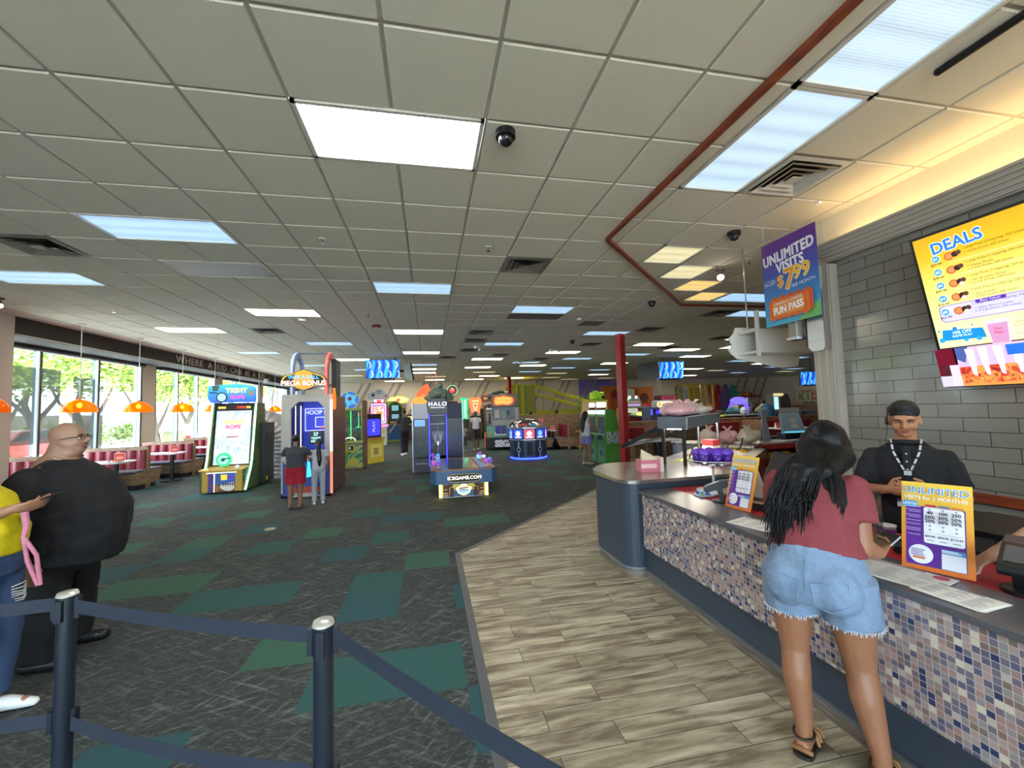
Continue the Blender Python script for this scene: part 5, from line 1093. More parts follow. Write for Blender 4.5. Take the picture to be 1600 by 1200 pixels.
q = Art(-.247); q.rrect(-.30, .335, .30, .485, .07, M('c8b87a')); q.rrect(-.29, .345, .29, .475, .06, M('12100d')); q.txt('ICEGAME.COM', 0, .41, .082, E_('fff8e8', 1.5), .02, sx=1.15); q.build('nameplate_lettering', t)
MB().box(-.43, 0, .02, .43, 1.5, .30, M('c8b83a', .5)).build('lower_cabinet', t)
q = Art(-.002); q.rect(-.40, .03, .40, .29, M('d2bf3e', .5, emit=.15)); q.poly([(-.30, .03), (.30, .03), (.34, .12), (.10, .16), (-.22, .15)], M('2f6a96'))
for s in (-1, 1): q.rect(s * .39, .03, s * .27, .26, M('5a2c1c')); q.rect(s * .26, .03, s * .19, .20, M('4a2418')); q.disc(s * .25, .255, .05, M('5a2418')); q.disc(s * .34, .17, .03, M('e8d8b0'), .006); q.disc(s * .34, .10, .05, M('e8d8b0'), .008); q.disc(s * .33, .06, .05, M('e8d8b0'), .008)
bl = [(.15 * (1 + .12 * math.sin(5 * a_)) * math.cos(a_), .105 * (1 + .12 * math.cos(4 * a_)) * math.sin(a_) + .16) for a_ in [i * PI / 16 for i in range(32)]]
q.poly([(x * 1.1, (z - .16) * 1.12 + .16) for x, z in bl], M('4a2418')); q.poly(bl, E_('f4dcb8', .8)); q.poly([(x * .7, (z - .16) * .4 + .13) for x, z in bl], E_('8ac8e8', .7)); q.poly([(-.1, .19), (.08, .21), (.1, .19), (-.08, .165)], M('c88a5a')); q.poly([(-.1, .15), (.10, .16), (.08, .145), (-.09, .135)], M('c88a5a')); q.build('front_art', t)
for s in (-1, 1):
    m = MB(); m.cyl((s * .44, -.02, .03), (s * .44, -.02, .30), .022, M('fff07a', .4, emit=4., samp=True), n=10); m.build('light_leg', t)
    m = MB(); m.cyl((s * .34, .05, 0), (s * .34, .05, .03), .025, BLACK, n=10).cyl((s * .34, 1.4, 0), (s * .34, 1.4, .03), .025, BLACK, n=10); m.build('caster', t)
MB().box(-.42, -.005, .015, .42, 0, .035, STEEL).build('kick_trim', t)

# --- jeep ride
t = thing('arcade_machine', 'jeep-bodied shooting cabinet with a fiery topper sign and a spare wheel', 'arcade machine', (2.88, 16.6, 0), -.18)
JT = M('5f9a86', .45); JG = M('8b8d88', .45)
m = MB(); m.box(-.62, 0, .50, .70, 1.8, .98, JT); m.build('tail_body', t, bevel=.04)
MB().box(-.66, -.04, .12, .74, 1.8, .50, M('121316', .5)).build('chassis', t)
m = MB(); m.box(-.62, 0, .98, -.36, 1.8, 1.72, JG).box(.54, 0, .98, .72, 1.8, 1.72, JG).box(-.62, 0, .98, .72, .10, 1.22, JG).box(-.62, 1.6, .98, .72, 1.8, 1.9, BLACK); m.build('cab_frame', t, bevel=.02)
MB().box(-.36, .06, 1.22, .54, .5, 1.76, M('0f1012', .3)).build('cabin_opening', t); q = Art(.058); q.rect(-.28, 1.30, -.08, 1.62, M('8a7a78', .4, emit=.15)); q.rect(.0, 1.3, .2, 1.6, M('5a6a5a', .4, emit=.1)); q.rect(.22, 1.4, .34, 1.6, M('4a5058')); q.build('cabin_screens', t)
MB().box(-.40, -.06, 1.74, .66, .5, 2.26, M('4e5a48', .5)).build('topper', t, bevel=.02); q = Art(-.062)
fl = [(-.32, 1.84), (-.18, 1.78), (.05, 1.82), (.3, 1.78), (.5, 1.86), (.56, 2.02), (.50, 2.16), (.3, 2.18), (.12, 2.24), (-.08, 2.18), (-.26, 2.2), (-.34, 2.05)]
q.poly(fl, E_('a8281a', .7)); q.poly([(.1 + (x - .1) * .85, 2. + (z - 2.) * .8) for x, z in fl], E_('e88a2a', .9)); q.txt("LET'S GO", .12, 2.08, .13, M('a02818'), .05); q.txt("LET'S GO", .12, 2.08, .13, E_('ffe27a', 1.2), .01); q.txt('JUNGLE', .10, 1.93, .17, M('a02818'), .05); q.txt('JUNGLE', .10, 1.93, .17, E_('ffd85a', 1.1), .01); q.build('topper_art', t)
m = MB(); m.tube([(-.5, .1, 2.1), (-.3, .05, 2.3), (.0, .05, 2.36), (.25, .1, 2.32)], [.05, .07, .06, .04], M('1c1f22')); m.ell((.2, .1, 2.34), (.12, .08, .06), M('8ea8b0')); m.build('topper_lamp', t)
m = MB(); m.cyl((.60, -.22, .82), (.60, -.04, .82), .33, M('18191b', .7), n=32).cyl((.60, -.235, .82), (.60, -.2, .82), .17, M('8a2a22', .4), n=24); m.build('spare_wheel', t)
q = Art(-.03); q.rect(-.26, .66, .16, .98, M('24478f')); q.rect(-.28, .62, .18, .66, WHITE); q.rect(-.06, .64, -.03, .96, M('b83a4a')); q.rect(-.28, .62, -.25, .74, WHITE); q.disc(-.46, .72, .05, M('a0a850')); q.disc(-.46, .58, .05, M('c08a40')); q.build('seat_back', t)
q = Art(-.045); q.txt('SEGA', .10, .27, .34, M('e8ecf0', .4, emit=.2), .05, sx=.95); q.txt('SEGA', .10, .27, .34, M('2a4f8a'), .008, sx=.95); q.build('maker_lettering', t)
m = MB(); m.box(-.60, -.02, 1.66, -.40, .02, 1.70, WHITE).box(-.60, -.02, 1.58, -.40, .02, 1.62, M('33363a')); m.box(-.52, -.02, 1.08, -.42, .0, 1.5, M('2a2c2e')); m.build('grille', t); MB().box(-.70, -.02, .14, -.66, .6, .72, M('b0402a', .4, emit=.3)).build('side_light', t)

# --- drum-shaped claw machine
t = thing('prize_machine', 'round dark blue prize machine with a clear dome and a blue glow at its foot', 'prize machine', (3.28, 13.75, 0), .15)
def hexpts(r, n=10, off=0): return [(r * math.cos(2 * PI * (i + off) / n), r * math.sin(2 * PI * (i + off) / n)) for i in range(n)]
MB().prism(hexpts(.62, 10, .5), 'z', .06, .62, M('23395f', .4)).build('lower_cabinet', t)
MB().prism(hexpts(.66, 10, .5), 'z', .62, .66, M('b8bcc0', .3, .5)).build('lower_rim', t); MB().prism(hexpts(.64, 10, .5), 'z', .66, 1.0, M('1a2340', .3)).build('screen_ring', t); MB().prism(hexpts(.67, 10, .5), 'z', 1.0, 1.045, M('b8bcc0', .3, .5)).build('upper_rim', t)
MB().lathe([(.58, .0), (.62, .02), (.62, .05), (.56, .06)], (0, 0, 0), M('2030ff', .4, emit=5., samp=True), 30).build('foot_glow', t)
fc = [('5a62e8', 'c8c8ff'), ('3a78d8', '8ae0a8'), ('1a2a58', '3a4a88'), ('d83858', 'f0a8b8'), ('3848e8', '8ab8ff'), ('3a58d8', 'd8e8ff'), ('c84a68', 'ffd8e0'), ('2a4ab8', '8ab8ff'), ('5a3ad8', 'c8b8ff'), ('2a8ad8', 'b8f0ff')]
for k in range(10):
    am = 2 * PI * (k + 1) / 10; r_ = .64 * math.cos(PI / 10) + .003; o_ = Vector((r_ * math.cos(am), r_ * math.sin(am), 0)); rr = am + PI / 2
    q = Art(0); q.rect(-.17, .68, .17, .98, E_(fc[k][0], .9)); q.disc(0, .84, .09, E_(fc[k][1], 1.)); q.rect(-.12, .70, .12, .74, E_('e8f0ff', .8)); q.build('screen_picture', t, o_, (0, 0, rr))
    rl = .62 * math.cos(PI / 10) + .004; q = Art(0); o_ = Vector((rl * math.cos(am), rl * math.sin(am), 0))
    if k % 2: q.rect(-.02, .08, .02, .58, M('c8ccd0')); q.disc(0, .32, .075, M('c8ccd0')); q.disc(0, .32, .05, M('2a2c30'))
    else: q.rect(-.09, .14, .09, .56, M('0f1116'))
    q.build('door_panel', t, o_, (0, 0, rr))
MB().lathe([(.60, 1.045), (.55, 1.14), (.42, 1.24), (.22, 1.30), (0, 1.32)], (0, 0, 0), glassmat('dome_glass', 'd8e0ea', .3), 30).build('dome', t)
m = MB(); m.lathe([(.56, 1.05), (.5, 1.08), (.0, 1.06)], (0, 0, 0), M('4a4f58', .4), 24)
for k in range(12): a_ = k * PI / 6; m.ell((.4 * math.cos(a_), .4 * math.sin(a_), 1.09), .06, M(['c84040', '3aa0a8', 'e8e8e8', 'd86a3a'][k % 4], .4, emit=.4), n=8, m=6)
m.cyl((0, 0, 1.06), (0, 0, 1.2), .06, M('a83a30'), r1=.01, n=10); m.build('prizes', t)

# --- twin green kiosks
t = thing('card_kiosk', 'pair of joined green kiosks the girl stands at', 'kiosk', (4.89, 11.75, 0), -PI / 2)
KG = M('4f9234', .4); KD = M('39702a', .4)
prof = [(0, 0), (.62, 0), (.60, .35), (.50, .80), (.38, 1.25), (.30, 1.55), (.06, 1.55), (.03, 1.35), (.0, .85), (-.03, .80), (-.03, .70), (.02, .55)]
MB().prism(prof, 'x', -.62, .0, KG).build('kiosk_body', t, bevel=.01); MB().prism(prof, 'x', .04, .66, KG).build('kiosk_body', t, bevel=.01)
for x0 in (-.62, .04):
    q = Art(-.034); q.rect(x0 + .1, .68, x0 + .5, .82, BLACK); q.build('card_slot', t)
    MB().prism([(-.008, .88), (.005, .88), (.035, 1.35), (.02, 1.35)], 'x', x0 + .09, x0 + .53, M('59646a', .1)).build('touch_screen', t); MB().box(x0 + .06, -.01, 1.42, x0 + .56, .05, 1.54, E_('dce8f8', .8)).build('header_light', t)
    q = Art(-.002); q.rect(x0 + .12, .1, x0 + .5, .45, M('6fae52')); q.disc(x0 + .3, .3, .1, M('3a5a6a')); q.build('front_art', t)
q = Art(0); q.txt('PLAY', .26, .84, .20, WHITE, .055, rot=.05); q.txt('PLAY', .26, .84, .20, M('3a50a0'), .01, rot=.05); q.txt('PASS', .27, .67, .20, WHITE, .055, rot=.05); q.txt('PASS', .27, .67, .20, M('3a50a0'), .01, rot=.05); q.poly([(.18, .1), (.42, .12), (.46, .3), (.36, .5), (.22, .46), (.14, .28)], M('5f9f44'))
q.build('side_art', t, (.663, 0, 0), (0, 0, PI / 2))
# --- photo machine
t = thing('photo_machine', 'machine with a lime green camera-shaped topper behind the green kiosks', 'photo machine', (6.75, 15.9, 0), 0)
m = MB(); m.box(-.42, 0, 0, -.38, .7, 1.86, M('b89c6a')).box(.38, 0, 0, .42, .7, 1.86, M('b89c6a')).box(-.42, 0, 1.84, .46, .7, 1.90, M('c0c85a')).box(-.1, .0, .9, -.06, .04, 1.84, M('b89c6a')); m.build('wood_frame', t)
MB().box(-.36, .1, 0, .36, .6, 1.60, M('3a1c1e', .4)).build('cabinet', t); q = Art(.098); q.rect(-.34, 1.3, -.12, 1.52, M('5a2a2c')); q.rect(-.03, 1.3, .34, 1.55, M('4a2022')); q.build('screen', t)
m = MB(); m.box(-.36, .02, 1.62, -.10, .2, 1.80, E_('fff6ee', 2.)).box(-.04, .02, 1.60, .36, .2, 1.82, E_('fff6ee', 2.)); m.build('flash_lamp', t, bevel=.05)
m = MB(); m.box(-.20, .1, 1.92, .36, .4, 2.24, M('9fd028', .35)); m.box(-.08, .1, 2.2, .12, .36, 2.30, M('9fd028', .35)); m.build('topper', t, bevel=.06); m = MB(); m.cyl((.16, .1, 2.06), (.16, -.06, 2.06), .14, M('8cc020', .3), n=24).cyl((.22, -.06, 2.02), (.22, -.08, 2.02), .075, BLACK, n=20); m.build('topper_lens', t)
# --- other machines in the middle distance
def cab(label, x, y, rz, w, d, h, body, cols, scr=(.5, .85), tilt=0, base='2a2a30', cat='arcade machine'):
    t = thing('arcade_machine', label, cat, (x, y, 0), rz); m = MB(); m.prism([(0, 0), (d, 0), (d, h), (.12, h), (.12, h * .86), (.22, h * .8), (.22, h * .48), (0, h * .42)], 'x', -w / 2, w / 2, body); m.build('cabinet', t)
    q = Art(.218); q.rect(-w * .42, h * .5, w * .42, h * .78, E_(cols[0], .8)); q.disc(w * .08, h * .62, w * .16, E_(cols[1], .8), h * .08); q.rect(-w * .3, h * .55, w * .05, h * .6, E_(cols[2], .7)); q.build('screen', t)
    q = Art(.118); q.rect(-w * .45, h * .88, w * .45, h * .985, E_(cols[1], .8)); q.rect(-w * .3, h * .91, w * .3, h * .95, E_(cols[2], .9)); q.build('marquee', t)
    q = Art(-.002); q.rect(-w * .4, h * .05, w * .4, h * .38, M(cols[2], .5)); q.disc(0, h * .2, w * .2, M(cols[1], .5)); q.build('front_art', t); return t
cab('cabinet with a wide blue picture screen right of the near red post', 8.35, 16.0, .1, .62, .8, 1.55, M('a8b440', .5), ('8ab8d8', 'd8c8b8', '7aa8a0'))
t = thing('arcade_topper', 'grey-green rocket-shaped topper with two white lamps right of the near red post', 'topper', (8.35, 16.0, 1.55)); m = MB(); m.prism([(-.36, .0), (.38, 0), (.42, .12), (.30, .42), (.10, .5), (.10, .78), (-.08, .80), (-.10, .5), (-.32, .36)], 'y', 0, .25, M('7f9488', .5)); m.build('topper_body', t); q = Art(-.002); q.disc(-.14, .44, .06, E_('ffffff', 2.)); q.disc(.16, .44, .06, E_('ffffff', 2.)); q.rect(-.3, .2, .3, .27, M('d8a8a8')); q.rect(-.32, .08, .32, .16, M('a890c8', .4, emit=.4)); q.rect(-.04, .56, .03, .74, M('c89a48')); q.build('topper_art', t)
t = thing('arcade_machine', 'low red kiddie machine with a green lit oval right of the red post', 'arcade machine', (8.1, 15.3, 0)); MB().box(-.35, 0, 0, .5, .6, 1.25, M('6a1c20', .4)).build('cabinet', t, bevel=.04); m = MB(); m.ell((.1, -.05, 1.3), (.36, .16, .12), M('d8dcd0', .3)); m.build('headrest', t); q = Art(-.22); q.disc(.1, 1.30, .2, E_('c8e860', 1.2), .06); q.build('lit_oval', t)
m = MB(); m.tube([(-.42, 0, 1.3), (-.45, 0, 1.55), (-.40, 0, 1.8), (-.3, 0, 1.92)], .035, E_('6af0a0', 1.6)); m.build('light_tube', t)
t = thing('arcade_machine', 'machine with a long rounded picture sign seen over the grey hood', 'arcade machine', (8.12, 13.3, 0), .1); t.scale = (1.1, 1.1, 1.0); MB().box(-.45, .1, 0, .2, .6, 1.60, M('44506a', .4)).build('cabinet', t, bevel=.04)
m = MB(); m.box(-.42, -.05, 1.50, .36, .12, 1.80, M('8f979c', .3)); m.build('sign_housing', t, bevel=.1, seg=4); q = Art(-.053); q.rrect(-.30, 1.56, .30, 1.75, .08, E_('f4f0c8', 1.)); q.disc(-.2, 1.66, .07, E_('e8a848', .8)); q.disc(.14, 1.65, .07, E_('a8d868', .8)); q.txt('PLAY', .0, 1.66, .10, M('40506a'), .02); q.build('sign_art', t); q = Art(.098); q.rect(-.24, 1.32, -.02, 1.46, E_('3838f0', 1.2)); q.rect(-.44, 1.3, -.36, 1.5, E_('4a58ff', 1.2)); q.build('screen', t)
cab('purple cabinet with a column front left of the yellow climbing frames', 12.9, 20.5, 0, 1.0, .8, 2.15, M('5a2438', .5), ('4a2a38', '8a3a4a', '6a2434'))
cab('small red cabinet under the beige pillar', 11.6, 20.2, 0, .9, .8, 1.75, M('7a2a2c', .5), ('8a3838', 'a83a38', '5a2024'))
t = thing('wall_print', 'orange wall print beside the beige pillar', 'print', (15.4, 28.12, 0)); MB().box(-.9, 0, 1.2, .9, .06, 3.0, M('d8782c', .5)).build('print_board', t); q = Art(-.002); q.rect(-.8, 1.3, -.3, 2.9, M('a84a28')); q.disc(.2, 2.2, .35, M('7a4030')); q.disc(.3, 1.7, .25, M('c85030')); q.build('print', t)
t = thing('wall_print', 'orange wall print behind the near red post', 'print', (13.2, 28.12, 0)); MB().box(-1.0, 0, 1.0, 1.0, .06, 3.1, M('d07028', .5)).build('print_board', t); q = Art(-.002); q.rect(-.3, 1.2, .6, 2.7, M('b8582a')); q.disc(.1, 2.5, .3, M('8a2a24')); q.build('print', t)
MBp = MB(); MBp.box(14.45, 23.8, 0, 15.1, 24.4, CZ, WALLC); struct(MBp.build('pillar_1'))
# red posts
for lab, x, y, r_ in (('near bright red square post reaching the ceiling', 5.107, 10.36, .095), ('far dark red post reaching the ceiling', 4.75, 24.4, .10)):
    t = thing('red_post', lab, 'post', (x, y, 0), .35); MB().box(-r_, -r_, 0, r_, r_, CZ, M('b02a26' if y < 20 else '8a2020', .35)).build('post_shaft', t, bevel=.006); MB().box(-r_ - .02, -r_ - .02, 0, r_ + .02, r_ + .02, .02, M('8a2020')).build('foot_plate', t)
# --- climbing structure with slide
t = thing('climbing_frame', 'yellow-green climbing tower with a long sloping enclosed slide', 'climbing frame', (0, 25.0, 0)); YS = M('c4bd2a', .45, emit=.0); YG = M('8fae2c', .5); GP = M('6f9a48', .5)
m = MB()
for x in (4.9, 5.35, 5.9, 6.45):
    for y in (0, 1.4): m.cyl((x, y, 0), (x, y, 3.15), .05, GP if x > 5.4 else YS, n=10)
m.build('tower_posts', t)
m = MB(); m.box(4.95, .02, 1.35, 6.4, .05, 3.05, M('a8a83a', .5, alpha=.8)); m.box(5.6, -.02, 1.3, 5.8, .04, 3.1, YS); m.build('tower_panels', t); m = MB(); m.box(4.85, -.05, 1.22, 6.5, 1.45, 1.32, YS).box(4.85, -.05, 3.08, 6.5, 1.45, 3.16, YS); m.build('tower_decks', t)
m = MB(); m.box(4.95, .02, .1, 6.4, .05, 1.2, YG); m.build('lower_panel', t)
m = MB(); m.bar((6.45, 0, 3.1), (11.0, 0, 1.75), .10, .10, YS).bar((6.45, .9, 3.1), (11.0, .9, 1.75), .10, .10, YS).bar((6.45, 0, 2.6), (10.2, 0, 1.55), .09, .09, YS).bar((6.45, .9, 2.6), (10.2, .9, 1.55), .09, .09, YS)
for k in range(5): x = 7.0 + k * .75; m.cyl((x, 0, 3.1 - (x - 6.45) * .297), (x, 0, 1.5), .025, GP, n=6)
m.build('slide_rails', t); m = MB(); m.add([(6.45, .1, 1.45), (6.45, .8, 1.45), (8.4, .8, .2), (8.4, .1, .2)], [(0, 1, 2, 3), (3, 2, 1, 0)], YS); m.bar((6.45, .05, 1.5), (8.5, .05, .15), .06, .35, YS); m.build('slide_chute', t)
m = MB(); m.box(6.4, .3, .25, 11.0, .36, 1.45, M('b9b53a', .5)); m.box(6.4, .25, 1.42, 11.0, .35, 1.52, YS); m.build('side_netting', t)
m = MB()
for x in (9.4, 10.05): m.cyl((x, -.1, 0), (x, -.1, 2.35), .04, GP, n=8)
m.bar((9.4, -.1, 2.3), (10.05, -.1, 2.3), .05, .05, GP); m.build('gate_posts', t)
# yellow climbing frames to the right
t = thing('climbing_frame', 'yellow framed play booths in a row against the far wall', 'climbing frame', (15.7, 24.0, 0)); YY = M('c8b028', .45)
m = MB()
for x in (0, .75, 1.1, 2.0, 2.5): m.bar((x, 0, 0), (x, 0, 2.95), .10, .10, YY); m.bar((x, 1.2, 0), (x, 1.2, 2.95), .10, .10, YY)
for z in (1.0, 1.5, 2.9): m.bar((0, 0, z), (2.5, 0, z), .08, .10, YY) if z != 1.5 else m.bar((1.1, 0, z), (2.0, 0, z), .08, .10, YY)
m.build('frame_bars', t); m = MB(); m.box(.8, .5, .9, 1.05, .55, 2.6, M('9fb0b0')).box(1.15, .5, 1.0, 1.95, .55, 2.7, M('a89a3a')).box(.1, .5, .5, .7, .55, 2.8, M('9aa6a8')); m.build('infill_panels', t); m = MB(); m.box(2.05, -.2, .6, 2.45, .3, 1.3, M('d05a28')).ell((2.2, 0, 1.5), (.2, .2, .15), M('e8a03a')); m.build('ride_seat', t)
# cut-out shapes on the wall
for lab, x, c, pl in (('red cut-out wall shape with two round lobes', 21.5, 'c8323a', [(-.45, 0), (.3, 0), (.42, .6), (.25, 1.0), (.5, 1.3), (.45, 1.9), (.2, 2.0), (.1, 1.6), (-.1, 1.55), (-.2, 1.95), (-.5, 1.95), (-.5, 1.4), (-.35, 1.0)]), ('purple cut-out wall shape between the red and the teal ones', 22.35, '7a62b0', [(-.35, 0), (.3, 0), (.4, .9), (.3, 1.9), (.05, 2.0), (-.1, 1.5), (-.35, 1.2)]), ('teal zigzag cut-out wall shape', 23.2, '3f9a98', [(-.5, 0), (.2, .1), (-.05, .5), (.9, .75), (.3, .95), (.7, 1.3), (.1, 1.5), (.3, 1.8), (-.2, 1.95), (-.45, 1.5)])):
    t = thing('wall_cutout', lab, 'wall decoration', (x, 28.1, 1.1)); m = MB(); m.prism(pl, 'y', 0, .08, M(c, .6)); m.build('cutout_board', t)
# carousel
t = thing('carousel', 'small carousel with a red and yellow striped pointed roof', 'carousel', (20.8, 24.0, 0)); m = MB(); n = 12
for k in range(n):
    a0, a1 = 2 * PI * k / n, 2 * PI * (k + 1) / n; m.add([(0, 0, 2.40), (.75 * math.cos(a0), .75 * math.sin(a0), 2.06), (.75 * math.cos(a1), .75 * math.sin(a1), 2.06)], [(0, 1, 2), (2, 1, 0)], M('d8a22a' if k % 2 else 'b8402a', .5))
m.build('roof', t); m = MB(); m.lathe([(.78, 1.98), (.80, 2.06), (.75, 2.08)], (0, 0, 0), M('4a2a20'), 24); m.build('roof_rim', t); m = MB()
for k in range(6): a_ = k * PI / 3 + .2; m.cyl((.68 * math.cos(a_), .68 * math.sin(a_), 0), (.68 * math.cos(a_), .68 * math.sin(a_), 2.0), .02, M('8a7a5a'), n=6)
m.build('pole', t); MB().cyl((0, 0, .3), (0, 0, 1.95), .18, M('b0b4b8', .2, .6), n=12).build('centre_column', t); MB().cyl((0, 0, 0), (0, 0, .35), .75, M('8a3a2a'), n=24).build('platform', t)
# KID sign
t = thing('wall_sign', 'square cream sign reading WHERE A KID CAN BE A KID', 'sign', (30.0, 28.15, 1.32)); MB().box(-1.2, 0, -.1, 1.2, .04, 1.28, M('cfc3a4', .6)).build('sign_board', t)
q = Art(-.002); q.txt('WHERE A', .1, 1.05, .30, M('b83a2a'), .03, sx=1.2); q.txt('K', -.62, .62, .75, M('4a8a3a'), .03, sx=1.2); q.txt('I', -.0, .62, .75, M('3a8a7a'), .03, sx=1.2); q.txt('D', .62, .62, .75, M('c84a2a'), .03, sx=1.2); q.txt('CAN BE A', .1, .12, .28, M('2a2420'), .03, sx=1.2); q.build('print', t)
# purple lit arch ride + booth things
t = thing('kiddie_ride', 'violet glowing arched ride left of the carousel', 'ride', (18.9, 22.6, 0)); m = MB(); m.tube([(-.6, 0, .5), (-.6, 0, 1.3), (-.4, 0, 1.7), (0, 0, 1.85), (.4, 0, 1.7), (.6, 0, 1.3), (.6, 0, .5)], .12, E_('6a4af0', 1.6)); m.build('lit_arch', t); m = MB(); m.box(-.6, 0, 0, .6, .8, .5, M('303048')); m.ell((0, 0, 1.75), (.55, .3, .25), E_('8a7af8', .9)); m.build('ride_base', t)
t = thing('round_chair', 'rounded dark blue ride shell behind the divider', 'ride', (12.95, 14.0, 0)); m = MB(); m.ell((0, 0, 1.15), (.32, .3, .42), M('2f5f86', .4)); m.build('shell', t); MB().cyl((0, 0, 0), (0, 0, .9), .25, M('20364a'), n=14).build('base', t)
t = thing('skeeball_machine', 'tall bright game column beside a purple rounded board', 'arcade machine', (23.6, 24.5, 0)); MB().box(-.35, 0, 0, .1, .6, 2.2, M('c8d0c8', .4)).build('cabinet', t); q = Art(-.002); q.rect(-.3, 1.1, .05, 1.95, E_('a8e0e8', 1.3)); q.rect(-.34, 2.0, .5, 2.2, E_('e8d89a', .8)); q.build('lit_front', t); MB().prism([(.3, .3), (.9, .3), (.95, 1.6), (.8, 2.1), (.5, 2.15), (.35, 1.8)], 'y', -.1, .1, M('4a3a48', .5)).build('rounded_board', t)
t = thing('railing', 'low dark rail of blue panels round the far play area', 'railing', (16.0, 18.2, 0)); m = MB(); m.bar((-2.6, 0, 1.15), (3.6, 0, 1.15), .05, .06, M('6a7078'))
for k in range(20): x = -2.5 + k * .32; m.box(x, -.02, .0, x + .2, .02, 1.1, M(['2a4460', '38506a', '283848'][k % 3]))
m.build('rail_panels', t)
m = [(17.2, 18.9, 'a8a040', 'yellow-green toy car'), (15.4, 18.8, '4aa0b0', 'pale domed toy ride')]
for x, y, c, lb in m:
    t = thing('kiddie_ride', lb + ' behind the low blue rail', 'ride', (x, y, 0)); MB().ell((0, 0, 1.15), (.4, .3, .28), M(c, .4)).ell((.1, 0, 1.38), (.2, .2, .15), M('e8e4d0', .3)).build('shell', t); MB().cyl((0, 0, 0), (0, 0, 1.), .2, DGREY, n=12).build('pedestal', t)
t = thing('green_table_top', 'long table with a yellow-green and pale top behind the divider', 'table', (11.4, 14.2, 0)); MB().box(-1.0, 0, 1.12, -.2, .5, 1.18, M('c8d83a', .5, emit=.1)).box(-.2, 0, 1.14, 1.4, .5, 1.18, M('a8b8c0')).build('table_top', t); MB().box(-.9, .1, 0, 1.3, .4, 1.12, M('4a3a30')).build('base', t)

# ---------------------------------------------------------------- hanging TVs
tvm = NT('tv_swirl'); tc = tvm.n('TexCoord'); wv = tvm.n('TexWave', wave_type='BANDS', bands_direction='X'); wv.inputs['Scale'].default_value = 1.35; wv.inputs['Distortion'].default_value = 5.; wv.inputs['Detail'].default_value = 0; wv.inputs['Detail Scale'].default_value = 1.2
tvm.l(tc.outputs['Object'], wv.inputs['Vector']); c = tvm.ramp(wv.outputs['Fac'], [(0, '1040d8'), (.45, '2060f0'), (.6, '2a90f8'), (.90, '3ab0f8')]); tvm.l(c, tvm.b.inputs['Emission Color']); tvm.l(c, tvm.b.inputs['Base Color']); tvm.b.inputs['Emission Strength'].default_value = 1.0; tvm.b.inputs['Emission Strength'].default_value = .5; TVS = tvm.m; TVS.cycles.emission_sampling = 'NONE'
def tv(root, loc, rz, w=1.14, tilt=.18):
    h = w * .575; m = MB(); m.box(-w / 2, 0, -h / 2, w / 2, .06, h / 2, M('0e0f12', .35)); m.box(-w * .35, .01, -h / 2 - .05, w * .35, .06, -h / 2, BLACK); o = m.build('tv_housing', root, loc, (tilt, 0, rz))
    q = Art(-.002); q.rect(-w / 2 + .015, -h / 2 + .015, w / 2 - .015, h / 2 - .015, TVS)
    for k in range(8):
        x = -w * .42 + (k % 4) * w * .26 + (k // 4) * w * .06; z0 = h * (.22 if k < 4 else -.28); c_ = pts_arc(x, z0, w * .085, -1.2, 1.4, 8, h * .2); d_ = pts_arc(x - w * .03, z0, w * .075, -1.2, 1.4, 8, h * .2)[::-1]
        q.poly([(max(-w * .48, min(w * .48, a_)), max(-h * .46, min(h * .46, b_))) for a_, b_ in c_ + d_], E_('c8d8a0', .9))
    q.build('tv_picture', o)
    return o
t = thing('ceiling_tv', 'blue lit TV with a second TV turned edge-on, hanging beyond the hoop machine', 'TV', (-1.15, 15.3, 3.14)); tv(t, (-.38, -.3, .03), -.02); MB().box(-.5, 0, -.3, .5, .06, .3, M('0e0f12', .35)).build('tv_housing', t, (.42, .25, -.02), (.2, .12, -1.25))
m = MB(); m.cyl((0, 0, -.05), (0, 0, CZ - 3.14), .025, BLACK).bar((0, 0, 0), (-.3, -.22, .03), .06, .06, BLACK).bar((0, 0, 0), (.28, .2, 0), .06, .08, BLACK); m.build('mount', t)
t = thing('ceiling_tv', 'cluster of hanging TVs, the middle one lit blue, right of the red post', 'TV', (9.75, 15.8, 3.06)); tv(t, (0, -.35, 0), -.12, 1.24); MB().box(-.5, 0, -.33, .5, .06, .33, M('0e0f12', .3)).build('tv_housing', t, (-.78, -.05, 0), (0, 0, -1.15)); MB().box(-.5, 0, -.33, .5, .06, .33, M('0e0f12', .3)).build('tv_housing', t, (.74, .2, 0), (0, 0, 1.2))
m = MB(); m.cyl((0, .1, -.1), (0, .1, CZ - 3.06), .03, BLACK).bar((-.7, .1, 0), (.7, .1, 0), .05, .06, BLACK); m.build('mount', t)
t = thing('ceiling_tv', 'small blue lit TV far right beside the tile wall end', 'TV', (17.6, 16.2, 2.68)); tv(t, (0, 0, 0), -.3, 1.1); MB().cyl((0, .1, .3), (0, .1, CZ - 2.68), .025, BLACK).build('mount', t)
for k in range(2):
    t = thing('spot_lamp', ('upper' if k == 0 else 'lower') + ' dark red and black speaker lamp on the far column', 'lamp', (18.3, 15.6, 2.45 - k * .75)); m = MB(); m.box(-.18, 0, .1, .18, .25, .3, BLACK); m.build('housing', t); m = MB(); m.bar((-.05, 0, .12), (.08, 0, -.32), .2, .2, M('8a1f2c', .4)); m.build('red_horn', t)
struct(MB().box(18.4, 15.7, 0, 18.9, 16.2, CZ, WALLC).build('pillar_2'))
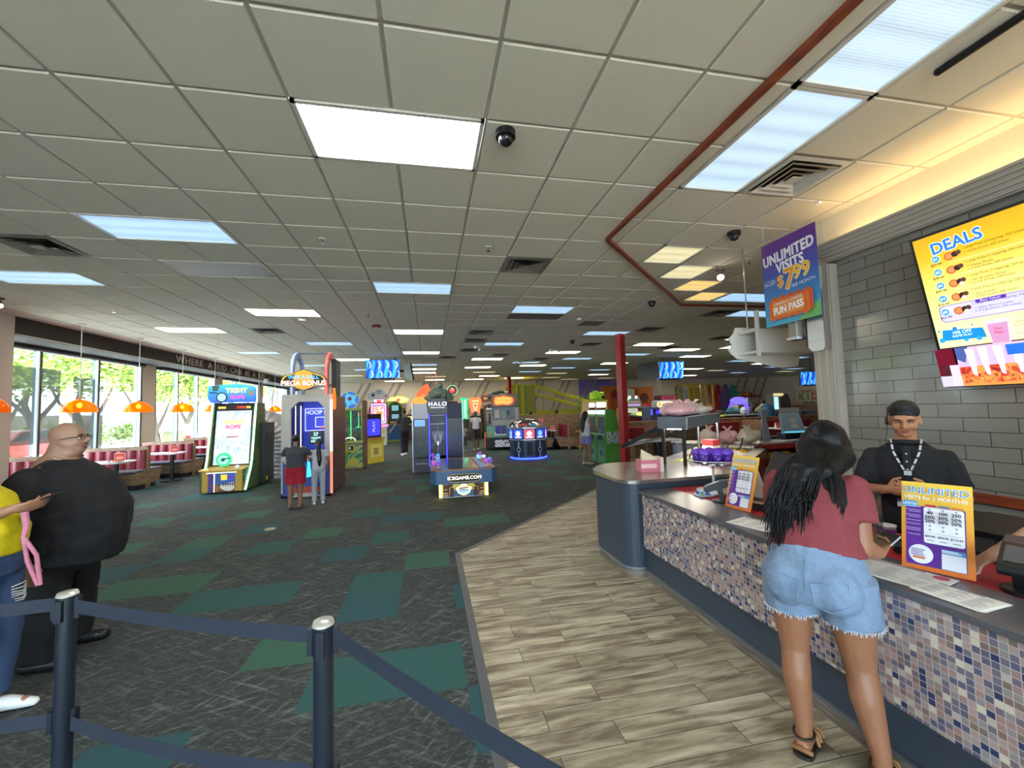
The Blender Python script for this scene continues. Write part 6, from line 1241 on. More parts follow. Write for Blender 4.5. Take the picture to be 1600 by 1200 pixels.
# ================================================================ booths, lamps, ceiling fittings, outdoors
VIN = M('7c1c28', .38, bump=.05, bscale=40.); SEATG = M('6d6a72', .5)
def bench(label, loc, rz, W=1.3, zt=1.0, double=True, group='booth benches'):
    t = thing('booth_bench', label, 'booth', loc, rz, group)
    MB().box(-.045, 0, 0, .045, W, zt, WOOD).box(-.06, 0, zt - .025, .06, W, zt, WOOD).build('back_panel', t)
    for s in ((-1, 1) if double else (-1,)):
        m = MB(); n = max(3, int(W / .2)); 
        for k in range(n):
            y0, y1 = .03 + (W - .03) * k / n, .03 + (W - .03) * (k + 1) / n
            m.prism([(y0 + .004, .0), (y1 - .004, .0), (y1 - .004, .035), ((y0 + y1) / 2, .06), (y0 + .004, .035)], 'z', .46, zt - .08, VIN, True)
        # rotate the cushion sections onto the panel face
        vs = []
        for a, b, c in m.v: vs.append((s * (.045 + b), a, c))
        m.v = vs; m.build('backrest', t)
        MB().box(s * .05, .0, .42, s * .52, W, .465, SEATG).build('seat', t, bevel=.01)
        MB().prism([(s * .05, 0.12), (s * .38, .12), (s * .50, .40), (s * .05, .42)], 'y', .0, W, WOOD).build('seat_base', t)
        MB().box(s * .05, .05, 0, s * .34, W, .13, BLACK).build('toe_kick', t)
    return t
def table(label, loc, rz, w=.62, d=1.15, z=.73, group='booth tables'):
    t = thing('booth_table', label, 'table', loc, rz, group)
    MB().prism(roundpoly([(-w / 2, 0), (w / 2, 0), (w / 2, d), (-w / 2, d)], [.12, .12, .02, .02], 5), 'z', z, z + .03, M('dfe0e4', .3)).build('table_top', t)
    m = MB(); m.cyl((0, .25, 0), (0, .25, z), .045, BLACK, n=14).cyl((0, .25, 0), (0, .25, .03), .24, BLACK, n=18).cyl((0, d - .2, 0), (0, d - .2, z), .045, BLACK, n=14); m.build('pedestal', t); return t
def tent(label, loc, rz, group='table cards'):
    t = thing('table_card', label, 'card', loc, rz, group)
    m = MB(); m.prism([(-.05, 0), (.05, 0), (.004, .18), (-.004, .18)], 'x', -.09, .09, M('e8e4e0', .5)); m.build('folded_card', t)
    m = MB(); m.add([(-.085, -.052, .01), (.085, -.052, .01), (.085, -.0075, .17), (-.085, -.0075, .17)], [(0, 1, 2, 3)], M('d24a48', .5)); m.add([(-.06, -.0425, .05), (.06, -.0425, .05), (.05, -.03, .1), (-.05, -.03, .1)], [(0, 1, 2, 3)], M('e89a8a', .5)); m.build('print', t); return t
ys = [9.75 + 2.03 * k for k in range(9)]
for k, y in enumerate(ys): bench('double wood and dark red booth bench by the windows, %s from the camera' % ORD[k], (-6.70, y, 0), PI / 2, 1.3, 1.0, True, 'window booth benches')
for k in range(8):
    yc = (ys[k] + ys[k + 1]) / 2; table('white-topped booth table by the windows, %s from the camera' % ORD[k], (-6.50, yc, 0), PI / 2, .62, 1.5, .72, 'window booth tables')
    tent('red and white folded card on the %s window table' % ORD[k], (-6.75, yc + .1, .75), .5)
t = thing('paper_tray', 'paper tray of food by the card on the first window table', 'tray', (-6.62, 10.5, .75)); m = MB(); m.box(-.12, -.08, 0, .12, .08, .015, M('e8e4dc')); R = random.Random(2)
for k in range(8): m.ell((R.uniform(-.08, .08), R.uniform(-.05, .05), .03), (.03, .025, .018), M('c07a4a'), n=8, m=5)
m.build('tray_body', t)
# middle seating
t = thing('divider_wall', 'wood-clad booth divider behind the round prize machine', 'divider', (3.55, 16.75, 0)); MB().box(0, 0, 0, 3.1, .14, 1.33, WOOD).build('panel', t); MB().box(-.02, -.02, 1.33, 3.12, .16, 1.37, WOOD).build('cap_rail', t)
t = thing('divider_end', 'grey end panel of the booth divider beside the girl', 'divider', (6.25, 15.2, 0)); MB().box(0, 0, 0, .1, 1.5, 1.42, M('8c8f94', .5)).build('panel', t)
for k, (x, y) in enumerate(((4.28, 16.1), (5.4, 16.1))): bench(['dark red booth bench just behind the round prize machine', 'dark red booth bench left of the wooden high chair'][k], (x, y - .4, 0), 0, 1.0, 1.05, True, 'middle booth benches')
table('white booth table between the benches behind the prize machine', (4.83, 15.75, 0), 0, .26, .9, .73, 'middle booth tables'); tent('red and white folded card on the table behind the prize machine', (4.83, 15.95, .76), .1); tent('folded card on the bench top behind the prize machine', (4.35, 15.95, 1.05), 0)
# wooden high chair
t = thing('high_chair', 'light wooden high chair beside the booth divider', 'high chair', (5.98, 15.7, 0), .1); HW = M('a8844e', .5)
for sx_ in (-1, 1):
    for sy in (-1, 1): m = MB(); m.bar((sx_ * .26, sy * .24, 0), (sx_ * .2, sy * .18, .72), .04, .03, HW); m.build('leg', t)
m = MB(); m.box(-.2, -.18, .42, .2, .18, .45, M('6a4f30', .5)); m.build('seat', t)
m = MB()
for z in (.10,): m.bar((-.26, -.24, z), (.26, -.24, z), .03, .04, HW).bar((-.26, .24, z), (.26, .24, z), .03, .04, HW).bar((-.26, -.24, z), (-.26, .24, z), .03, .04, HW).bar((.26, -.24, z), (.26, .24, z), .03, .04, HW)
m.box(-.22, -.20, .68, .22, -.17, .73, HW).box(-.22, .17, .62, .22, .20, .74, HW).box(-.22, -.2, .68, -.19, .2, .73, HW).box(.19, -.2, .68, .22, .2, .73, HW); m.build('rails', t)
# right-hand seating beyond the salad bar
t = thing('divider_wall', 'long wood-clad booth divider running behind the salad bar', 'divider', (6.2, 12.6, 0)); MB().box(0, 0, 0, 7.6, .14, 1.08, WOOD).build('panel', t); MB().box(-.02, -.02, 1.08, 7.62, .16, 1.12, WOOD).build('cap_rail', t)
t = thing('divider_wall', 'upright wood end panel between the two right booths', 'divider', (10.55, 11.6, 0)); MB().box(0, 0, 0, .12, .9, 1.05, WOOD).build('panel', t)
def bench2(label, x0, x1, y, zt):
    t = thing('booth_bench', label, 'booth', (x0, y, 0), 0, 'right booth benches'); W = x1 - x0; MB().box(0, 0, .45, W, .1, zt, VIN).build('backrest', t, bevel=.03); MB().box(0, -.45, .42, W, 0, .47, SEATG).build('seat', t, bevel=.01); MB().box(0, -.4, 0, W, 0, .42, WOOD).build('seat_base', t)
bench2('dark red wall bench left of the upright wood panel', 8.5, 10.45, 12.48, 1.0); bench2('dark red wall bench right of the upright wood panel', 11.2, 13.4, 12.48, 1.0)
bench2('dark red bench seen between the posts of the hood', 6.3, 8.2, 12.48, .95)
table('white booth table before the right wall bench', (11.6, 11.3, 0), 0, 1.3, .7, .75, 'right booth tables'); tent('red and white folded card on the right booth table', (11.2, 11.7, .78), 0)
table('white booth table seen left of the bags', (7.6, 11.3, 0), 0, 1.1, .7, .75, 'right booth tables'); table('white booth table behind the sneeze guard', (5.6, 9.2, 0), 0, 1.2, .7, .75, 'right booth tables')
t = thing('divider_wall', 'low wood-clad divider beside the near red post', 'divider', (5.75, 10.3, 0)); MB().box(0, 0, 0, 1.7, .14, 1.02, WOOD).build('panel', t)
t = thing('wall_bench', 'distant red bench row along the far wall under the square sign', 'booth', (27.5, 27.2, 0)); MB().box(0, .3, .4, 5.5, .5, 1.3, M('8a4a34', .5)).build('backrest', t); MB().box(0, 0, 0, 5.5, .3, .45, WOOD).build('seat', t)

# pendant lamps
ORG = bpy.data.materials.new('orange_acrylic'); ORG.use_nodes = True; nt = ORG.node_tree; nt.nodes.clear(); o_ = nt.nodes.new('ShaderNodeOutputMaterial'); mx = nt.nodes.new('ShaderNodeMixShader'); tr_ = nt.nodes.new('ShaderNodeBsdfTransparent'); df = nt.nodes.new('ShaderNodeBsdfPrincipled'); tl_ = nt.nodes.new('ShaderNodeBsdfTranslucent'); m2 = nt.nodes.new('ShaderNodeMixShader')
tr_.inputs[0].default_value = lin('ff9a1c') + (1,); df.inputs['Base Color'].default_value = lin('f07a08') + (1,); df.inputs['Roughness'].default_value = .15; tl_.inputs[0].default_value = lin('ff8c10') + (1,); mx.inputs[0].default_value = .45; m2.inputs[0].default_value = .55
nt.links.new(df.outputs[0], m2.inputs[1]); nt.links.new(tl_.outputs[0], m2.inputs[2]); nt.links.new(m2.outputs[0], mx.inputs[1]); nt.links.new(tr_.outputs[0], mx.inputs[2]); nt.links.new(mx.outputs[0], o_.inputs[0])
BULB = M('ffd9a0', .4, emit=22., samp=True); pend = None
for k, y in enumerate([7.9, 9.68, 11.38, 13.16, 14.95, 16.7, 18.5, 20.3]):
    lab = 'orange dome pendant lamp by the windows, ' + ('cut by the left edge' if k == 0 else '%s from the left edge' % ORD[k])
    if pend is None:
        pend = thing('pendant_lamp', lab, 'lamp', (-6.72, y, 1.83), 0, 'orange pendant lamps by the windows')
        m = MB(); m.lathe([(.27, 0), (.268, .04), (.25, .10), (.205, .17), (.13, .225), (.05, .25), (.02, .252)], (0, 0, 0), ORG, 30); m.build('shade', pend)
        m = MB(); m.cyl((0, 0, .24), (0, 0, 1.73), .008, M('d8d4c8', .5), n=8).cyl((0, 0, .22), (0, 0, .29), .025, M('a86a20', .4), n=12); m.build('cord', pend)
        m = MB(); m.cyl((0, 0, 1.735), (0, 0, 1.757), .065, M('cfc6b8', .5), n=20); m.build('ceiling_cap', pend)
        m = MB(); m.ell((0, 0, .14), (.04, .04, .05), BULB, n=14, m=10); m.build('bulb', pend)
    else: dup(pend, (-6.72, y, 1.83), 0, lab)
# black dome cameras
cm = None
for lab, x, y in (('black dome camera beside the glaring ceiling panel', .56, 2.74), ('black dome camera near the hanging poster', 3.44, 4.02), ('black dome camera just beyond the corner of the red-brown moulding', 4.14, 7.02), ('distant black dome camera left of the near red post', 4.13, 11.4)):
    if cm is None:
        cm = thing('dome_camera', lab, 'camera', (x, y, CZ), 0, 'black dome cameras'); m = MB(); m.cyl((0, 0, -.045), (0, 0, .0), .07, BLACK, n=28); m.build('housing', cm)
        m = MB(); m.ell((0, 0, -.045), (.056, .056, .06), M('1a1c20', .05)); m.build('dome', cm); m = MB(); m.ell((-.02, -.03, -.07), .022, M('33363c', .1)); m.build('lens', cm)
    else: dup(cm, (x, y, CZ), 0, lab)
# sprinklers
spk = None
for k, (x, y) in enumerate([(-1.12, 4.80), (.73, 4.80), (4.3, 4.78), (-5.34, 8.36), (-1.12, 8.38), (1.29, 8.44), (-1.1, 11.84), (-5.3, 11.92), (3.0, 12.2), (5.9, 9.4)]):
    lab = 'small ceiling sprinkler, ' + ['left of the two nearest ones', 'right of the two nearest ones', 'near the hanging poster', 'over the booths at left', 'above the hoop machine', 'beside the middle vents', 'before the left hanging TV', 'near the windows, farther back', 'before the far dome camera', 'right of the near red post'][k]
    if spk is None:
        spk = thing('sprinkler', lab, 'sprinkler', (x, y, CZ), 0, 'ceiling sprinklers'); m = MB(); m.cyl((0, 0, -.008), (0, 0, 0), .035, M('d8d4cc', .4), n=18).cyl((0, 0, -.05), (0, 0, -.008), .009, CHROME, n=8); m.build('escutcheon', spk); MB().cyl((0, 0, -.056), (0, 0, -.052), .022, CHROME, n=12).build('deflector', spk)
    else: dup(spk, (x, y, CZ), 0, lab)
t = thing('smoke_alarm', 'red round alarm on the ceiling before the left TV', 'alarm', (-1.1, 9.5, CZ)); MB().cyl((0, 0, -.05), (0, 0, 0), .09, M('8a1c20', .4), n=20).build('base', t); MB().ell((.0, -.02, -.06), .025, WHITE).build('strobe', t)
t = thing('smoke_alarm', 'white round smoke alarm beside a panel left of the middle', 'alarm', (-2.47, 8.95, CZ)); MB().cyl((0, 0, -.045), (0, 0, 0), .075, M('d8d6cc', .5), n=20).build('base', t)
t = thing('smoke_alarm', 'small white sensor on the ceiling right of the middle', 'alarm', (3.28, 8.55, CZ)); MB().cyl((0, 0, -.04), (0, 0, 0), .05, M('d8d6cc', .5), n=16).build('base', t)
# spot lamps
def spot(label, x, y, rz, col, em, tiltv=(-.5, -.6, -.7)):
    t = thing('spot_lamp', label, 'spotlight', (x, y, CZ), rz, 'ceiling spotlights'); m = MB(); m.cyl((0, 0, -.02), (0, 0, 0), .06, col, n=18); m.build('mount', t); d = Vector(tiltv).normalized()
    m = MB(); m.cyl((0, 0, -.02), (0, 0, -.08), .012, col, n=8).cyl(Vector((0, 0, -.09)) - d * .05, Vector((0, 0, -.09)) + d * .06, .032, col, r1=.05, n=18); m.build('lamp_head', t)
    m = MB(); c_ = Vector((0, 0, -.09)) + d * .058; m.cyl(c_, c_ + d * .004, .044, M('fff4d8', .4, emit=em, samp=em > 10), n=18); m.build('lamp_face', t); return t
spot('glowing ceiling spotlight left of the hanging poster', 4.19, 5.21, 0, M('8a7e6c', .4), 40.); 
spot('dark track spotlight at the left edge over the booths', -6.45, 7.72, 1.5, M('2a2622', .5), 3.)
t = thing('track_rail', 'short dark light track at the left edge of the ceiling', 'light track', (-6.5, 7.4, CZ)); MB().box(-.5, -.02, -.03, .3, .02, 0, M('2a2622')).build('rail', t)
for k, (x, y) in enumerate(((4.07, 13.0), (3.6, 16.3), (1.46, 12.4), (20.5, 24.5))):
    t = thing('projector_arm', ['white ceiling device arm above the middle panels, nearer', 'white ceiling device arm above the middle panels, farther', 'white ceiling device beside the middle vents', 'pair of small white spotlights by the far wall'][k], 'spotlight', (x, y, CZ), .5 * k, 'white ceiling spotlights'); m = MB(); m.bar((-.12, 0, -.03), (.16, 0, -.08), .03, .03, WHITE).cyl((-.12, 0, -.10), (-.12, 0, -.02), .05, WHITE, n=12).cyl((.16, 0, -.13), (.16, 0, -.05), .035, WHITE, n=12); m.build('lamp_arm', t)
t = thing('track_bar', 'thick black bar on the ceiling at the upper right corner', 'light track', (2.99, 1.79, CZ)); m = MB(); m.cyl((0, 0, -.02), (0, -2.2, -.02), .022, BLACK, n=12).ell((0, 0, -.02), .022, BLACK); m.build('bar', t)
t = thing('ceiling_hook', 'small white clip on the ceiling above the poster', 'clip', (3.78, 3.28, CZ)); MB().box(-.02, -.02, -.02, .02, .02, 0, WHITE).build('clip', t)
t = thing('wall_speaker', 'small pale speaker under the dark fascia', 'speaker', (-7.15, 20.5, 3.25)); MB().box(-.08, -.12, -.08, .08, .12, .08, M('c8c0b0')).build('housing', t, bevel=.02)
# plate dropped on the carpet
t = thing('paper_plate', 'small pale round disc lying on the carpet', 'plate', (-2.3, 6.77, .001)); MB().cyl((0, 0, 0), (0, 0, .006), .075, M('b4ac8c', .6), n=26).build('disc', t)

# ---------------------------------------------------------------- outdoors
def crown_mesh(seed, n, r, col):
    R = random.Random(seed); m = MB(); cl_ = [(Vector((R.uniform(-1, 1) * r[0] * .7, R.uniform(-1, 1) * r[1] * .7, R.uniform(-.8, .9) * r[2] * .8)), R.uniform(.5, .95)) for _ in range(16)]
    mats = [M(c_, .6) for c_ in col]
    for k in range(n):
        c_, s = R.choice(cl_); d = Vector((R.gauss(0, 1), R.gauss(0, 1), R.gauss(0, 1))).normalized(); p = c_ + d * s * R.uniform(.55, 1.1); a = Vector((R.gauss(0, 1), R.gauss(0, 1), R.gauss(0, .6))).normalized(); b = a.orthogonal().normalized(); L = R.uniform(.07, .15); w = L * .5
        m.add([p - a * L, p + b * w, p + a * L, p - b * w], [(0, 1, 2, 3)], R.choice(mats))
    return m
LC = ['8fa83a', 'a8bc4c', '6f8a30', 'bccb6a', '5a7428']; tp = None
BARK = M('5c5046', .9, bump=.4, bscale=20.)
for k, (x, y, s, z) in enumerate([(-14.2, 17.2, 1.1, 3.6), (-14.8, 21.6, 1.15, 3.7), (-14.0, 25.4, 1.0, 3.6), (-15.2, 30.5, 1.2, 3.7), (-14.6, 37, 1.2, 3.8), (-15.5, 46, 1.4, 4.), (-20, 26, 1.4, 4.2), (-20.5, 35, 1.5, 4.4), (-20.5, 48, 1.7, 4.4)]):
    lab = 'leafy street tree outside the windows, %s along from the left' % ORD[k] if k < 6 else 'leafy tree in the row behind outside, %s from the left' % ORD[k - 6]
    if tp is None:
        tp = thing('street_tree', lab, 'tree', (x, y, -.06), 0, 'trees outside the windows')
        crown_mesh(4, 5200, (1.9, 2.1, 1.4), LC).build('crown', tp, (0, 0, z))
        m = MB(); m.tube([(0, 0, 0), (.08, .1, 1.0), (-.05, .3, 1.9), (.1, .2, 3.2)], [.16, .12, .10, .05], BARK, 10); m.tube([(.08, .1, 1.1), (.3, -.4, 2.0), (.4, -.8, 3.)], [.09, .06, .03], BARK, 8); m.tube([(0, .15, 1.4), (-.2, .8, 2.2), (-.2, 1.3, 3.)], [.08, .05, .03], BARK, 8); m.build('trunk', tp)
    else: q = dup(tp, (x, y, -.06), k * 1.3, lab); q.scale = (s, s, s)
tag(MB().box(-24.3, 16, -.06, -24, 85, 2.1, M('8f857a', .8, var=.15, bscale=.8)).build('boundary_wall'), 'long grey-brown boundary wall outside beyond the trees', 'wall')
hb = crown_mesh(9, 3500, (.3, 18, .6), ['5f7a34', '7c9440', '4c6428']); o = hb.build('hedge', None, (-21.8, 38, .6)); tag(o, 'low green hedge outside before the boundary wall', 'hedge', kind='stuff')
def car(label, loc, rz, body):
    t = thing('parked_car', label, 'car', loc, rz); P_ = M(body, .25, .2)
    m = MB(); m.prism([(-2.1, .35), (-2.15, .7), (-1.9, .9), (-1.2, .98), (-.6, 1.38), (.7, 1.42), (1.4, 1.05), (2.05, .95), (2.15, .6), (2.1, .35)], 'y', -.85, .85, P_); m.build('body', t, bevel=.08)
    m = MB(); m.prism([(-1.05, .98), (-.55, 1.32), (.65, 1.36), (1.25, 1.05)], 'y', -.87, .87, M('20262c', .1)); m.build('windows', t)
    for x in (-1.35, 1.35):
        for y in (-.8, .8): m = MB(); m.cyl((x, y - .1, .33), (x, y + .1, .33), .33, M('1a1a1c', .7), n=22); m.cyl((x, y - .11, .33), (x, y + .11, .33), .18, STEEL, n=14); m.build('wheel', t)
    m = MB(); m.box(-2.18, -.8, .62, -2.05, -.45, .78, M('c83030', .3)).box(-2.18, .45, .62, -2.05, .8, .78, M('c83030', .3)); m.build('tail_lamps', t)
car('pale car with red tail lamps parked outside beyond the windows', (-13.0, 28.2, -.06), 1.3, 'd8d4d0'); car('dark red car parked outside at the left', (-17.0, 21.2, -.06), 1.5, 'a03a30')
t = thing('waste_bin', 'square green-brown bin outside beside the first tree', 'bin', (-13.4, 25.6, -.06)); MB().box(-.35, -.35, 0, .35, .35, 1.05, M('6a6a4c', .7)).build('bin_body', t); MB().box(-.4, -.4, 1.05, .4, .4, 1.15, M('8a8a6c', .7)).build('lid', t)
t = thing('bicycle_rack', 'tangle of pale metal rails outside the first window', 'rack', (-10.8, 16.4, -.06)); m = MB()
for k in range(5): m.tube([(0, k * .45, 0), (0, k * .45, .7), (.05, k * .45 + .15, .8), (.1, k * .45 + .3, .7), (.1, k * .45 + .3, 0)], .02, M('a8a8a4', .4, .5), 6)
m.build('rails', t)
# ================================================================ people: one continuous remeshed surface each, clothes and hair as children
def skinmat(name, h, h2):
    g = NT(name); tc = g.n('TexCoord'); n = g.n('TexNoise'); n.inputs['Scale'].default_value = 14; n.inputs['Detail'].default_value = 4; g.l(tc.outputs['Object'], n.inputs['Vector'])
    g.l(g.mix(n.outputs['Fac'], h, h2), g.b.inputs['Base Color']); g.b.inputs['Roughness'].default_value = .5; g.b.inputs['Subsurface Weight'].default_value = .08; return g.m
def cloth(name, h, bump=.25, rough=.85, var=.12, sc=30.): return M(h, rough, name=name, bump=bump, bscale=sc, var=var)
def hand(b, wrist, dirv, palm, s=1., curl=.6, side=1, spread=.0):
    """palm + five fingers; dirv along the hand, palm = direction the palm faces, side = +1 if the thumb is on dirv x palm side"""
    w = Vector(wrist); d = Vector(dirv).normalized(); pn = Vector(palm); pn = (pn - d * pn.dot(d)).normalized(); lat = d.cross(pn) * side
    R = Matrix((lat, d, pn)).transposed()
    b.m.ell(w + d * .045 * s, (.040 * s, .052 * s, .016 * s), None, R, 14, 10); b.cap(w, .024 * s, w + d * .03 * s, .026 * s)
    L = [(.030, .068, .0080), (.010, .078, .0085), (-.010, .073, .0080), (-.029, .056, .0070)]
    for x, ln, r in L:
        p = w + d * .085 * s + lat * x * s * 1.05; k = curl; q = d
        pts = [w + d * .055 * s + lat * x * s, p]
        for seg, f in ((.45, .5), (.32, 1.1), (.25, 1.6)):
            a = k * f; q = (d * math.cos(a) + pn * math.sin(a) + lat * spread * x * 6).normalized(); pts.append(pts[-1] + q * ln * seg * s)
        b.chain(pts, [r * 1.15 * s, r * 1.1 * s, r * s, r * .92 * s, r * .8 * s])
    t0 = w + d * .022 * s + lat * .028 * s; t1 = t0 + (d * .6 + lat * .75 + pn * .25).normalized() * .036 * s; t2 = t1 + (d * .9 + lat * .2 + pn * .4 * (.5 + curl)).normalized() * .032 * s
    b.chain([t0, t1, t2], [.012 * s, .0105 * s, .0085 * s])
def head(b, c, yaw=0, pitch=0, s=1., ears=True, jaw=1., roll=0):
    """c = centre of skull; returns frame rotation. faces +y before rotation"""
    R = Euler((pitch, roll, yaw)).to_matrix(); c = Vector(c); P = lambda x, y, z: c + R @ Vector((x, y, z)) * s
    E = lambda x, y, z, r: b.m.ell(P(x, y, z), tuple(q * s for q in r), None, R, 18, 12)
    E(0, -.012, .028, (.074, .094, .088)); E(0, .012, -.025, (.064 * jaw, .074, .085)); E(0, .040, -.072, (.044 * jaw, .042, .036)); E(0, .058, -.088, (.022, .020, .018))
    E(-.036, .052, -.030, (.028, .030, .030)); E(.036, .052, -.030, (.028, .030, .030)); E(0, .070, .022, (.052, .016, .014))
    b.cap(P(0, .082, .012), .009 * s, P(0, .104, -.028), .0135 * s); E(-.012, .093, -.032, (.010, .011, .009)); E(.012, .093, -.032, (.010, .011, .009))
    if ears: E(.076, -.005, -.012, (.010, .020, .032)); E(-.076, -.005, -.012, (.010, .020, .032))
    return R
def face(parent, c, R, s=1., skin='8a5a48', lips='8a4a42', brow='1a1512', closed=False):
    c = Vector(c); P = lambda x, y, z: c + R @ Vector((x, y, z)) * s
    m = MB()
    for sx_ in (-1, 1):
        if not closed: m.ell(P(sx_ * .031, .0765, -.004), (.013 * s, .008 * s, .0065 * s), M('e6e0da', .3), R, 10, 7); m.ell(P(sx_ * .031, .0825, -.0055), (.0058 * s, .004 * s, .0058 * s), M('1c120c', .2), R, 10, 7)
    if not closed: m.build('eyes', parent)
    m = MB()
    for sx_ in (-1, 1): m.tube([P(sx_ * .014, .0895, .012), P(sx_ * .032, .088, .018), P(sx_ * .050, .078, .013)], [.0032 * s, .004 * s, .002 * s], M(brow, .9), 6); m.tube([P(sx_ * .018, .0835, .001), P(sx_ * .031, .0865, .0035), P(sx_ * .045, .0795, 0)], .0028 * s, M(skin, .6) if not closed else M(brow, .8), 6)
    m.build('eyebrows', parent)
    m = MB(); m.ell(P(0, .0885, -.0565), (.023 * s, .009 * s, .0045 * s), M(lips, .45), R, 12, 7); m.ell(P(0, .088, -.0645), (.019 * s, .009 * s, .0055 * s), M(lips, .45), R, 12, 7); m.build('lips', parent)
def torso_rings(J, g, extra=0.):
    """J: joints, g: list of (key, width, depth)"""
    return [(J[k] if isinstance(k, str) else k, w + extra, d + extra) for k, w, d in g]
HAIRB = M('09080a', .5, name='black_hair', bump=.25, bscale=90., spec=.25)

# ---------------------------------------------------------------- woman at the counter (faces +y locally)
def woman_counter():
    t = thing('person', 'woman with long black hair, red T-shirt and denim shorts leaning at the counter', 'person', (1.765, 1.685, 0), -1.02); t.scale = (.955,) * 3
    SK = skinmat('skin_tan', '9a6a4c', '8a5c42')
    hipL, hipR = V(-.115, 0, .86), V(.115, 0, .86); kneeL, kneeR = V(-.115, .03, .48), V(.14, .05, .48); ankL, ankR = V(-.09, -.01, .085), V(.20, .0, .085)
    J = dict(pel=V(0, .0, .86), wst=V(0, .03, 1.03), chest=V(0, .09, 1.20), sh=V(0, .14, 1.32), nk=V(.01, .18, 1.375), hd=V(.035, .275, 1.49))
    b = Blob(); b.loft([(J['pel'] + V(0, 0, -.06), .185, .15), (J['pel'], .20, .165), (J['wst'], .155, .125), (J['chest'], .165, .125), (J['sh'], .15, .085), (J['nk'], .07, .06)])
    b.cap(J['nk'] + V(0, 0, -.03), .055, J['hd'] + V(0, -.02, -.06), .05)
    for h_, k_, a_ in ((hipL, kneeL, ankL), (hipR, kneeR, ankR)):
        c_ = k_.lerp(a_, .3) + V(0, -.022, 0)
        b.cap(h_, .112, h_.lerp(k_, .55), .088).cap(h_.lerp(k_, .55), .088, k_, .064).cap(k_, .062, c_, .064).cap(c_, .064, a_ + V(0, 0, .05), .038).cap(a_ + V(0, 0, .05), .038, a_, .036)
        b.cap(a_ + V(0, -.03, -.035), .034, a_ + V(0, .10, -.05), .030).cap(a_ + V(0, .10, -.05), .032, a_ + V(0, .145, -.058), .022)
        for q in range(5): b.cap(a_ + V((q - 2) * .017, .14, -.06), .012, a_ + V((q - 2) * .020, .175 - abs(q - 1.4) * .010, -.064), .0095)
    # arms, elbows bent, right hand holds the phone
    shR, shL = V(.15, .13, 1.29), V(-.165, .14, 1.29); elR, elL = V(.175, .06, 1.03), V(-.20, .26, 1.05); wrR, wrL = V(.225, .17, .985), V(-.08, .46, 1.02)
    for s_, e_, w_ in ((shR, elR, wrR), (shL, elL, wrL)): b.cap(s_, .062, e_, .048).cap(e_, .047, e_.lerp(w_, .4), .045).cap(e_.lerp(w_, .4), .044, w_, .029)
    hand(b, wrR, V(.12, .9, .05), V(-.6, .1, .8), 1., .9, -1); hand(b, wrL, V(.3, .8, .1), V(.7, 0, .6), 1., .7, 1)
    R = head(b, J['hd'], 0, -.30, 1., True)
    b.build('body', SK, t, .0075, 5); face(t, J['hd'], R)
    TS = cloth('red_tshirt', '7e343a', .35); s = Blob()
    s.loft([(V(0, .03, .985), .205, .165), (V(0, .045, 1.06), .185, .155), (V(0, .07, 1.16), .185, .15), (V(0, .115, 1.27), .175, .125), (V(0, .14, 1.335), .125, .085), (V(0, .155, 1.375), .075, .065)])
    for s_, e_ in ((shR, elR), (shL, elL)): m_ = s_.lerp(e_, .60); s.cap(s_ + V(0, 0, -.01), .074, s_.lerp(m_, .4), .082); s.cone(s_.lerp(m_, .3), .078, m_, .082)
    s.build('tshirt', TS, t, .010, 4, .007)
    DN = cloth('denim_light', '7288a2', .5, var=.22, sc=45.); s = Blob()
    s.loft([(V(0, 0, .80), .215, .19), (V(0, -.005, .86), .222, .195), (V(0, .005, .94), .205, .172), (V(0, .02, 1.01), .178, .148)])
    s.ell(V(-.09, -.10, .86), (.105, .10, .12)).ell(V(.09, -.10, .86), (.105, .10, .12))
    for h_, k_ in ((hipL, kneeL), (hipR, kneeR)): e_ = h_.lerp(k_, .46); s.cone(h_ + V(0, 0, .03), .122, e_, .117)
    s.build('denim_shorts', DN, t, .010, 4, .006)
    m = MB(); R_ = random.Random(1); FR = M('cfd8e2', .9)
    for h_, k_ in ((hipL, kneeL), (hipR, kneeR)):
        e_ = h_.lerp(k_, .455)
        for q in range(90): a = 2 * PI * q / 90; p_ = e_ + V(math.cos(a) * .116, math.sin(a) * .116, .004); m.cyl(p_, p_ + V(R_.uniform(-.006, .006), R_.uniform(-.006, .006), -R_.uniform(.008, .026)), .0018, FR, n=4)
    m.build('frayed_hem', t)
    m = MB(); DB = M('6b84a2', .9, bump=.4, bscale=45.)
    for sx_ in (-1, 1):
        p = [(.02, .90), (.155, .915), (.15, .82), (.09, .785), (.035, .805)]; pts = []
        for x, z in p:
            x *= sx_; base = -.195 * math.sqrt(max(.05, 1 - (x / .235) ** 2)) - .012 * (1 - abs((z - .86) / .1)); pts.append(V(x, base - .014, z))
        m.tube(pts, .0028, DB, 6, closed=True)
    m.tube([V(0, -.165, .995), V(0, -.195, .93), V(0, -.20, .86)], .003, DB, 6); m.build('pocket_stitching', t)
    # hair: heavy long mass down the back and over the left side
    s = Blob(); hd = J['hd']; s.ell(hd + V(0, -.022, .03), (.094, .108, .100)); s.ell(hd + V(-.03, -.05, -.03), (.10, .095, .11)); s.ell(hd + V(.05, -.02, -.03), (.06, .08, .10))
    s.chain([hd + V(-.02, -.07, -.05), V(-.02, .06, 1.36), V(-.07, -.02, 1.22), V(-.11, -.06, 1.06)], [.10, .085, .06, .03]); s.chain([hd + V(.05, -.05, -.06), V(.05, .07, 1.36), V(.03, .02, 1.26)], [.075, .055, .025])
    s.chain([hd + V(-.07, .0, -.08), V(-.09, .10, 1.36), V(-.13, .03, 1.2), V(-.14, -.02, 1.02)], [.065, .055, .035, .012]); s.build('hair', HAIRB, t, .009, 3, .010)
    m = MB(); R_ = random.Random(8)
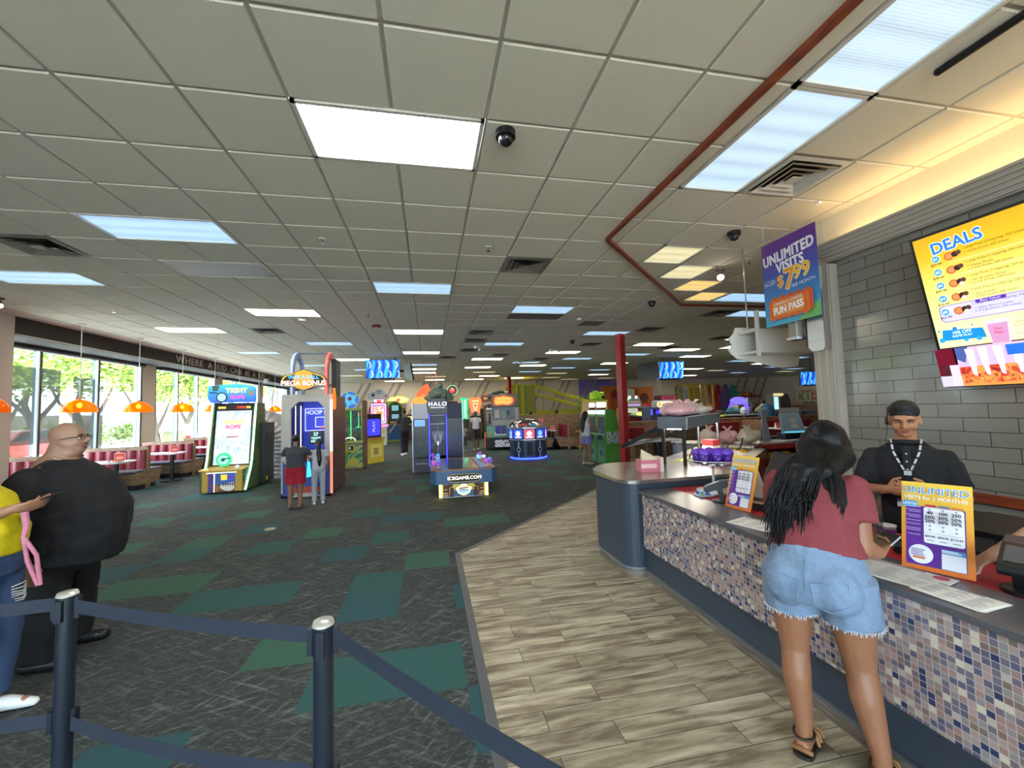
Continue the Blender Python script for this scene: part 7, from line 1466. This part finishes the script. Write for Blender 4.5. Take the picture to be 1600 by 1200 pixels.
    for q in range(230):
        side_ = R_.random(); x0 = R_.uniform(-.15, .09); p = [hd + V(x0 * .5, -.10 + R_.uniform(-.01, .02), .02 - abs(x0) * .2)]
        p.append(V(x0 * .8 - .01, .02 + R_.uniform(-.03, .02), 1.38)); p.append(V(x0 * .8 - .04, -.055 + R_.uniform(-.03, .03), 1.24 + R_.uniform(-.03, .03))); zz = R_.uniform(.97, 1.20) + max(0, x0 + .02) * 1.1; p.append(V(x0 * .8 - .07 + R_.uniform(-.03, .04), -.085 + R_.uniform(-.03, .02), zz))
        m.tube([p[0], p[0].lerp(p[1], .5) + V(0, -.02, 0), p[1], p[1].lerp(p[2], .5), p[2], p[2].lerp(p[3], .5) + V(R_.uniform(-.012, .012), 0, 0), p[3]], [.004, .006, .006, .006, .005, .004, .001], HAIRB, 5)
    for q in range(26):
        x0 = R_.uniform(.04, .15); p0 = V(x0 * .6, .06, 1.42); m.tube([p0, V(x0, .02, 1.33), V(x0 + .01, -.02, 1.24), V(x0 - .01, -.04, R_.uniform(1.1, 1.2))], [.004, .004, .003, .001], HAIRB, 5)
    m.build('hair_strands', t)
    for nm, a_ in (('left', ankL), ('right', ankR)):
        m = MB(); SO = M('26221e', .6); m.prism(roundpoly([(a_.x - .042, a_.y - .075), (a_.x + .042, a_.y - .075), (a_.x + .052, a_.y + .185), (a_.x - .052, a_.y + .185)], [.035, .035, .045, .045], 5), 'z', .0, .022, SO); m.build('sandal_sole', t)
        m = MB(); TN = M('8a6238', .6)
        for yy_, rr_, zz_ in ((.055, .046, .045), (.095, .047, .034), (.135, .049, .026)): m.tube([a_ + V(-rr_, yy_, -.065), a_ + V(-rr_ * .8, yy_, -.085 + .02 + zz_), a_ + V(0, yy_, -.062 + zz_ + .012), a_ + V(rr_ * .8, yy_, -.065 + zz_), a_ + V(rr_, yy_, -.065)], .010, TN, 6)
        m.tube([a_ + V(.044 * math.cos(q * PI / 8), .044 * math.sin(q * PI / 8) - .004, .01 + .01 * math.sin(q * PI / 8)) for q in range(16)], .006, M('2a1d14', .6), 6, closed=True)
        m.tube([a_ + V(-.038, -.045, -.05), a_ + V(0, -.072, -.03), a_ + V(.038, -.045, -.05)], .012, TN, 6); m.build('sandal_straps', t)
    return t
wc = woman_counter()
def hold(name, label, cat, loc, rot): 
    t = bpy.data.objects.new(name, None); COL.objects.link(t); t.location = loc; t.rotation_euler = rot; return tag(t, label, cat)
def loc_of(t, v): M_ = Matrix.Rotation(t.rotation_euler.z, 3, 'Z'); return Vector(t.location) + M_ @ (Vector(v) * t.scale.x)
ph = hold('phone', 'dark phone with a pale edge held by the woman at the counter', 'phone', loc_of(wc, V(.235, .285, 1.015)), (.25, .1, -1.3)); MB().box(-.038, -.075, 0, .038, .075, .009, M('c8ccd4', .3, .4)).build('phone_case', ph, bevel=.003); MB().box(-.035, -.072, .009, .035, .072, .0095, M('17191d', .08)).build('phone_glass', ph)

# ---------------------------------------------------------------- employee
def employee():
    t = thing('person', 'young man in black polo and lanyard, hands together, behind the counter', 'person', (3.12, 2.22, 0), PI / 2 + .58)
    SK = skinmat('skin_brown', 'b5805c', 'a06c4c'); hd = V(0, .045, 1.505)
    hipL, hipR = V(-.095, 0, .86), V(.095, 0, .86)
    b = Blob(); b.loft([(V(0, 0, .80), .16, .115), (V(0, 0, .9), .165, .12), (V(0, .0, 1.03), .145, .11), (V(0, .0, 1.2), .155, .11), (V(0, -.005, 1.30), .12, .08), (V(0, .0, 1.365), .06, .055)])
    b.cap(V(0, .0, 1.33), .058, hd + V(0, -.02, -.06), .055)
    for h_ in (hipL, hipR): k_ = h_ + V(0, .02, -.40); a_ = h_ + V(0, -.01, -.78); b.cap(h_, .09, k_, .06).cap(k_, .058, a_, .04).cap(a_ + V(0, -.02, -.04), .034, a_ + V(0, .12, -.05), .03)
    shR, shL = V(.175, -.01, 1.27), V(-.175, -.01, 1.27); elR, elL = V(.24, .03, 1.02), V(-.24, .03, 1.02); wrR, wrL = V(.095, .245, 1.07), V(-.095, .245, 1.07)
    for s_, e_, w_ in ((shR, elR, wrR), (shL, elL, wrL)): b.cap(s_ + V(0, 0, -.02), .044, e_, .042).cap(e_, .043, e_.lerp(w_, .4), .041).cap(e_.lerp(w_, .4), .04, w_, .027)
    hand(b, wrR, V(-.75, .35, .15), V(-.35, -.75, .1), 1.05, .35, 1, .3); hand(b, wrL, V(.75, .35, .15), V(.35, -.75, .1), 1.05, .35, -1, .3)
    R = head(b, hd, 0.05, -.20, 1.0, True, .94); b.build('body', SK, t, .0068, 4); face(t, hd, R, 1.02, closed=True)
    BP = cloth('black_polo', '15161a', .3, var=.2); s = Blob()
    s.loft([(V(0, 0, .83), .185, .14), (V(0, 0, .95), .178, .135), (V(0, 0, 1.1), .178, .135), (V(0, 0, 1.22), .18, .135), (V(0, -.005, 1.31), .150, .10), (V(0, .0, 1.35), .09, .075)])
    for s_, e_ in ((shR, elR), (shL, elL)): m_ = s_.lerp(e_, .82); s.cap(s_ + V(0, 0, -.015), .058, s_.lerp(m_, .4), .064); s.cone(s_.lerp(m_, .25), .064, m_, .070)
    s.build('polo_shirt', BP, t, .010, 4, .005)
    m = MB(); m.tube([V(.075 * math.cos(a), .005 + .072 * math.sin(a), 1.352 + .008 * math.sin(a)) for a in [i * PI / 10 for i in range(20)]], .016, BP, 8, closed=True); m.build('collar', t)
    m = MB(); m.box(-.018, .118, 1.17, .018, .148, 1.33, BP)
    for z in (1.29, 1.24, 1.19): m.ell((0, .152, z), .006, M('b8bcc4', .3), n=8, m=5)
    m.build('button_placket', t)
    s = Blob(); s.loft([(V(0, 0, .78), .17, .13), (V(0, 0, .88), .175, .13)])
    for h_ in (hipL, hipR): s.cone(h_, .10, h_ + V(0, 0, -.76), .07)
    s.build('trousers', cloth('dark_trousers', '1c1d22'), t, .013, 4)
    for h_ in (hipL, hipR): Blob().cap(h_ + V(0, -.04, -.82), .042, h_ + V(0, .13, -.825), .038).build('shoe', BLACK, t, .01, 3)
    s = Blob(); rr = Euler((-.20, 0, .05)).to_matrix(); s.ell(hd + rr @ V(0, -.016, .052), (.080, .097, .078), rr); s.ell(hd + rr @ V(0, .030, .088), (.062, .052, .036), rr); s.ell(hd + rr @ V(0, -.05, -.0), (.076, .055, .07), rr); s.build('hair', M('0d0c0d', .55, name='short_hair', bump=.5, bscale=160.), t, .006, 2, .003)
    m = MB(); LN = M('b9bcc0', .5); LB = M('2a2c30', .5)
    for sx_ in (-1, 1):
        p0, p1, p2 = V(sx_ * .075, .035, 1.375), V(sx_ * .062, .128, 1.30), V(sx_ * .012, .150, 1.175)
        pts = [p0, p0.lerp(p1, .5) + V(0, .012, .004), p1, p1.lerp(p2, .33) + V(0, .012, 0), p1.lerp(p2, .66) + V(0, .008, 0), p2]
        for a_, c_ in zip(pts, pts[1:]): m.bar(a_, a_.lerp(c_, .68), .011, .003, LN, (0, 1, 0)); m.bar(a_.lerp(c_, .68), c_, .011, .003, LB, (0, 1, 0))
    m.box(-.018, .150, 1.155, .018, .158, 1.182, LN); m.build('lanyard', t)
    m = MB(); m.cyl(hd + V(.078, 0, -.01), hd + V(.094, 0, -.01), .024, BLACK, n=16).tube([hd + V(.085, 0, .01), hd + V(.08, -.03, .08), hd + V(0, -.05, .115)], .004, BLACK, 6).tube([hd + V(.085, 0, -.02), hd + V(.09, -.02, -.08), V(.10, .03, 1.36), V(.10, .12, 1.2)], .002, BLACK, 5); m.build('headset', t)
    bg = MB(); bg.box(-.045, .165, .955, .06, .172, .985, M('d8d4e4')); bg.box(-.045, .163, .985, .06, .170, 1.0, M('5a2a6a')); bg.build('name_badge', t); return t
employee()
def arm_person():
    t = thing('person', 'second employee mostly hidden past the right edge, forearm reaching over the worktop', 'person', (2.95, 1.10, 0), PI / 2 + .1)
    SK = skinmat('skin_light', 'c09a82', 'b08a72'); hd = V(0, .06, 1.46)
    b = Blob(); b.loft([(V(0, 0, .8), .16, .12), (V(0, 0, 1.0), .15, .12), (V(0, .02, 1.2), .17, .12), (V(0, .03, 1.3), .16, .09), (V(0, .04, 1.34), .07, .06)]); b.cap(V(0, .04, 1.3), .055, hd + V(0, 0, -.05), .05)
    for sx_ in (-1, 1): b.cap(V(sx_ * .09, 0, .84), .09, V(sx_ * .09, .02, .45), .06).cap(V(sx_ * .09, .02, .45), .056, V(sx_ * .09, 0, .08), .04).cap(V(sx_ * .09, -.02, .035), .033, V(sx_ * .09, .12, .03), .03)
    b.cap(V(.19, .02, 1.25), .056, V(.33, .18, 1.04), .045).cap(V(.33, .18, 1.04), .044, V(.40, .43, .93), .028); hand(b, V(.40, .43, .93), V(.15, .9, -.25), V(-.3, -.2, -1), 1, .5, 1)
    b.cap(V(-.19, .02, 1.25), .056, V(-.24, .1, 1.0), .045).cap(V(-.24, .1, 1.0), .044, V(-.18, .34, .95), .028); hand(b, V(-.18, .34, .95), V(0, .9, -.2), V(0, 0, -1), 1, .5, -1)
    R = head(b, hd, 0, -.35); b.build('body', SK, t, .009, 4); face(t, hd, R)
    s = Blob(); s.loft([(V(0, 0, .8), .18, .14), (V(0, 0, 1.0), .17, .14), (V(0, .02, 1.2), .19, .14), (V(0, .03, 1.31), .17, .10), (V(0, .04, 1.34), .085, .07)])
    for sx_ in (-1, 1): s.cone(V(sx_ * .17, .01, 1.27), .075, V(sx_ * .25, .08, 1.13), .075)
    s.build('polo_shirt', cloth('black_polo_b', '17181c'), t, .012, 4, .004); s = Blob()
    for sx_ in (-1, 1): s.cone(V(sx_ * .09, 0, .86), .10, V(sx_ * .09, 0, .08), .07)
    s.ell(V(0, 0, .84), (.175, .13, .1)); s.build('trousers', cloth('dark_trousers_b', '1e1f24'), t, .013, 4)
    s = Blob(); s.ell(hd + V(0, -.03, .04), (.085, .10, .085)); s.build('hair', HAIRB, t, .01, 3); return t
arm_person()

# ---------------------------------------------------------------- bald man in black at left (faces +x)
def bald_man():
    t = thing('person', 'bald man with glasses and neck chain in black clothes, looking up to the right', 'person', (-2.60, 3.62, 0), -PI / 2 + .12)
    SK = skinmat('skin_pale_tan', 'a68068', '936c56'); hd = V(0, .03, 1.525)
    b = Blob(); b.loft([(V(0, -.03, .70), .23, .20), (V(0, .02, .85), .27, .28), (V(0, .05, 1.0), .28, .31), (V(0, .02, 1.18), .27, .25), (V(0, -.03, 1.32), .23, .15), (V(0, -.01, 1.40), .10, .10)])
    b.cap(V(0, -.02, 1.38), .085, hd + V(0, -.03, -.05), .078); b.ell(V(0, .045, 1.425), (.07, .06, .045))
    for sx_ in (-1, 1):
        b.cap(V(sx_ * .13, 0, .74), .14, V(sx_ * .16, .03, .42), .09).cap(V(sx_ * .16, .03, .42), .085, V(sx_ * .17, 0, .09), .055).cap(V(sx_ * .17, -.03, .045), .042, V(sx_ * .18, .15, .04), .038)
        s_, e_, w_ = V(sx_ * .27, -.03, 1.24), V(sx_ * .37, -.12, .98), V(sx_ * .36, .02, .76); b.cap(s_, .085, e_, .062).cap(e_, .062, w_, .036); hand(b, w_, V(0, .15, -1), V(-sx_, 0, 0), 1.1, .5, sx_)
    R = head(b, hd, -.05, .14, 1.06, True, 1.12); b.build('body', SK, t, .010, 5); face(t, hd, R, 1.06, lips='9a5f54')
    s = Blob(); s.loft([(V(0, .03, .70), .30, .31), (V(0, .05, .84), .315, .335), (V(0, .055, 1.0), .315, .345), (V(0, .02, 1.18), .30, .285), (V(0, -.02, 1.30), .26, .18), (V(0, -.015, 1.385), .125, .115)])
    for sx_ in (-1, 1): s_, e_ = V(sx_ * .26, -.03, 1.25), V(sx_ * .40, -.13, .94); s.cap(s_, .105, s_.lerp(e_, .4), .115); s.cone(s_.lerp(e_, .3), .115, e_, .125)
    s.build('tshirt', cloth('black_tshirt', '141519', .4, var=.25, sc=14.), t, .014, 5, .010)
    s = Blob(); s.ell(V(0, 0, .74), (.27, .27, .16))
    for sx_ in (-1, 1): s.cone(V(sx_ * .13, .0, .80), .165, V(sx_ * .17, .01, .42), .125).cone(V(sx_ * .17, .01, .44), .125, V(sx_ * .18, 0, .07), .10)
    s.build('trousers', cloth('black_trousers', '0f1013', .4, var=.2, sc=14.), t, .014, 5, .008)
    for sx_ in (-1, 1): Blob().cap(V(sx_ * .17, -.06, .045), .05, V(sx_ * .19, .17, .038), .045).build('shoe', M('131315', .5), t, .011, 3)
    m = MB(); P = lambda x, y, z: hd + R @ V(x, y, z) * 1.06; FRB = M('1c1a1a', .3)
    for sx_ in (-1, 1): m.tube([P(sx_ * .033 + .021 * math.cos(a), .094, -.004 + .015 * math.sin(a)) for a in [i * PI / 7 for i in range(14)]], .0022, FRB, 5, closed=True); m.tube([P(sx_ * .055, .092, .002), P(sx_ * .078, .05, .004), P(sx_ * .084, -.005, .0)], .0028, FRB, 5)
    m.tube([P(-.012, .098, 0), P(.012, .098, 0)], .002, FRB, 5); m.build('glasses', t)
    m = MB(); 
    for sx_ in (-1, 1): m.tube([V(sx_ * .10, .0, 1.40), V(sx_ * .085, .10, 1.355), V(sx_ * .045, .17, 1.29), V(0, .20, 1.245)], .004, M('b8bcc0', .2, .9), 6)
    m.box(-.010, .195, 1.21, .010, .202, 1.245, M('b8bcc0', .2, .9)); m.build('neck_chain', t)
    s = Blob(); s.ell(hd + R @ V(0, .045, -.082), (.045, .036, .032)); s.build('goatee', M('8a7566', .9), t, .007, 3); return t
bald_man()
# ---------------------------------------------------------------- person in yellow top, cut by the left edge
def yellow_person():
    t = thing('person', 'person in yellow top and ripped jeans at the left edge, holding a phone', 'person', (-2.50, 2.93, 0), -PI / 2 + .06)
    SK = skinmat('skin_warm', 'a87a5c', '96694e'); hd = V(0, -.34, 1.50)
    b = Blob(); b.loft([(V(0, 0, .84), .19, .15), (V(0, .0, .92), .20, .16), (V(0, .02, 1.05), .17, .14), (V(0, -.1, 1.2), .18, .15), (V(0, -.22, 1.32), .16, .09), (V(0, -.27, 1.36), .07, .06)])
    b.cap(V(0, -.26, 1.33), .055, hd + V(0, -.02, -.06), .05); 
    ank = [V(-.10, .02, .09), V(.12, -.10, .09)]
    for sx_, a_ in zip((-1, 1), ank): k_ = V(sx_ * .11, .05, .48); b.cap(V(sx_ * .10, 0, .86), .11, k_, .07).cap(k_, .066, a_, .042).cap(a_ + V(0, -.02, -.04), .034, a_ + V(0, .16, -.05), .028)
    for sx_ in (-1, 1):
        s_, e_, w_ = V(sx_ * .19, -.17, 1.25), V(sx_ * .22, -.04, 1.05), V(sx_ * .07, .19, 1.17); b.cap(s_, .056, e_, .045).cap(e_, .044, w_, .028); hand(b, w_, V(-sx_ * .25, .9, .12), V(-sx_ * .7, -.2, .7), 1., .9, -sx_)
    R = head(b, hd, 0, -.3); b.build('body', SK, t, .008, 5); face(t, hd, R)
    s = Blob(); s.loft([(V(0, .01, .955), .20, .175), (V(0, .03, 1.02), .195, .175), (V(0, -.03, 1.15), .195, .18), (V(0, -.14, 1.26), .185, .14), (V(0, -.24, 1.33), .13, .085)])
    for sx_ in (-1, 1): s_, e_ = V(sx_ * .18, -.16, 1.26), V(sx_ * .215, -.06, 1.10); s.cone(s_, .075, e_, .075)
    s.build('top', cloth('yellow_top', 'ccba00', .3), t, .011, 5, .006)
    s = Blob(); s.loft([(V(0, 0, .80), .205, .17), (V(0, 0, .88), .21, .175), (V(0, .01, .96), .19, .16)])
    for sx_, a_ in zip((-1, 1), ank): k_ = V(sx_ * .11, .05, .48); s.cone(V(sx_ * .10, 0, .88), .125, k_, .088).cap(k_, .088, k_, .088).cone(k_, .088, a_ + V(0, 0, .02), .075)
    s.build('jeans', cloth('denim_blue', '2f4668', .5, var=.35, sc=18.), t, .011, 4, .006)
    m = MB(); R_ = random.Random(4)
    for sx_ in (-1, 1):
        for q in range(7): z = .50 + q * .014 + (.12 if sx_ < 0 else 0); m.tube([V(sx_ * .11 - .05, .12, z), V(sx_ * .11, .142, z + R_.uniform(-.01, .01)), V(sx_ * .11 + .05, .12, z)], .004, M('c9ccc8', .9), 5)
    for q in range(10): z = .70 - q * .012; m.tube([V(.20 - .01, .03, z), V(.225, .06, z + .01), V(.20, .09, z)], .004, M('b8bcb8', .9), 5)
    m.build('ripped_threads', t)
    for a_ in ank:
        o = Blob(); o.cap(a_ + V(0, -.04, -.045), .042, a_ + V(0, .08, -.045), .040).cap(a_ + V(0, .08, -.045), .040, a_ + V(0, .20, -.06), .024); o.build('shoe', M('d8d8d6', .5), t, .008, 3)
    s = Blob(); s.ell(hd + V(0, -.03, .03), (.09, .105, .095)).chain([hd + V(0, -.08, -.04), V(0, -.46, 1.3), V(0, -.44, 1.1)], [.08, .075, .04]); s.build('hair', M('1a120e', .5, name='dark_brown_hair'), t, .011, 3, .006); return t
yp = yellow_person()
ph = hold('phone', 'dark phone held by the person in yellow', 'phone', loc_of(yp, V(.0, .30, 1.205)), (.35, 0, -PI / 2)); MB().box(-.037, -.075, 0, .037, .075, .009, M('2a2220', .3)).build('phone_case', ph, bevel=.003)
t = thing('lanyard_strap', 'pink patterned strap hanging from the hands of the person in yellow', 'strap', loc_of(yp, V(.06, .25, 1.15)), .3)
m = MB(); PK = M('c87a90', .6, var=.4, bscale=50.); m.tube([V(0, 0, 0), V(.01, 0, -.08), V(.0, 0, -.14)], [.018, .016, .012], PK, 6); m.tube([V(0, 0, -.14), V(.05, .01, -.25), V(.07, .01, -.42)], .011, PK, 6); m.tube([V(0, 0, -.14), V(.015, .01, -.28), V(.06, .01, -.42)], .011, PK, 6); m.build('webbing', t); m = MB(); m.ell((0, 0, -.145), (.014, .008, .018), STEEL); m.build('clasp', t)

# ---------------------------------------------------------------- smaller figures: one builder, own pose each
def figure(label, loc, rz, h, skin, top, legs, hair, hairkind='short', sleeve=.4, legcut=1., girth=1., stride=.05, arms=((.10, .05), (.10, .05)), shoes='e4e4e2', lean=0., legw=1., legcol2=None):
    """h standing height; arms: for each side (elbow forward, hand forward/up) or explicit (elbow, wrist) vectors in units of h"""
    t = thing('person', label, 'person', loc, rz); k = h / 1.7; SK = skinmat('skin_' + skin, skin, skin); W = lambda x, y, z: V(x, y, z) * k; hd = W(0, .02 + lean, 1.585); g = girth
    b = Blob(); b.loft([(W(0, 0, .86), .15 * k * g, .11 * k * g), (W(0, 0, .95), .155 * k * g, .115 * k * g), (W(0, lean * .4, 1.1), .13 * k * g, .10 * k * g), (W(0, lean * .7, 1.28), .155 * k * g, .105 * k * g), (W(0, lean * .9, 1.38), .15 * k, .08 * k), (W(0, lean, 1.43), .06 * k, .055 * k)])
    b.cap(W(0, lean, 1.40), .048 * k, hd + W(0, -.015, -.06), .048 * k); ank = [W(-.10, -stride, .09), W(.10, stride, .09)]
    for sx_, a_ in zip((-1, 1), ank): k_ = W(sx_ * .10, (a_.y / k) * .5 + .03, .49); b.cap(W(sx_ * .085, 0, .88), .088 * k * g, k_, .056 * k * g).cap(k_, .054 * k * g, a_, .036 * k).cap(a_ + W(0, -.02, -.045), .032 * k, a_ + W(0, .13, -.055), .026 * k)
    for sx_, (e_, w_) in zip((-1, 1), arms):
        s_ = W(sx_ * .175 * (.6 + .4 * g), lean * .9, 1.36); e_ = W(*e_) if isinstance(e_, tuple) else W(sx_ * (.22 + .04 * g), e_ - .04, 1.10); w_ = W(*w_) if isinstance(w_, tuple) else e_ + W(0, .03 + w_, -.22)
        b.cap(s_, .050 * k * (.5 + .5 * g), e_, .038 * k).cap(e_, .037 * k, w_, .025 * k); hand(b, w_, (w_ - e_), V(-sx_, .2, 0), k * .95, .5, sx_)
    R = head(b, hd, 0, -.1, k * .98); b.build('body', SK, t, .011 * k, 4)
    face(t, hd, R, k * .98)
    s = Blob(); s.loft([(W(0, 0, .90), .168 * k * g, .13 * k * g), (W(0, lean * .4, 1.1), .155 * k * g, .125 * k * g), (W(0, lean * .7, 1.28), .17 * k * g, .125 * k * g), (W(0, lean * .9, 1.38), .16 * k, .095 * k), (W(0, lean, 1.43), .075 * k, .065 * k)])
    if sleeve > 0:
        for sx_, (e_, w_) in zip((-1, 1), arms):
            s_ = W(sx_ * .17 * (.6 + .4 * g), lean * .9, 1.36); e_ = W(*e_) if isinstance(e_, tuple) else W(sx_ * (.22 + .04 * g), e_ - .04, 1.10); s.cone(s_, .060 * k * (.5 + .5 * g), s_.lerp(e_, min(1, sleeve)), .060 * k)
            s.ell(s_, .060 * k)
    s.build('shirt', M(top, .85, name='shirt_' + top, bump=.3, bscale=20., var=.12), t, .012 * k, 4, .004 * k)
    s = Blob(); s.loft([(W(0, 0, .84), .168 * k * g, .13 * k * g), (W(0, 0, .96), .165 * k * g, .128 * k * g)])
    for sx_, a_ in zip((-1, 1), ank):
        k_ = W(sx_ * .10, (a_.y / k) * .5 + .03, .49); hp_ = W(sx_ * .085, 0, .90)
        if legcut < 1: s.cone(hp_, .10 * k * g * legw, hp_.lerp(k_, legcut * 1.6), .085 * k * g * legw)
        else: s.cone(hp_, .10 * k * g, k_, .072 * k * g * legw).ell(k_, .072 * k * g * legw).cone(k_, .072 * k * g * legw, a_ + W(0, 0, .0), .058 * k * legw)
    s.build('shorts' if legcut < 1 else 'trousers', M(legs, .85, name='legs_' + legs, bump=.3, bscale=20., var=.12), t, .012 * k, 4, .003 * k)
    for a_ in ank:
        if shoes: Blob().cap(a_ + W(0, -.04, -.048), .040 * k, a_ + W(0, .14, -.052), .034 * k).build('shoe', M(shoes, .6), t, .011 * k, 3)
    s = Blob(); s.ell(hd + W(0, -.022, .036), (.083 * k, .10 * k, .088 * k))
    if hairkind == 'long': s.chain([hd + W(0, -.06, 0), W(0, -.10 + lean, 1.42), W(0, -.13 + lean, 1.22), W(0, -.13, 1.05)], [.09 * k, .095 * k, .08 * k, .03 * k])
    if hairkind == 'tail': s.chain([hd + W(0, -.09, .02), hd + W(0, -.14, -.03), W(0, -.15 + lean, 1.35), W(.02, -.17, 1.15), W(.02, -.15, 1.0)], [.05 * k, .045 * k, .06 * k, .055 * k, .02 * k])
    s.build('hair', M(hair, .5, name='hair_' + hair), t, .010 * k, 3, .003); return t
figure('child in a dark grey shirt and bright red shorts pressed against the hoop machine', (-2.36, 8.14, 0), .02, 1.30, '8a604a', '3c4046', 'a01828', '100d0e', 'short', .95, .52, 1.28, .03, (((-.30, .12, 1.22), (-.10, .36, 1.30)), ((.30, .12, 1.22), (.12, .36, 1.34))), '7a5a48', .04, 1.15)
figure('child in pale grey clothes with a long dark ponytail beside the hoop machine', (-2.02, 8.36, 0), .25, 1.20, '8a604a', 'b8b8ba', '9a9fa6', '16100f', 'tail', .55, 1., .95, .02, (((-.22, .12, 1.14), (-.08, .30, 1.20)), ((.24, .0, 1.12), (.22, .10, .92))), 'e6e6e4', .02)
figure('man in a dark grey shirt, dark trousers and white shoes walking away in the middle', (-.93, 16.6, 0), .45, 1.75, '8a6450', '2e3236', '161a2c', '1a1412', 'short', .7, 1., 1.18, .10, (((-.34, .02, 1.12), (-.44, .14, .95)), ((.30, -.02, 1.10), (.30, .05, .86))), 'e8e8ea', .0)
figure('person in a white T-shirt and dark shorts walking beside the jeep machine', (1.92, 17.4, 0), PI, 1.60, '6a4c3c', 'c8c8cc', '2c2c34', '1a1412', 'short', .5, .62, 1., .10)
figure('small child in pale clothes beside the person in the white T-shirt', (1.40, 17.1, 0), PI, 1.10, '6a4c3c', '8a8a84', '4a4a48', '1a1412', 'short', .5, .8, 1., .05)
figure('girl with long black hair, white top and lavender shorts standing at the green kiosks', (4.42, 11.35, 0), -PI / 2 + .35, 1.52, '9a6e54', 'c4c4cc', '7c7cb8', '0e0c0e', 'long', 0, .36, 1.02, .03, (((-.22, .14, 1.14), (-.14, .36, 1.10)), ((.22, .14, 1.12), (.12, .36, 1.05))), 'c8bca8', .0, 1.25)
figure('distant dark-haired person in black by the violet ride', (18.5, 20.8, 0), .2, 1.62, '8a6450', '16161a', '1c1c22', '100e0e', 'long', .7, 1., 1., .04)
figure('distant person in a red shirt by the violet ride', (19.0, 20.7, 0), .0, 1.70, '8a6450', '9a1c22', '20242c', '100e0e', 'short', .7, 1., 1.1, .04)
figure('dark-haired person whose head shows over the left part of the wood divider', (4.35, 17.6, 0), .3, 1.52, '8a6450', '2a2c30', '202228', '14100f', 'short', .7, 1., 1., .02)
figure('dark-haired person whose head shows over the right part of the wood divider', (5.55, 17.7, 0), -.2, 1.56, '8a6450', '2a2c30', '202228', '14100f', 'short', .7, 1., 1., .02)
bpy.context.view_layer.update()
# printed or mounted details hang under the part that carries them
CARRY = {'front_art': 'lower_cabinet', 'topper_art': 'topper', 'sign_art': 'sign_body', 'header_lettering': 'header', 'nameplate_lettering': 'nameplate', 'score_digits': 'score_panel', 'ticket_digits': 'ticket_screen', 'lens': 'dome', 'packet_label': 'packet', 'display': 'screen_housing', 'rivets': 'plate', 'rubber_foot': 'leg', 'centre_emblem': 'centre_panel', 'cabin_screens': 'cabin_opening', 'edge_trim': 'canopy', 'keypad': 'housing', 'button_placket': 'polo_shirt', 'collar': 'polo_shirt', 'name_badge': 'lanyard', 'pocket_stitching': 'denim_shorts', 'frayed_hem': 'denim_shorts', 'ripped_threads': 'jeans', 'hair_strands': 'hair', 'phone_glass': 'phone_case', 'tray_rim': 'upper_tray', 'printed_band': 'cup_body', 'label_band': 'carton', 'lid': 'cup_body', 'skirting_trim': 'skirting', 'deflector': 'escutcheon', 'lamp_face': 'lamp_head', 'topper_lens': 'topper', 'roof_rim': 'roof', 'labels': 'screen_panel', 'lit_oval': 'headrest', 'clasp': 'webbing', 'louvre': 'frame'}
for root in [o for o in COL.objects if o.parent is None and o.type == 'EMPTY']:
    kids = {}
    for ch in root.children: kids.setdefault(ch.name.split('.')[0], []).append(ch)
    for det, car in CARRY.items():
        if det in kids and car in kids:
            for d in kids[det]:
                b_ = kids[car][0]; ml = b_.matrix_local.inverted() @ d.matrix_local; d.parent = b_; d.matrix_local = ml
